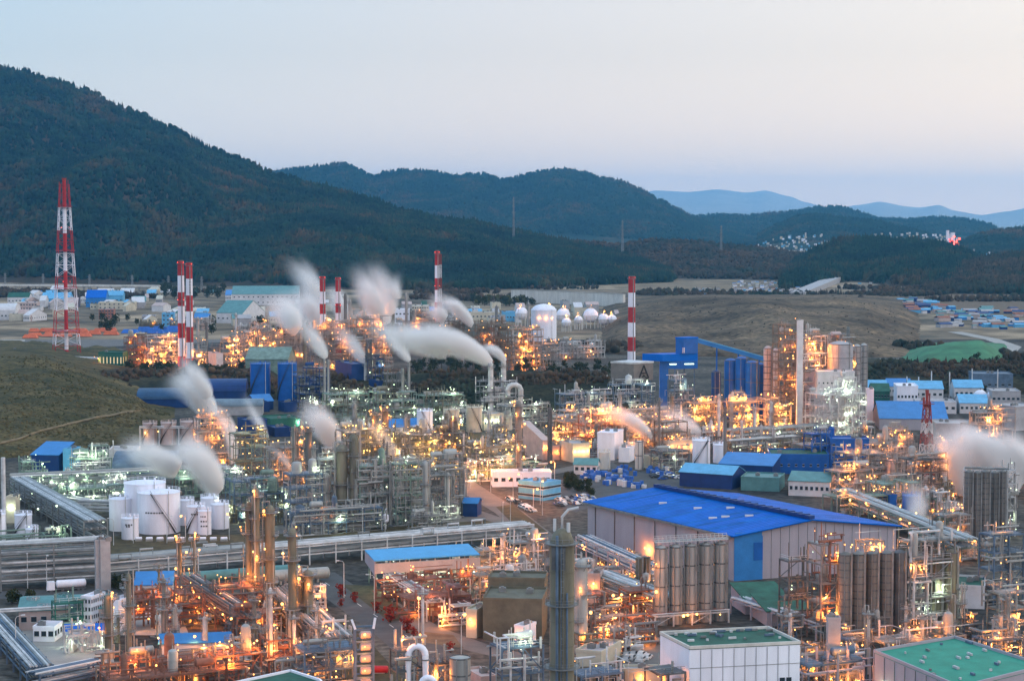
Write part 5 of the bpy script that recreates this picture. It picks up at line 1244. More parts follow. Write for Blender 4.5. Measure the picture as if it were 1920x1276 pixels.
for i in range(16):
    px = rgy.uniform(955, 1000); py = 935+(px-955)*.55+rgy.uniform(-3, 3)
    car(px, py, rgy.choice(['white','silver','dark']), R(-60), 'car parked along the pink lit road', 'cars along the pink lit road')
for i in range(34):
    px = rgy.uniform(1060, 1112); py = 905+(px-1060)*.35+rgy.uniform(-10, 10)
    tree(px, py, 'dark', rgy.uniform(.25, .4), 'dark clipped shrub beside the car park', 'shrubs by the car park', name='shrub')
building(920,1034,912,5.5,10,'long low white building right of the reactors, beside the pink lit road',white,wall_w,'flat',rz=R(4),win=(1,8))
building(972,1052,936,6.5,11,'pale blue long building with ribbon windows along the road',blue_lt,blue_lt,'flat',rz=R(-40),win=(2,9,2.0,.8))
for i, (px, py) in enumerate(((920,922),(962,938),(980,930),(1000,960),(1013,945),(1040,905),(940,905),(900,908),(882,915))): street_lamp(px, py, 'o', 'street lamp shining pinkish orange along the road to the warehouse', 'lamps along the pink lit road', 15000)
for px, py in ((943,990),(1017,965)): street_lamp(px, py, None, 'unlit tall lamp pole near the bend of the pink lit road', 'unlit lamp poles near the pink lit road')
building(868,902,968,5,8,'small blue roofed compressor house right of the reactors',blue_dk,blue_mid,'gable',rz=R(-10))
# ---- reactor unit, left centre
for px, by, ty, w, lb, m_, pl in ((642,984,832,22,'thickest olive column of the reactor unit',clad_o,4),(664,984,812,17,'tallest olive column, just right of the thickest',clad_o,5),(611,984,885,17,'pale column with a wide flanged head left of the olive ones',clad,3),(798,990,862,11,'slim bright column at the right of the reactor unit',clad,3),(840,975,884,8,'thin column near the right end of the reactor unit',clad,2),(863,965,850,6,'thin orange lit column beyond the right end of the reactors',clad_o,2),(690,984,880,7,'short thin column right of the tallest olive one',clad,2),(733,984,868,6,'slim pipe column in the middle of the reactor unit',clad,2)):
    column(px,by,ty,w,lb,m_,plats=pl,watt=900)
UU = dict(watt=1200, every=1, pipe=clad, ves=clad, fill=1.5)
U(538,612,990,888,'blue grey reactor frame at the left of the reactor unit','w',3,fr=steel_b,**UU)
U(596,650,978,860,'tall grey frame behind the pale flanged column','w',3,fr=steel,**UU)
U(668,742,985,872,'dense pipe filled frame right of the olive columns','w',5,fr=steel_g,dens=2.4,**UU)
U(735,805,985,868,'grey frame with an open square bay in the reactor unit','w',5,fr=steel_g,dens=2.4,**UU)
U(800,870,972,862,'right frame of the reactor unit with risers','w',4,fr=steel,dens=2.2,**UU)
U(545,720,1000,955,'low row of exchangers and blue vessels before the reactors','w',3,fr=steel_b,depth=.15,dens=2,**UU)
U(770,860,992,965,'low pumps and piping before the right reactor frame','w',2,fr=steel,depth=.2,dens=2,**UU)
tank(758,982,940,18,'lavender grey tank standing before the reactor frames',wall_l,stair=0)
tank(744,982,952,14,'dark blue tank left of the lavender grey one',steel_b,stair=0)
wt_ = empty('water_tank', G(723,992), 0, 'small white elevated tank on a pole before the reactors', 'tank'); s_=H/(992-410.); a=MB(); a.cyl(0,0,-.1,12*s_,.3,n=8); a.build('pole',steel_w,wt_); a=MB(); a.lathe(0,0,[(.4,12*s_),(6*s_,16*s_),(6*s_,27*s_),(.4,30*s_)],14); a.build('drum',white,wt_,True)
# ---- white tank farm
tank(265,994,908,78,'large white tank behind the biggest white front tank',white,a0=-.9)
tank(291,1002,926,80,'biggest white front tank with two lines of small dark lettering and a diagonal stair',white,a0=-.6,span=-1.15,text=((.52,6.5),))
tank(222,996,936,42,'tall white tank at the left end of the white tank farm',white,a0=-1.3)
tank(241,1012,972,32,'small white front tank with dark lettering',white,stair=0,text=((.68,2.0),(.6,1.4)))
tank(348,985,938,28,'narrow white tank right of the biggest front tank',white,stair=0)
tank(391,984,934,34,'white tank at the back right of the tank farm',white,stair=0)
tank(365,1000,950,34,'white tank with a diagonal stair in the right group',white,a0=-2.5,span=1.4,text=((.7,2.2),))
tank(382,1003,958,25,'small white front tank with lettering in the right group',white,stair=0,text=((.75,2),(.55,2),(.35,2)))
tank(410,992,946,34,'rightmost white tank of the tank farm',white,stair=0)
for px, by, ty, w, lb in ((-6,1020,964,26,'white tank cut by the left edge of the view'),(40,1000,966,32,'white tank at the far left behind a smaller one'),(57,1022,992,24,'small white tank with a stair at the far left')): tank(px,by,ty,w,lb,white,a0=-2.3,span=1.3)
for i in range(9): px = 260+i*20; g0 = G(px,1014); root = empty('pump', g0, .3, 'small white pump on a plinth in front of the white tanks', 'pump', 'pumps before the white tanks'); a=MB(); a.hcyl((-1,0,1),(1,0,1),.5,8); a.build('casing',white,root,True); a=MB(); a.box(-1.2,1.2,-.5,.5,0,.5); a.build('plinth',concrete,root)
for i, (px, py) in enumerate(((213,1022),(250,1018),(313,1018),(348,1014),(430,1012),(500,1008),(603,1002),(680,1000),(722,1004),(957,985))): street_lamp(px, py, 'o' if i in (4, 6, 3) else None, 'slim lamp pole on the bank before the tanks and reactors', 'lamp poles on the bank', 2500)
# ---- green lit racks at left
U(135,216,900,838,'pale green lit steel tower unit at left','w',46,watt=1400,every=2,fr=steel_g,pipe=steel_w)
building(58,122,892,9,18,'dark blue hall with bright blue roof at left',blue_dk,blue_mid,'shed',rise=.2,rz=R(-8))
building(118,142,892,11,10,'pale blue narrow block beside the dark blue hall',blue_lt,blue_lt,'flat',rz=R(-8))
building(200,256,888,10,14,'white walled hall behind the lavender steam',wall_w,wall_g,'flat',rz=R(4))
building(205,330,898,5,26,'blue grey vaulted hall under the lavender steam',steel_b,steel_b,'vault',rise=.2,rz=R(4))
U(40,95,905,865,'greenish stair frame left of the dark blue hall','w',14,watt=900,fr=steel_g,pipe=steel_g)
rack((25,925),(430,905),6.5,'long green grey pipe rack behind the white tanks',9,2,9,steel_g,k='w',n=26,watt=1500)
U(90,240,952,915,'green lit low pipe units before the long rack','w',34,watt=1300,every=2,fr=steel_g,pipe=steel_g,depth=.35)
U(330,460,930,895,'green grey pipe field right of the long rack','w',18,watt=900,fr=steel_g,pipe=steel_g,depth=.4)
U(430,540,975,900,'bluish frame between the white tanks and reactors','w',12,watt=900,fr=steel_b,pipe=steel_g)
rack((85,950),(148,962),4.5,'short grey pipe bridge at left',4,2,5,steel_w)
rack((144,966),(210,968),4.8,'double beam pipe bridge meeting the white tanks',4,2,5,steel_w)
rack((18,935),(158,1022),8,'long diagonal pipe rack running down at left',9,3,8,steel,k='w',n=8,brace=True,watt=900)
column(8,1000,856,8,'tall grey pole at the left edge',steel_w,plats=0,cap=False,pipe=False,ladder=False,name='stack',cat='stack')
building(12,30,980,9,6,'olive green lit slab tower at the left edge',wall_y,wall_y,'flat',rz=0,k='w',nl=1)
U(0,130,1030,1004,'low green piping around the far left white tanks','w',18,watt=1100,fr=steel_g,pipe=steel_g,depth=.3)
for i, px in enumerate((8, 35, 62, 88, 112)): building(px-12,px+12,1040,1.8,5,'low green container roof on the yard edge at far left',green_bd,green_rf,'flat',group='green containers at far left',name='container',cat='container')
# ================================================================ BIG BLUE WAREHOUSE
zE = 13.8; nl_ = G(1376,1090); nl_ = Vector((P(1376,1008,(H-zE)*F/(1008-410.)).x, (H-zE)*F/(1008-410.), 0)); fl_ = (H-zE)*F/(944-410.); fL = Vector((P(1102,944,fl_).x, fl_, 0))
nr_y = (H-zE)*F/(989-410.); nR = Vector((P(1680,989,nr_y).x, nr_y, 0)); fR = fL+(nR-nl_)
wh = empty('warehouse', nl_, 0, 'huge warehouse with a bright blue gabled roof and pale lavender walls', 'warehouse'); A0, A1, B0, B1 = Vector((0,0,0)), fL-nl_, nR-nl_, fR-nl_
uL = A1.normalized(); uG = B0.normalized(); zR = 17.4; rx = .46; R0 = B0*rx; R1 = A1+B0*rx
Z = lambda v, z: Vector((v.x, v.y, z))
a = MB(); a.prism([tuple(A0)[:2], tuple(B0)[:2], tuple(B1)[:2], tuple(A1)[:2]], -.2, zE)
b_ = len(a.v); a.v += [tuple(Z(A0,zE)), tuple(Z(B0,zE)), tuple(Z(R0,zR-.1))]; a.f.append((b_,b_+1,b_+2)); a.m.append(0)
b_ = len(a.v); a.v += [tuple(Z(A1,zE)), tuple(Z(B1,zE)), tuple(Z(R1,zR-.1))]; a.f.append((b_,b_+1,b_+2)); a.m.append(0)
a.build('wall', wall_l, wh)
rbm = mat('warehouse_roof', (.0,.135,.58), .55, 0, .13, .12, spec=.06)
for (e0_, e1_, z0_) in ((A0, A1, zE), (B0, B1, zE)):
    sgn = -1 if e0_ is A0 else 1; o1 = uL*1.5; o2 = uG*1.2*sgn
    a = MB(); p = [Z(e0_-o1+o2, z0_-.1), Z(R0-o1, zR), Z(R1+o1, zR), Z(e1_+o1+o2, z0_-.1)]; ns_ = 46
    for q in range(ns_):
        t0_, t1_ = q/ns_, (q+1)/ns_-.0035; a.k = rgy.choice((0, 0, 0, 1, 2)); w4 = [p[0].lerp(p[3], t0_), p[1].lerp(p[2], t0_), p[1].lerp(p[2], t1_), p[0].lerp(p[3], t1_)]; a.hexa([*w4, *[u_+Vector((0,0,.35)) for u_ in w4]])
    a.k = 3; a.hexa([*[u_-Vector((0,0,.12)) for u_ in p], *[u_+Vector((0,0,.02)) for u_ in p]])
    a.build('roof', [rbm, mat('warehouse_roof_faded', (.006,.15,.53), .6, 0, .2, .12, spec=.06), mat('warehouse_roof_new', (.0,.125,.57), .5, 0, .08, .3, spec=.06), blue_dk], wh)
a = MB(); a.bar(Z(R0-uL*1, zR+.9), Z(R1+uL, zR+.9), 1.0, 2.2)
for q in range(22): pq = R0.lerp(R1, (q+.5)/22); a.bar(Z(pq-uG*1.3, zR+1.5), Z(pq+uG*1.3, zR+1.5), .25, .8)
a.build('ridge_vent', blue_dk, wh)
a = MB(); a.bar(Z(A0-uG*1.3, zE-.3), Z(A1-uG*1.3+uL, zE-.3), .7, .5); a.build('gutter', steel, wh)
a = MB()
for q in range(1, 15): t_ = .17+.83*q/15; z_ = zE+(zR-zE)*(t_/rx if t_ < rx else (1-t_)/(1-rx)); pq = B0*t_-uL*.03; a.bar(Z(pq, 0), Z(pq, z_-.5), .12, .12)
a.build('panel_joint', steel, wh)
nj = 7
for q in range(1, nj+1):
    pq = A0.lerp(A1, q/nj-.06); a = MB(); a.bar(Z(pq-uG*.12, 0), Z(pq-uG*.12, zE-.8), .5, .25); a.build('downpipe', steel_d, wh)
for t0, t1, z0_, z1_, m_ in ((0, .17, 0, zE-.4, blue_mid), (.005, .165, zE+.0-.4, zE+.9, blue_mid), (.115, .168, 6, 11.5, blue_tk)):
    a = MB(); f0, f1 = B0*t0, B0*t1; off = uL*-(.25 if m_ is blue_mid else .4); a.bar(Z(f0+off, (z0_+z1_)/2), Z(f1+off, (z0_+z1_)/2), z1_-z0_, .3); a.build('blue_panel' if m_ is blue_mid else 'door', m_, wh)
for tx, tz in ((.22,.3),(.3,.28),(.35,.5),(.42,.22),(.30,.7),(.6,.4)):
    pq = A0.lerp(A1, tz)+B0*(rx*tx*1.6 if tx < .6 else .8*rx); f_ = tx*1.6 if tx < .6 else .8; a = MB(); z_ = zE+(zR-zE)*f_; a.box(pq.x-1.3,pq.x+1.3,pq.y-.5,pq.y+.5,z_,z_+.8); a.build('roof_hatch', wall_w, wh)
lamps(wh, [tuple(Z(A0.lerp(A1,.55)-uG*1.5, 3.6))], 'o', 1, 7000, 1.3)
# halls behind the warehouse
building(1350,1470,898,6,16,'blue walled hall with light blue roof before the dark blue block',blue_dk,blue_mid,'shed',rise=.2,rz=R(-20))
building(1276,1400,914,6,14,'light blue long roof just behind the big warehouse',blue_dk,blue_lt,'gable',rise=.2,rz=R(-28))
building(1445,1560,888,8,20,'deep blue block with a green flat roof and small white windows',blue_tk,green_rf,'flat',rz=R(-4),win=(1,8,.9,.9))
building(1556,1632,880,13,12,'deep blue tower end of the block with white windows',blue_tk,blue_tk,'flat',rz=R(-4),win=(3,5,1.1,.9),lit=.4)
building(1530,1566,872,16,8,'small deep blue penthouse above the green flat roof',blue_tk,blue_tk,'flat',rz=R(-4))
U(1515,1565,880,812,'blue painted frame on the deep blue block','w',14,fr=blue_tk,pipe=steel_b,watt=1200)
building(1390,1480,920,5,16,'teal flat roofed hall behind the warehouse ridge',teal,teal,'flat',rz=R(-16))
building(1480,1580,930,6,18,'pale teal gabled hall with white wall right of the warehouse ridge',wall_w,teal,'gable',rz=R(-18),rise=.15,win=(1,8))
building(1345,1395,905,4,10,'row of grey hut roofs between the blue halls',wall_g,teal,'flat',rz=R(-28))
U(1560,1650,930,882,'orange lit pipework beyond the teal hall','o',46,watt=1300,every=1,fr=steel)
U(1585,1715,905,850,'grey pipe unit with a pink tank and orange lamps','o',40,watt=1300,every=1,fr=steel)
silo(1674,905,862,26,'pinkish drum tank among the orange lit pipes',wall_p,bands=1)
U(1640,1740,960,905,'dense grey pipe area left of the lattice mast','o',34,watt=1200,every=1,fr=steel_g)
U(1700,1790,930,860,'dark pipe area around the foot of the lattice mast','o',34,watt=1200,every=1,fr=steel_d)
U(1500,1720,862,832,'low grey piping behind the deep blue block','o',26,watt=1100,every=1,fr=steel,depth=.3)
U(1668,1705,836,800,'small unit with two bright orange lamps','o',12,watt=2200,every=1)
U(1818,1912,884,772,'blazing orange lit unit at the right edge above the big steam','o',150,watt=2600,every=1,fill=1.4)
building(1690,1712,838,5,8,'small pink block beside the orange lamps',wall_p,wall_g,'flat')
building(1650,1790,806,6,40,'wide blue roofed hall below the white houses at right',wall_l,blue_mid,'gable',rise=.18,rz=R(-6))
building(1755,1832,830,9,20,'plain grey hall right of the lattice mast top',wall_g,wall_g,'flat',rz=R(-6))
building(1870,1960,806,12,20,'grey hall at the right edge behind the orange unit',wall_g,wall_g,'flat')
for px, py, w, h_, c_, rf_, lb, kd in ((1640,745,60,6,wall_w,blue_lt,'pale blue roofed shed near the dark slope','gable'),(1690,742,50,6,wall_w,blue_mid,'mid blue roofed shed near the dark slope','gable'),(1740,750,70,7,wall_w,blue_lt,'long light blue shed in the right district','gable'),(1705,760,46,11,white,white,'white block with dark round windows in the right district','flat'),(1655,752,40,6,green_bd,green_rf,'small green lit hall beside the green frame','gable'),(1760,775,80,6,wall_w,wall_g,'grey white low hall in the right district','flat'),(1820,748,60,7,wall_w,blue_lt,'pale hall with twin domes beside it','gable'),(1865,738,80,12,steel_b,steel_b,'dark blue grey hall at the right edge','flat'),(1830,775,60,6,wall_w,blue_lt,'light roofed shed below the twin domes','gable'),(1890,760,60,8,wall_g,wall_g,'grey block at the right edge of the district','flat')):
    building(px-w/2,px+w/2,py,h_,22,lb,c_,rf_,kd,(1,6),rz=R(-6))
for px, lb in ((1838,'left white dome in the right district'),(1863,'right white dome in the right district')):
    root = empty('dome_tank', G(px,756), 0, lb, 'tank'); a=MB(); a.sphere(0,0,4,4.2,20,10,t0=.3,t1=1); a.build('dome',white,root,True); a=MB(); a.cyl(0,0,-.1,1.8,4.0,n=20); a.build('base',offwhite,root); a=MB(); a.cyl(0,0,8,9.4,.4,n=6); a.build('vent',steel,root)
tank(1712,985,930,34,'low dark blue tank with a bluish steam veil',blue_tk,stair=0)
building(1655,1680,965,7,7,'small bright blue box left of the blue tank',blue_tk,blue_tk,'flat')
building(1700,1750,1000,5,10,'small orange lit open shed under the veil of steam',wall_y,wall_y,'flat',k='o',nl=3)
rack((1560,958),(1790,1058),8,'long pipe rack beside the right eave of the warehouse',9,2,8,steel_g,k='o',n=14,watt=1300)
U(1560,1680,968,930,'grey green pipe maze behind the right end of the warehouse','o',24,watt=900,fr=steel_g,depth=.5)
U(1760,1830,1035,965,'pipe frame left of the black silos','o',20,watt=1200,fr=steel)
for i, (px, w) in enumerate(((1817,17),(1833,17),(1849,18),(1866,18),(1880,14))):
    silo(px,1012+ (2 if i < 3 else -2),880+ (i%2)*2,w,('leftmost','second','third','fourth','rightmost')[i]+' black silo of the tall black bank at right',clad_d,bands=13)
U(1880,1908,1005,880,'narrow lattice stair frame right of the black silos','w',20,watt=900,fr=steel_w,cell=4,depth=1)
rk = rack((1808,1006),(1888,1008),23.4,'thin railing frame on top of the black silos',1,1,5,steel_w) 
U(1850,1930,1130,1000,'grey blue frame at the right edge below the black silos','o',26,watt=1200,fr=steel_b)
U(1865,1940,1200,1110,'orange lit frame at the right edge','o',26,watt=2000,every=1,fr=steel)
# trees on the dark slopes
rgt2 = random.Random(31)
def tree_row(n, x0, x1, y0, y1, kinds, lb, grp, s0=.7, s1=1.1):
    for i in range(n):
        px = rgt2.uniform(x0, x1); q = rgt2.random(); tree(px, y0+(y1-y0)*q, rgt2.choice(kinds), rgt2.uniform(s0, s1), lb, grp)
tree_row(46,770,1150,690,712,['dark','dark','tall'],'dark tree on the terrace slope left of the hopper building','trees on the middle terrace slope')
tree_row(36,1630,1918,690,716,['dark','tall'],'dark tree on the dark slope below the green tarped bank','trees on the right dark slope')
tree_row(30,236,460,696,716,['dark','dark'],'dark tree below the orange units at left','trees below the left orange units')
tree_row(26,150,560,600,630,['dark'],'dark tree in the gap between the factory district and the refinery','trees behind the left orange units',.7,1.3)
tree_row(24,880,1000,566,574,['dark','dark','yellow'],'dark tree in front of the pale concrete wall','trees before the pale wall',1.0,1.6)
tree_row(20,300,430,545,560,['dark'],'dark tree below the end of the railway viaduct','trees below the viaduct',1.2,1.8)
tree_row(12,1000,1150,725,745,['yellow'],'yellow green bush on the slope left of the hopper building','bushes on the middle slope',.6,.9)
for i, (px, top) in enumerate(((1700,705),(1722,706),(1746,695),(1780,697),(1822,690),(1870,692),(1120,706),(1138,702),(985,708),(1085,700))): 
    g_ = column(px,745,top,2,'thin grey pole standing before the dark slope',steel_w,plats=0,pipe=False,ladder=False,name='pole',cat='pole',group='thin poles before the dark slopes',cap=False)
# ================================================================ FOREGROUND
rack((2,1108),(200,1096),13,'tall five level pipe rack at the left of the foreground',8,5,9,steel,[clad,steel,steel_w],step=13,pr=(.2,.5))
rack((203,1092),(480,1068),6.3,'long low pipe rack running right from the tall one',11,2,10,steel_w,[steel_w,clad,steel],loops=5,step=9,pr=(.2,.5))
rack((480,1068),(1000,1020),6.3,'long pipe rack with white expansion loops behind the blue canopy',11,2,10,steel_w,[steel_w,clad,steel],loops=9,step=9,pr=(.2,.5))
for i,(px,lb) in enumerate(((188,'left'),(197,'right'))): g_=building(px-5,px+4,1106,14.5,1.6,'%s concrete portal leg where the long pipe racks meet'%lb,wall_g,wall_g,'flat',rz=ROT,name='portal',cat='frame')
tk_ = empty('horizontal_tank',G(430,1092),R(24),'long pale green horizontal vessel below the pipe rack','tank'); a=MB(); a.hcyl((-22,0,2.6),(22,0,2.6),1.7,16); a.build('shell',teal,tk_,True); 
for q in (-16,-5,5,16): a=MB(); a.box(q-.4,q+.4,-1.4,1.4,-.1,1.8); a.build('saddle',concrete,tk_)
tk_ = empty('horizontal_tank',G(560,1092),R(20),'grey horizontal vessel left of the blue canopy','tank'); a=MB(); a.hcyl((-9,0,2.6),(9,0,2.6),1.8,16); a.build('shell',clad,tk_,True); a=MB(); a.box(-6,-5.4,-1.2,1.2,-.1,1.8); a.box(5.4,6,-1.2,1.2,-.1,1.8); a.build('saddle',concrete,tk_)
# left foreground buildings
building(15,200,1178,5.2,20,'long pinkish hall with a sea green roof at the lower left',wall_p,teal,'gable',rise=.08,rz=R(10),win=(1,9))
building(155,186,1180,8.5,7,'white tower block with small windows at lower left',white,white,'flat',rz=R(-20),win=(4,3))
building(213,230,1184,8,7,'narrow white block right of the first slim grey stack',white,white,'flat',rz=R(-20))
for px, by, ty, w, lb in ((60,1170,1128,24,'grey cylinder tank in front of the pinkish hall'),(80,1178,1142,24,'second grey cylinder tank, nearer'),(118,1166,1122,26,'greenish cylinder tank in front of the pinkish hall'),(138,1178,1138,24,'second greenish cylinder tank')): tank(px,by,ty,w,lb,wall_g if px < 100 else teal,stair=0)
U(100,160,1186,1128,'small green frame between the cylinder tanks','w',6,watt=700,fr=green_bd,pipe=steel_g)
building(62,106,1202,3.4,7,'small white kiosk with three dark windows in the yard',white,wall_w,'flat',rz=R(-4),win=(1,3,1.3,1.3))
sh = empty('shelter',G(160,1205),R(8),'bright blue gabled canopy over equipment in the floodlit yard','canopy')
for sx in (-4.6,4.6):
    for sy in (-3,3): a=MB(); a.cyl(sx,sy,-.1,4.2,.14,n=6); a.build('post',steel_w,sh)
a=MB(); a.hexa([(-5.3,-3.8,4.0),(5.3,-3.8,4.0),(5.3,0,5.1),(-5.3,0,5.1),(-5.3,-3.8,4.15),(5.3,-3.8,4.15),(5.3,0,5.25),(-5.3,0,5.25)]); a.hexa([(-5.3,0,5.1),(5.3,0,5.1),(5.3,3.8,4.0),(-5.3,3.8,4.0),(-5.3,0,5.25),(5.3,0,5.25),(5.3,3.8,4.15),(-5.3,3.8,4.15)]); a.build('roof',blue_roof,sh)
lamps(sh,[(-3,-4.2,3.2),(2,-4.4,3.2),(4,-4.4,3)],'w',1,1600,.7)
U(125,185,1222,1188,'small white pumps and drums under the blue canopy','w',4,watt=900,fr=steel_w,pipe=steel_w,ves=white,cell=4,lev=1)
building(248,322,1122,4,8,'small hall with a light blue roof beyond the rust coloured racks',wall_w,blue_mid,'shed',rise=.3,rz=R(6))
sh2 = building(292,430,1232,3.8,9,'long bright blue roof over the pipe racks at lower left',wall_w,blue_mid,'gable',rise=.16,rz=R(8)); lamps(sh2,[(-9,-1,5.5),(0,-1,5.6),(9,-1,3)],'o',1,1800)
U(246,332,1178,1120,'rust orange lit exchanger bay right of the white blocks','o',26,watt=2600,every=1,fr=rust,pipe=rust,ves=rust)
for args in ((330,430,1172,1110,'rust coloured rack with pipe tops left of the long diagonal rack'),(400,505,1166,1100,'rust rack crowded with fin fans left of the tall stack'),(430,520,1210,1150,'rust rack in front of the fin fan rack')):
    U(*args,'o',30,watt=2200,every=1,fr=rust,pipe=steel_d,ves=clad,lev=3,dens=1.2)
rack((330,1135),(445,1215),8,'long dark diagonal rack with a white handrail in the rust area',7,2,7,rust,[steel_d,clad,rust],k='o',n=8,watt=1800)
rack((500,1150),(600,1250),7,'dark diagonal pipe rack right of the tall grey stack',9,2,9,steel_d,[steel_w,steel,clad],k='o',n=7,watt=1800)
for px, by, ty, w, lb, m_, pl in ((468,1150,938,14,'first olive column of the close group at lower left',clad_o,4),(482,1152,912,13,'second olive column of the close group',clad_o,5),(507,1150,944,19,'thick grey olive column right of the close group',clad_o,4),(549,1205,986,16,'tall olive column standing apart left of the road',clad_o,4),(338,1120,1006,8,'slim dark column left of the long rack view',clad_o,3),(366,1122,1000,6,'thin column with orange lamps beside the slim dark one',clad_o,3),(205,1232,1112,17,'stout grey olive stack in front of the white blocks',clad_o,3),(243,1245,1072,10,'slim grey olive stack right of the stout one',clad_o,3),(578,1200,1066,20,'orange lit twin shell column beside the road',clad_o,4),(562,1200,1078,11,'slim orange lit column left of it beside the road',clad_o,4),(508,1262,1098,8,'white thin stack rising from the rust area',steel_w,2),(552,1255,1150,7,'thin pale stack above bright orange lamps',steel_w,2),(432,1255,1195,6,'short thin stack at the bottom left centre',steel_w,1),(300,1200,1150,4,'thin pole among the rust racks',steel_w,0)):
    column(px,by,ty,w,lb,m_,plats=pl,k='o' if pl >= 3 and px not in (507,243) else None,watt=1500)
lamps(empty('lamp_cluster',G(480,1160),0,'bright orange lamps at the foot of the column group','lamps'),[(x,-2+y,z) for x,y,z in ((-4,0,6),(0,1,12),(3,-1,20),(6,0,3),(10,0,9),(14,2,3))],'o',1,2600)
for args in ((180,300,1282,1240,'orange lit pipe tangle at the bottom left'),(290,400,1284,1236,'orange lit pipes at the bottom below the blue roof'),(395,500,1284,1225,'orange lit frame at the bottom left of the green roof'),(495,600,1262,1195,'dense orange lit frame below the tall stacks'),(560,680,1290,1215,'grey purple frame at the bottom beside the road')):
    U(*args,'o',26,watt=2400,every=1,fr=rust if args[0] < 560 else steel_b,pipe=steel,ves=clad,dens=1.2)
U(600,665,1240,1190,'pale pipe loops at the edge of the road','o',14,watt=1500,fr=steel_w,pipe=steel_w)
U(200,470,1300,1262,'rust frame along the bottom edge at left','o',34,watt=2600,every=1,fr=rust,pipe=rust,depth=.3)
rack((-32,1190),(52,1290),5,'blue grey diagonal pipe rack at the bottom left corner',8,2,6,steel_b,[steel_w,steel_b,steel],k=None)
rack((75,1305),(190,1280),5,'blue grey pipe rack along the bottom left',7,2,5,steel_b,[steel_w,steel_b],k=None)
rack((0,1186),(165,1176),6,'single thin grey pipe bridge at the left edge',2,1,2,steel_w,[steel_w],step=20)
# green roof at the bottom
zg = 10.0; pts = [G(430,1283,zg),G(545,1258,zg),G(600,1276,zg),G(640,1330,zg),G(430,1345,zg)]
gr_ = empty('roofed_tank',Vector((pts[0].x,pts[0].y,0)),0,'big dark green roof with white edges cut by the bottom edge','building'); o0=Vector((pts[0].x,pts[0].y,0)); q_=[(p-o0) for p in pts]
a=MB(); a.prism([(p.x,p.y) for p in q_][::-1],-.1,zg-.3); a.build('wall',wall_w,gr_); a=MB(); a.prism([(p.x,p.y) for p in q_][::-1],zg-.29,zg); a.build('roof',green_rf,gr_); a=MB()
for i in range(5): a.bar(q_[i]+Vector((0,0,.25)),q_[(i+1)%5]+Vector((0,0,.25)),.5,.5)
a.build('coping',white,gr_)
# blue canopy with pipe racks beneath
cn_ = empty('canopy',G(800,1098),0,'long sky blue canopy roof over green lit pumps','canopy'); zc = 9.5
c4 = [G(702,1052,zc),G(900,1040,zc),G(878,1020,zc+1.2),G(684,1032,zc+1.2)]; o0=G(800,1098)
a=MB(); p=[q-o0 for q in c4]; a.hexa([*p,*[q+Vector((0,0,.3)) for q in p]]); a.build('roof',blue_lt if False else mat('sky_blue_roof',(.06,.32,.62),.5,0,.06),cn_)
for i in range(8): q=p[0].lerp(p[1],(i+.05)/7.1); a=MB(); a.box(q.x-.2,q.x+.2,q.y+.3,q.y+.7,-.1,zc-.05); a.build('post',steel,cn_)
q0_,q1_=p[0],p[1]; a=MB(); a.bar(Vector((q0_.x,q0_.y+.3,zc-2.2)),Vector((q1_.x,q1_.y+.3,zc-2.2)),3.0,.15); a.build('side_sheeting',wall_g,cn_)
a=MB(); b1_,b2_=p[3],p[0]; a.hexa([(b1_.x,b1_.y,zc-2),(b2_.x,b2_.y,zc-4.2),(b2_.x+.2,b2_.y,zc-4.2),(b1_.x+.2,b1_.y,zc-2),(b1_.x,b1_.y,zc+1.1),(b2_.x,b2_.y,zc),(b2_.x+.2,b2_.y,zc),(b1_.x+.2,b1_.y,zc+1.1)]); a.build('side_sheeting',wall_l,cn_)
lamps(cn_,[(q1_.x*t+q0_.x*(1-t),q1_.y*t+q0_.y*(1-t)+2,4.2) for t in (.08,.2,.33,.45,.58,.7,.82,.94)],'w',1,2600,.8)
U(700,890,1092,1062,'green lit pumps beneath the sky blue canopy','w',12,watt=1500,fr=steel_g,pipe=steel_w,lev=1,depth=.2)
U(712,905,1122,1084,'blazing orange pipe manifold in front of the blue canopy','o',56,watt=2000,every=1,fr=rust,pipe=rust,ves=rust,depth=.18)
U(755,895,1160,1118,'field of reddish purple fin fan exchangers','o',26,watt=1700,every=1,fr=rust,pipe=mat('mauve_steel',(.22,.13,.13),.6),ves=mat('mauve_steel',(0,0,0)),lev=1,dens=2.2,depth=.45)
rack((720,1112),(800,1165),5.5,'white handrailed rack edge along the fin fans',6,1,5,steel_w,k='o',n=4,watt=1200)
U(820,905,1172,1150,'reddish pipe tops at the front of the fin fan field','o',18,watt=2200,every=1,fr=rust,pipe=steel_w,lev=1)
building(880,912,1195,7,10,'orange lit blank wall at the end of the fin fan field',wall_y,wall_y,'flat',rz=R(-20),k='o',nl=1)
building(905,1028,1200,10.5,16,'large dark olive block left of the tallest foreground column',wall_o,wall_o,'flat',rz=R(-6))
building(915,1028,1172,12.5,10,'upper step of the dark olive block',wall_o,wall_o,'flat',rz=R(-6))
building(965,1005,1212,5,6,'small white hut lit orange in front of the dark olive block',white,wall_w,'flat',rz=R(-30),k='o',nl=1)
for args in ((890,960,1090,1030,'white and orange frame left of the tallest foreground column'),(955,1030,1100,1015,'grey and white fan deck left of the tallest column'),(900,1030,1135,1080,'pale pipe rack above the dark olive block')):
    U(*args,'o',28,watt=2000,every=1,fr=steel,pipe=steel_w)
column(943,1060,998,10,'short white post like column with an orange lamp on top',steel_w,plats=1,k='o',pipe=False)
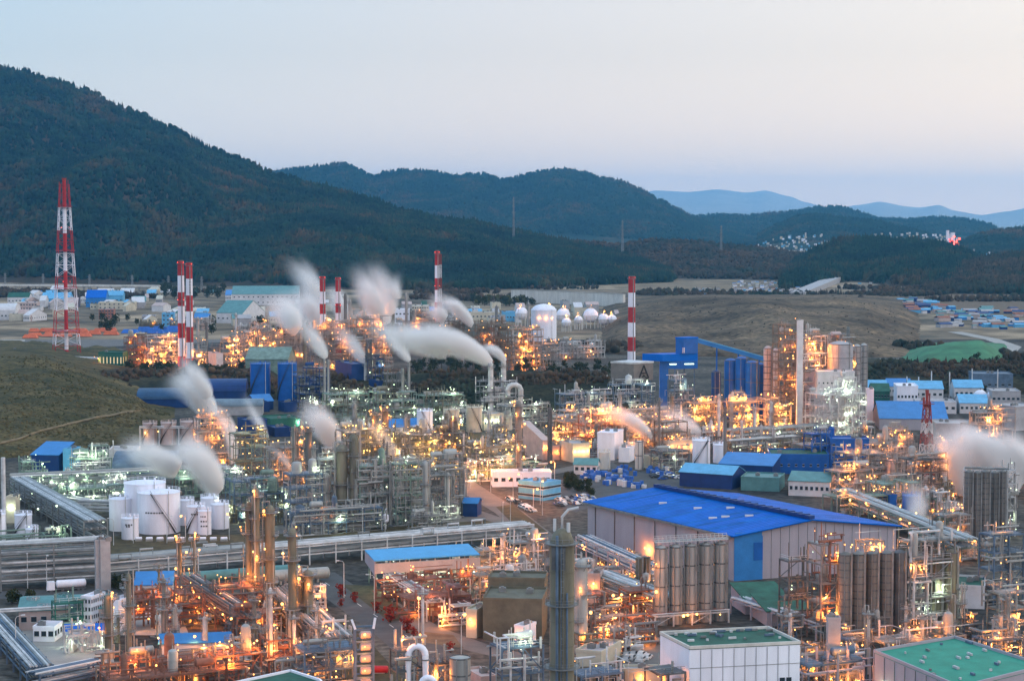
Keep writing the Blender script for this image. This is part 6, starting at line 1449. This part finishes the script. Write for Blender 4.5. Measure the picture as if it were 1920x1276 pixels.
# tall column and companion
mc = column(1053,1480,985,46,'tallest foreground column with olive side and ring platforms, rising through the bottom edge',clad_o,plats=0,k=None,pipe=False,rzz=0)
s_ = H/(1480-410.); hh = (1480-985)*s_; r_ = 23*s_; a=MB()
for zy, ex in ((1013,1.0),(1128,.9),(1246,1.2),(1370,1.0)):
    z=(1480-zy)*s_; a=MB(); a.ring(0,0,z,z+.18,r_*.98,r_+ex,24)
    for zz in (.6,1.15): a.ring(0,0,z+zz,z+zz+.07,r_+ex-.1,r_+ex-.03,24)
    for q in range(16): a.cyl((r_+ex-.06)*math.cos(q*.393),(r_+ex-.06)*math.sin(q*.393),z+.18,z+1.2,.05,n=4)
    a.build('platform',steel,mc)
a=MB(); a.tube([(-1,-r_-.3,hh-1),(-1,-r_-.3,2)],.28,8); a.tube([(.9,-r_-.25,hh-12),(.9,-r_-.25,2)],.2,8); a.tube([(-.2,-r_-.2,hh-3),(-.2,-r_-.2,2)],.14,8); a.build('riser_pipe',steel_b,mc,True)
a=MB(); a.tube([(0,0,hh),(0,0,hh+2.2),(1.2,0,hh+3.6),(3.2,0,hh+4)],.28,8); a.cyl(-1.4,.4,hh-.6,hh+1.8,.3,n=8); a.cyl(1.2,-.6,hh-.6,hh+1.2,.35,n=8); a.build('vent_pipe',steel_w,mc,True)
a=MB(); a.box(-2.0,.6,-r_-.15,-r_+.4,hh-7.6,hh-3.2); a.build('opening_frame',steel_d,mc)
column(1089,1230,1045,25,'banded grey column just right of the tallest column',clad,plats=3,k='o',watt=1400)
for px, by, ty, w, lb in ((1199,1128,1044,15,'left one of two short olive silos beside the front silo row'),(1213,1126,1042,13,'right one of two short olive silos beside the front silo row')): silo(px,by,ty,w,lb,clad_o,bands=3)
for i, (px, ty, by) in enumerate(((1240,1022,1172),(1268,1020,1170),(1296,1018,1168),(1324,1016,1166),(1352,1014,1164))):
    silo(px,by,ty,26,('leftmost','second','middle','fourth','rightmost')[i]+' of the five banded grey olive silos before the warehouse',clad,bands=4,n=24)
fr5 = rack((1228,1176),(1366,1166),3.2,'white truss frame under the five silos',4,1,5,steel_w,[steel_w,rust],k='o',n=4,watt=500,step=5,brace=True)
tp = empty('silo_walkway',G(1240,1172),0,'steel walkway and railings over the tops of the five silos','walkway'); s_=H/(1172-410.); o0=G(1240,1172); o1=G(1352,1164)-o0; zt=(1172-1016)*s_
st0=Vector((-1.8,1,0)); en=o1+Vector((1.8,1,0))
for dy_ in (0,3.2):
    a=MB()
    a.bar(st0+Vector((0,dy_,zt)),en+Vector((0,dy_,zt)),.2)
    for zz in (.6,1.2): a.bar(st0+Vector((0,dy_,zt+zz)),en+Vector((0,dy_,zt+zz)),.1)
    for q in range(19): p_=st0.lerp(en,q/18); a.bar(p_+Vector((0,dy_,zt-.8)),p_+Vector((0,dy_,zt+1.25)),.13)
    a.build('railing',steel_w,tp)
a=MB(); a.bar(st0+Vector((0,1.6,zt)),en+Vector((0,1.6,zt)),.1,3.2); a.build('deck',steel,tp)
for q in range(6): p_=st0.lerp(en,q/5); a=MB(); a.bar(p_+Vector((0,-.6,0)),p_+Vector((0,-.6,zt)),.22); a.build('post',steel,tp)
lamps(tp,[(-1.5,-1.2,zt-5.5),(-1.5,-1.4,zt-13),(7,-1.4,3.2),(9.5,-1.4,3.4)],'o',1,700)
rack((1080,1058),(1205,1120),9,'lavender diagonal conveyor rack left of the silos',6,2,6,wall_l,[steel_w,steel_b],k='o',n=4,watt=1600)
rack((1100,1120),(1225,1170),7,'grey diagonal pipe rack descending to the silo row',8,2,8,steel,k='o',n=8,watt=1700)
for args in ((1086,1235,1165,1110,'orange lit pipe tangle between the tall column and the silos'),(1100,1235,1195,1160,'orange lit equipment row left of the silo bases'),(1110,1240,1215,1188,'orange lit exchanger deck in front of the silos')):
    U(*args,'o',34,watt=2200,every=1,fr=rust,pipe=steel,ves=wall_p,depth=.3)
building(1102,1132,1130,8,6,'pink lit narrow block right of the banded column',wall_p,wall_g,'flat',rz=R(-10),k='o',nl=1)
building(1130,1170,1110,6,6,'orange lit open fronted block behind the diagonal rack',wall_p,rust,'flat',rz=R(-10),k='o',nl=3)
# bottom centre right
building(1080,1170,1250,3.6,14,'flat dark roofed building below the banded column',wall_y,wall_g,'flat',rz=R(-24))
sheet('yard',[(1165,1215),(1290,1205),(1300,1290),(1150,1290)],asphalt_l)
building(1075,1170,1290,3.2,6,'olive wall with two small openings at the bottom centre',wall_o,wall_g,'flat',rz=R(4),win=(1,3))
building(1170,1290,1282,3.2,4,'cream retaining wall lit by two orange lamps at the bottom',wall_y,wall_g,'flat',rz=R(2),k='o',nl=2)
for i in range(9): car(1172+rgy.uniform(0,42),1228+rgy.uniform(0,12),rgy.choice(['white','silver','white']),R(70),'car parked in the yard below the five silos','cars below the five silos')
cb = empty('control_building',G(1293,1330),0,'white panelled hall with a dark green flat roof below the silos','building'); o0=G(1293,1330); zc=13.0
cr=[G(1238,1188,zc),G(1293,1216,zc),G(1500,1180+26,zc),G(1440,1178,zc)]; q_=[Vector((p.x-o0.x,p.y-o0.y,0)) for p in cr]
a=MB(); a.prism([(p.x,p.y) for p in q_],-.1,zc-.2); a.build('wall',white,cb); a=MB(); a.prism([(p.x,p.y) for p in q_],zc-.19,zc+.05); a.build('roof',green_rf,cb)
a=MB()
for i in range(4): a.bar(q_[i]+Vector((0,0,zc+.35)),q_[(i+1)%4]+Vector((0,0,zc+.35)),.7,.35)
a.build('parapet',offwhite,cb)
n_=(q_[2]-q_[1]).normalized(); out=Vector((n_.y,-n_.x,0)); a=MB()
for i in range(1,10): p_=q_[1].lerp(q_[2],i/10)+out*.05; a.bar(p_+Vector((0,0,.1)),p_+Vector((0,0,zc-.3)),.09,.1)
for zz in (.33,.66): a.bar(q_[1]+out*.05+Vector((0,0,zc*zz)),q_[2]+out*.05+Vector((0,0,zc*zz)),.1,.1)
a.build('panel_joint',steel,cb)
for t_, w_, h_, z_ in ((.42,2.6,3.2,0),(.84,1.2,1.4,4),(.9,1.2,1.4,4)): p_=q_[1].lerp(q_[2],t_)+out*.1; a=MB(); a.bar(p_-n_*w_/2+Vector((0,0,z_+h_/2)),p_+n_*w_/2+Vector((0,0,z_+h_/2)),h_,.12); a.build('door' if z_ == 0 else 'window',steel_b if z_ == 0 else glass,cb)
for i in range(30):
    t_,u_=rgy.random(),rgy.random(); p_=q_[0].lerp(q_[3],t_).lerp(q_[1].lerp(q_[2],t_),.08+.6*u_*u_); a=MB(); w_=rgy.uniform(.3,2.2); dd_=(q_[3]-q_[0]).normalized(); a.bar(p_-dd_*w_/2+Vector((0,0,zc+.35)),p_+dd_*w_/2+Vector((0,0,zc+.35)),.5,rgy.uniform(.3,.7)); a.build('roof_vent',rgy.choice([steel_w,steel_b,steel]),cb)
cb2 = empty('control_building',G(1700,1340),0,'lavender panelled hall with a bright sea green roof at the lower right corner','building'); o0=G(1700,1340); zc=11
cr=[G(1640,1222,zc),G(1800,1290,zc),G(1960,1250,zc),G(1790,1196,zc)]; q_=[Vector((p.x-o0.x,p.y-o0.y,0)) for p in cr]
a=MB(); a.prism([(p.x,p.y) for p in q_],-.1,zc-.2); a.build('wall',wall_l,cb2); a=MB(); a.prism([(p.x,p.y) for p in q_],zc-.19,zc+.05); a.build('roof',mat('sea_green_roof',(.03,.27,.19),.7,0,.1),cb2)
a=MB()
for i in range(4): a.bar(q_[i]+Vector((0,0,zc+.35)),q_[(i+1)%4]+Vector((0,0,zc+.35)),.7,.35)
a.build('parapet',wall_l,cb2)
n_=(q_[1]-q_[0]).normalized(); out=Vector((n_.y,-n_.x,0)); a=MB()
for i in range(1,8): p_=q_[0].lerp(q_[1],i/8)+out*.05; a.bar(p_+Vector((0,0,.1)),p_+Vector((0,0,zc-.3)),.14,.14)
a.build('panel_joint',steel_d,cb2)
for i in range(18):
    t_,u_=rgy.random(),rgy.random(); p_=q_[0].lerp(q_[3],t_).lerp(q_[1].lerp(q_[2],t_),.1+.8*u_); a=MB(); w_=rgy.uniform(.3,2.4); dd_=(q_[1]-q_[0]).normalized(); a.bar(p_-dd_*w_/2+Vector((0,0,zc+.35)),p_+dd_*w_/2+Vector((0,0,zc+.35)),.5,rgy.uniform(.3,.7)); a.build('roof_vent',rgy.choice([steel_w,steel_w,steel,steel_b]),cb2)
lamps(cb2,[tuple(q_[0].lerp(q_[1],.1)+Vector((0,-1,5))),tuple(q_[0].lerp(q_[1],.4)+Vector((0,-1,5)))],'w',1,2500)
# right silo bank and its frames
for i, px in enumerate((1586,1611,1637,1663,1688)):
    silo(px,1205-i*2,1034-i,27,('leftmost','second','third','fourth','fifth')[i]+' dark banded silo of the right hand bank',clad_d if i < 4 else steel_d,bands=12,n=24)
for i, px in enumerate((1757,1786)): silo(px,1186,1030,27,('left','right')[i]+' smooth olive silo right of the dark banded bank',clad_o,bands=2,n=24)
U(1575,1700,1042+150,1012,'lamp lit deck frame spanning the tops of the dark banded silos','o',36,watt=1800,every=1,fr=steel,pipe=steel_w,depth=.25,lz=(.92,.99),dens=.5)
U(1690,1800,1190,1010,'grey frame around the smooth olive silos','w',26,watt=1500,every=2,fr=steel,pipe=steel_w,depth=.3,lz=(.1,.98),dens=.6)
U(1528,1580,1200,1018,'orange lit steel stair tower left of the dark banded silos','o',52,watt=2400,every=1,fr=steel,pipe=rust,cell=4.5,depth=.9,fill=1.7)
U(1470,1530,1190,1048,'grey open frame left of the orange lit stair tower','w',8,watt=900,fr=steel_d,pipe=clad_d,cell=5,fill=1.4)
U(1700,1740,1195,1040,'white and orange lit frame between the dark and the smooth silos','o',28,watt=1700,every=1,fr=steel,pipe=steel_w,cell=5,depth=.5,fill=1.8)
for px0, px1, by, lb in ((1380,1480,1150,'first stepped green roof right of the blue warehouse gable'),(1420,1520,1172,'second stepped green roof, lower')):
    building(px0,px1,by,4,14,lb,wall_l,green_rf,'shed',rise=.15,rz=R(10))
rack((1370,1150),(1530,1200),4,'lavender pipe rack running below the stepped green roofs',7,1,6,wall_l,[steel_w,wall_l])
building(1790,1870,1140,6,16,'sea green flat roof at the right between frames',wall_w,green_rf,'flat',rz=R(-14))
U(1500,1640,1262,1200,'orange lit low frames in front of the dark banded silos','o',34,watt=2200,every=1,fr=steel_b,pipe=steel,depth=.4)
U(1640,1830,1250,1196,'grey pipe rows in front of the smooth olive silos','o',26,watt=1600,every=1,fr=steel,pipe=steel_w,depth=.3)
U(1500,1640,1300,1240,'lavender blue frame beside the sea green roofed hall','o',22,watt=2400,every=1,fr=steel_b,pipe=wall_l,depth=.4)
U(1840,1930,1276,1196,'orange lit frame at the lower right edge','o',30,watt=2400,every=1,fr=steel_b,pipe=steel)
building(1555,1572,1270,14,3,'grey concrete portal column in front of the white panelled hall',wall_g,wall_g,'flat',rz=0,name='portal',cat='frame')
# lit lattice bay with orange drums, bend pipe and vessels at the bottom centre
lt = empty('drum_frame',G(684,1335),R(10),'dark tall frame with five glowing orange lit drums stacked inside','frame'); s_=H/(1335-410.); hh=(1335-1176)*s_; w2=17*s_
a=MB()
for x in (-w2,w2):
    for y in (0,3.6): a.box(x-.2,x+.2,y-.2,y+.2,-.1,hh)
for i in range(7):
    for y in (0,3.6): a.box(-w2+.2,w2-.2,y-.15,y+.15,hh*(i+1)/7-.35,hh*(i+1)/7)
for i in range(7): a.bar((-w2,0,hh*i/7),(-w2,3.6,hh*(i+1)/7),.15)
a.build('frame',steel_b,lt)
for i in range(6): z=hh*(i+1.05)/7; a=MB(); a.hcyl((-.6,1.6,z+.9),(1.4,1.6,z+.9),.85,12); a.build('drum',wall_p,lt,True)
lamps(lt,[(0,-.9,hh*(i+1.6)/7) for i in range(6)],'o',1,1100,.7)
a=MB(); a.bar((-w2,0,hh),(-w2-.8,0,hh+2.2),.5); a.bar((w2,0,hh),(w2+.4,0,hh+2.4),.5); a.build('horn',white,lt)
bd = empty('bend_pipe',G(783,1330),0,'fat white U bend pipe rising from the bottom edge','pipe'); s_=H/(1330-410.)
def arc(x0,x1,z0,r): return [(x0,0,0),(x0,0,z0)]+[((x0+x1)/2-math.cos(t*math.pi/8)*(x1-x0)/2,0,z0+math.sin(t*math.pi/8)*r) for t in range(1,8)]+[(x1,0,z0),(x1,0,0)]
a=MB(); a.tube(arc(-17*s_,15*s_,104*s_,17*s_),.75,14); a.build('pipe',white,bd,True); a=MB(); a.ring(15*s_,0,60*s_,62*s_,.7,1.0,14); a.ring(15*s_,0,95*s_,97*s_,.7,1.0,14); a.ring(-17*s_,0,95*s_,97*s_,.7,1.0,14); a.build('flange',steel,bd)
bd = empty('bend_pipe',G(803,1390),0,'second smaller white bend pipe at the very bottom','pipe'); s_=H/(1390-410.); a=MB(); a.tube(arc(-14*s_,14*s_,104*s_,18*s_),.7,14); a.build('pipe',white,bd,True); a=MB(); a.ring(14*s_,0,95*s_,97*s_,.65,.95,14); a.build('flange',steel,bd)
U(738,802,1330,1216,'lamp lit vessel frame behind the fat white bend pipe','o',22,watt=2200,every=1,fr=steel_d,ves=wall_y)
silo(862,1330,1232,40,'grey drum tank with a rounded top at the bottom centre',clad,bands=3)
U(815,845,1320,1240,'orange lit narrow frame beside the grey drum tank','o',14,watt=2200,every=1,fr=steel_d)
U(930,1030,1310,1210,'bluish pump frame left of the tallest column at the bottom','w',14,watt=1000,fr=steel_b,pipe=steel_w)
U(1078,1180,1320,1262,'bluish pipework right of the tallest column at the bottom','o',14,watt=1800,fr=steel_b,pipe=steel_w)
building(870,930,1295,3,10,'flat lavender roof slab at the bottom centre',wall_p,wall_p,'flat')
U(1180,1300,1330,1262,'orange lit domed vessel area at the bottom right of centre','o',18,watt=2600,every=1,fr=steel_d,ves=wall_p)
a_ = empty('oil_drum',G(712,1262),0,'bright red horizontal drum beside the road at the bottom','drum'); a=MB(); a.hcyl((-1.8,0,1.1),(1.8,0,1.1),.9,12); a.build('body',red,a_,True); a=MB(); a.box(-1.2,1.2,-.5,.5,0,.4); a.build('cradle',concrete,a_)
# red leaved shrubs, road lamps
for px, py, s_, lb in ((639,1118,.85,'small red leaved shrub nearest the long pipe rack'),(664,1125,.6,'second red leaved shrub along the grass verge'),(640,1108,.5,'faint low red shrub behind the first'),(706,1148,.75,'red leaved shrub on the grass left of the fin fans'),(732,1166,1.05,'biggest red leaved shrub beside the path'),(763,1186,.95,'red leaved shrub near the lit path corner'),(775,1192,.6,'small red shrub touching the one near the path corner'),(845,1222,.6,'red shrub left of the small white lamp in the triangle'),(666,1130,.5,'low red shrub beside the second one'),(640,1136,.5,'low red shrub at the road edge')):
    tree(px,py,'red',s_,lb,None,name='red_shrub')
for px, py, k_, lb in ((645,1120,None,'lamp pole beside the first red shrub'),(702,1150,None,'lamp pole in the middle of the grass verge'),(785,1192,'o','lit lamp pole at the lit path corner'),(865,1232,'o','lit lamp pole on the dark triangle of grass'),(612,1190,'o','lit lamp pole at the left edge of the road'),(52,1108,None,'white lamp pole under the tall rack, left'),(88,1108,None,'white lamp pole under the tall rack, right'),(30,1235,None,'lamp pole beside the bottom left rack')): street_lamp(px,py,k_,lb,None,6000,1.2)
column(793,1235,1100,3.2,'very tall thin lamp mast beside the fin fan field',steel_w,plats=1,pipe=False,ladder=False,cap=False,name='lamp_mast',cat='mast')
car(112,1086,'white',ROT,'white car on the road under the tall pipe rack',None)
tk_ = empty('tanker_truck',G(130,1106),R(20),'white tanker truck parked under the tall pipe rack','truck'); a=MB(); a.hcyl((-3.5,0,2.1),(4.5,0,2.1),1.2,14); a.build('tank',white,tk_,True); a=MB(); a.hexa([(-6.6,-1.2,.6),(-4.3,-1.2,.6),(-4.3,1.2,.6),(-6.6,1.2,.6),(-6.4,-1.1,3),(-4.3,-1.1,3),(-4.3,1.1,3),(-6.4,1.1,3)]); a.build('cab',white,tk_); a=MB(); a.box(-6.3,4.8,-.9,.9,.5,.9); a.build('chassis',steel_d,tk_)
for x in (-5.4,-2,2.6,3.9):
    for y in (-1,1): a=MB(); a.tube([(x,y-.15,.5),(x,y+.15,.5)],.5,10); a.build('wheel',steel_d,tk_)
tree_row(9,210,245,1100,1110,['dark'],'dark bush right of the white tanker truck','bushes under the long rack',.3,.5)
tree_row(7,20,60,1130,1140,['dark'],'dark bush left of the sea green roofed hall','bushes at the left edge',.3,.5)

# ================================================================ DENSER PLANT
rgc = random.Random(77)
for nm, n_, (x0,x1,y0,y1), k_, fr_, hh_ in (('behind the white tanks at left',16,(60,250,905,960),'w',steel_g,(8,20)),('between the white tanks and the reactors',12,(425,560,900,985),'w',steel_b,(10,30)),('below the orange units in the middle',26,(1040,1300,805,862),'o',steel,(8,26)),('in front of the tower plant',18,(1300,1650,822,866),'o',steel_d,(8,22)),('around the lattice mast at right',40,(1580,1880,840,965),'o',steel,(10,30)),('left of the black silos',16,(1690,1860,960,1060),'o',steel_g,(12,34)),('between the tallest column and the front silos',22,(1090,1225,1065,1235),'o',rust,(12,36)),('in front of the dark banded silos',22,(1480,1900,1190,1290),'o',steel_b,(14,40)),('in the rust coloured area at lower left',14,(440,600,1130,1290),'o',rust,(12,34)),('above the dark olive block',12,(890,1020,1040,1130),'o',steel,(10,26)),('in the yellow lit centre',34,(600,1000,812,895),'y',clad_o,(10,34)),('in front of the blue block house',24,(560,880,745,800),'w',steel_d,(8,22)),('behind the first row of orange units',30,(240,1040,600,692),'o',brown,(6,22))):
    for i in range(n_):
        px = rgc.uniform(x0,x1); by = rgc.uniform(y0,y1); w_ = rgc.uniform(16,40)
        U(px-w_/2,px+w_/2,by,by-rgc.uniform(*hh_),'small pipe and pump skid '+nm,k_,3,watt=1500,every=1,fr=fr_,pipe=rgc.choice([clad,steel_w,steel,clad_o]),cell=4,depth=rgc.uniform(.3,.8),group='small pipe skids '+nm,name='pipe_skid',cat='pipe skid',dens=2.0,seed=i*7+int(x0))
for nm, n_, (x0,x1,y0,y1), hh_ in (('in the reactor unit',14,(540,870,930,985),(60,120)),('among the yellow lit units',22,(600,1000,830,890),(35,90)),('among the orange units below the blue tower',18,(1040,1480,800,850),(35,80)),('in the pipe area at right',16,(1580,1880,860,960),(30,80)),('in the burning orange refinery at the back',20,(240,1040,640,692),(35,80)),('in the rust coloured lower left area',14,(200,600,1150,1280),(50,120)),('around the right silo bank',10,(1480,1900,1150,1280),(60,130))):
    for i in range(n_):
        px = rgc.uniform(x0,x1); by = rgc.uniform(y0,y1)
        column(px,by,by-rgc.uniform(*hh_),rgc.uniform(3,7)*(1.0 if by < 1000 else 1.3),'slim steel column '+nm,rgc.choice([clad,clad_o,clad_d,steel_w]),plats=rgc.choice((1,2,2,3)),k=None,group='slim columns '+nm,cap=rgc.random()<.6,pipe=rgc.random()<.6)
# ================================================================ STEAM
YD = lambda by: H*F/(by-410.)
S = steam
S([(612,671),(590,635),(553,592)],(3.5,22),YD(771),'white steam plume leaning left from the first thin steaming stacks',.34,seed=1)
S([(553,610),(545,585),(520,560)],(14,30),YD(765),'pinkish steam drifting above the grey green hall',.10,seed=31)
S([(686,680),(665,652),(628,612)],(4,20),YD(752),'greyish lavender steam plume rising left from the grey stack on the blue block',.20,seed=2)
S([(768,677),(748,652),(716,612)],(3.5,18),YD(761),'white steam plume leaning left from the bluish stack',.28,seed=3)
S([(923,680),(865,640),(770,650)],(6,30),YD(790),'largest bright white steam plume blowing left from the two big stacks',.75,seed=4)
S([(840,655),(790,640),(712,622)],(20,26),YD(788),'thin lavender tail of the largest steam plume',.11,seed=41)
S([(948,678),(938,660),(905,660)],(5,11),YD(788),'short puff of white steam over the right one of the two big stacks',.55,seed=5)
S([(886,610),(866,580),(815,570)],(5,17),YD(662),'pinkish white steam plume right of the slender striped chimney',.36,seed=6)
S([(835,600),(822,585),(800,580)],(12,18),YD(660),'small pink steam patch at the foot of the slender striped chimney',.14,seed=61)
S([(722,610),(708,570),(672,520)],(12,30),YD(680),'broad steam cloud rising in the middle of the refinery',.20,seed=7)
S([(735,590),(735,550),(690,508)],(8,26),YD(690),'thin ragged steam sheet right of the broad cloud',.09,seed=8)
S([(745,560),(742,540),(745,515)],(6,16),YD(690),'faint steam rag beside the tallest pale column',.07,seed=81)
S([(602,565),(580,530),(548,500)],(10,26),YD(640),'wispy steam cloud drifting up behind the two steam chimneys',.10,seed=9)
S([(600,610),(585,580),(555,555)],(14,28),YD(645),'milky steam behind the left steam chimney',.14,seed=91)
S([(650,600),(640,575),(620,548)],(12,20),YD(645),'milky steam between the steam chimneys',.14,seed=92)
S([(560,620),(540,590),(505,580)],(12,26),YD(690),'pinkish steam cloud left of the steam chimneys',.18,seed=10)
S([(700,640),(690,610),(668,590)],(12,22),YD(690),'pinkish steam low in the refinery centre',.14,seed=101)
S([(400,784),(385,750),(330,722)],(11,27),YD(800),'dense white steam plume rising in front of the twin chimneys',.50,seed=11)
S([(392,745),(372,712),(345,682)],(9,22),YD(805),'second steam plume reaching up to the feet of the twin chimneys',.24,seed=12)
S([(410,925),(385,872),(330,850)],(14,34),YD(960),'big lavender steam plume drifting left behind the white tanks',.50,seed=13)
S([(335,880),(300,862),(245,838)],(18,30),YD(955),'soft left end of the big lavender steam plume',.20,seed=131)
S([(438,868),(434,810),(388,775)],(6,17),YD(880),'pink steam arc over the blazing orange unit',.24,seed=14)
S([(440,810),(425,785),(395,770)],(6,14),YD(870),'pale steam streak right of the blazing orange unit',.14,seed=141)
S([(500,826),(484,790),(462,752)],(5,14),YD(830),'thin steam wisp above the dark lavender hall',.20,seed=15)
S([(632,836),(612,800),(572,775)],(12,28),YD(865),'orange lit steam cloud above the dark twin columns',.42,seed=16)
S([(744,856),(722,826),(700,800)],(6,16),YD(880),'warm lit steam wisp left of the yellow units',.22,seed=17)
S([(552,884),(532,858),(505,842)],(4,11),YD(905),'small steam wisp beside the dark twin columns',.24,seed=18)
S([(694,800),(672,792),(645,788)],(6,11),YD(810),'small grey steam puff in front of the green lit unit',.22,seed=19)
S([(1222,822),(1195,790),(1130,785)],(6,20),YD(840),'lavender pink steam plume above the wide orange unit',.42,seed=20)
S([(1314,816),(1280,792),(1245,765)],(4,26),YD(832),'pink steam fan rising left beside the thin dark stack',.30,seed=21)
S([(1905,915),(1880,860),(1790,838)],(30,46),YD(930),'big white steam bank around the black silos at right',.34,seed=22)
S([(1810,925),(1795,870),(1755,835)],(22,32),YD(930),'white steam column between the mast and the black silos',.30,seed=23)
S([(1930,900),(1915,862),(1890,820)],(18,34),YD(930),'steam cloud at the right edge before the orange unit',.30,seed=24)
S([(1712,985),(1722,945),(1705,910)],(14,24),YD(1000),'bluish steam veil over the low dark blue tank',.12,seed=25)
S([(790,800),(770,806),(735,803)],(5,9),YD(818),'low steam streak left of the white central tank',.22,seed=26)
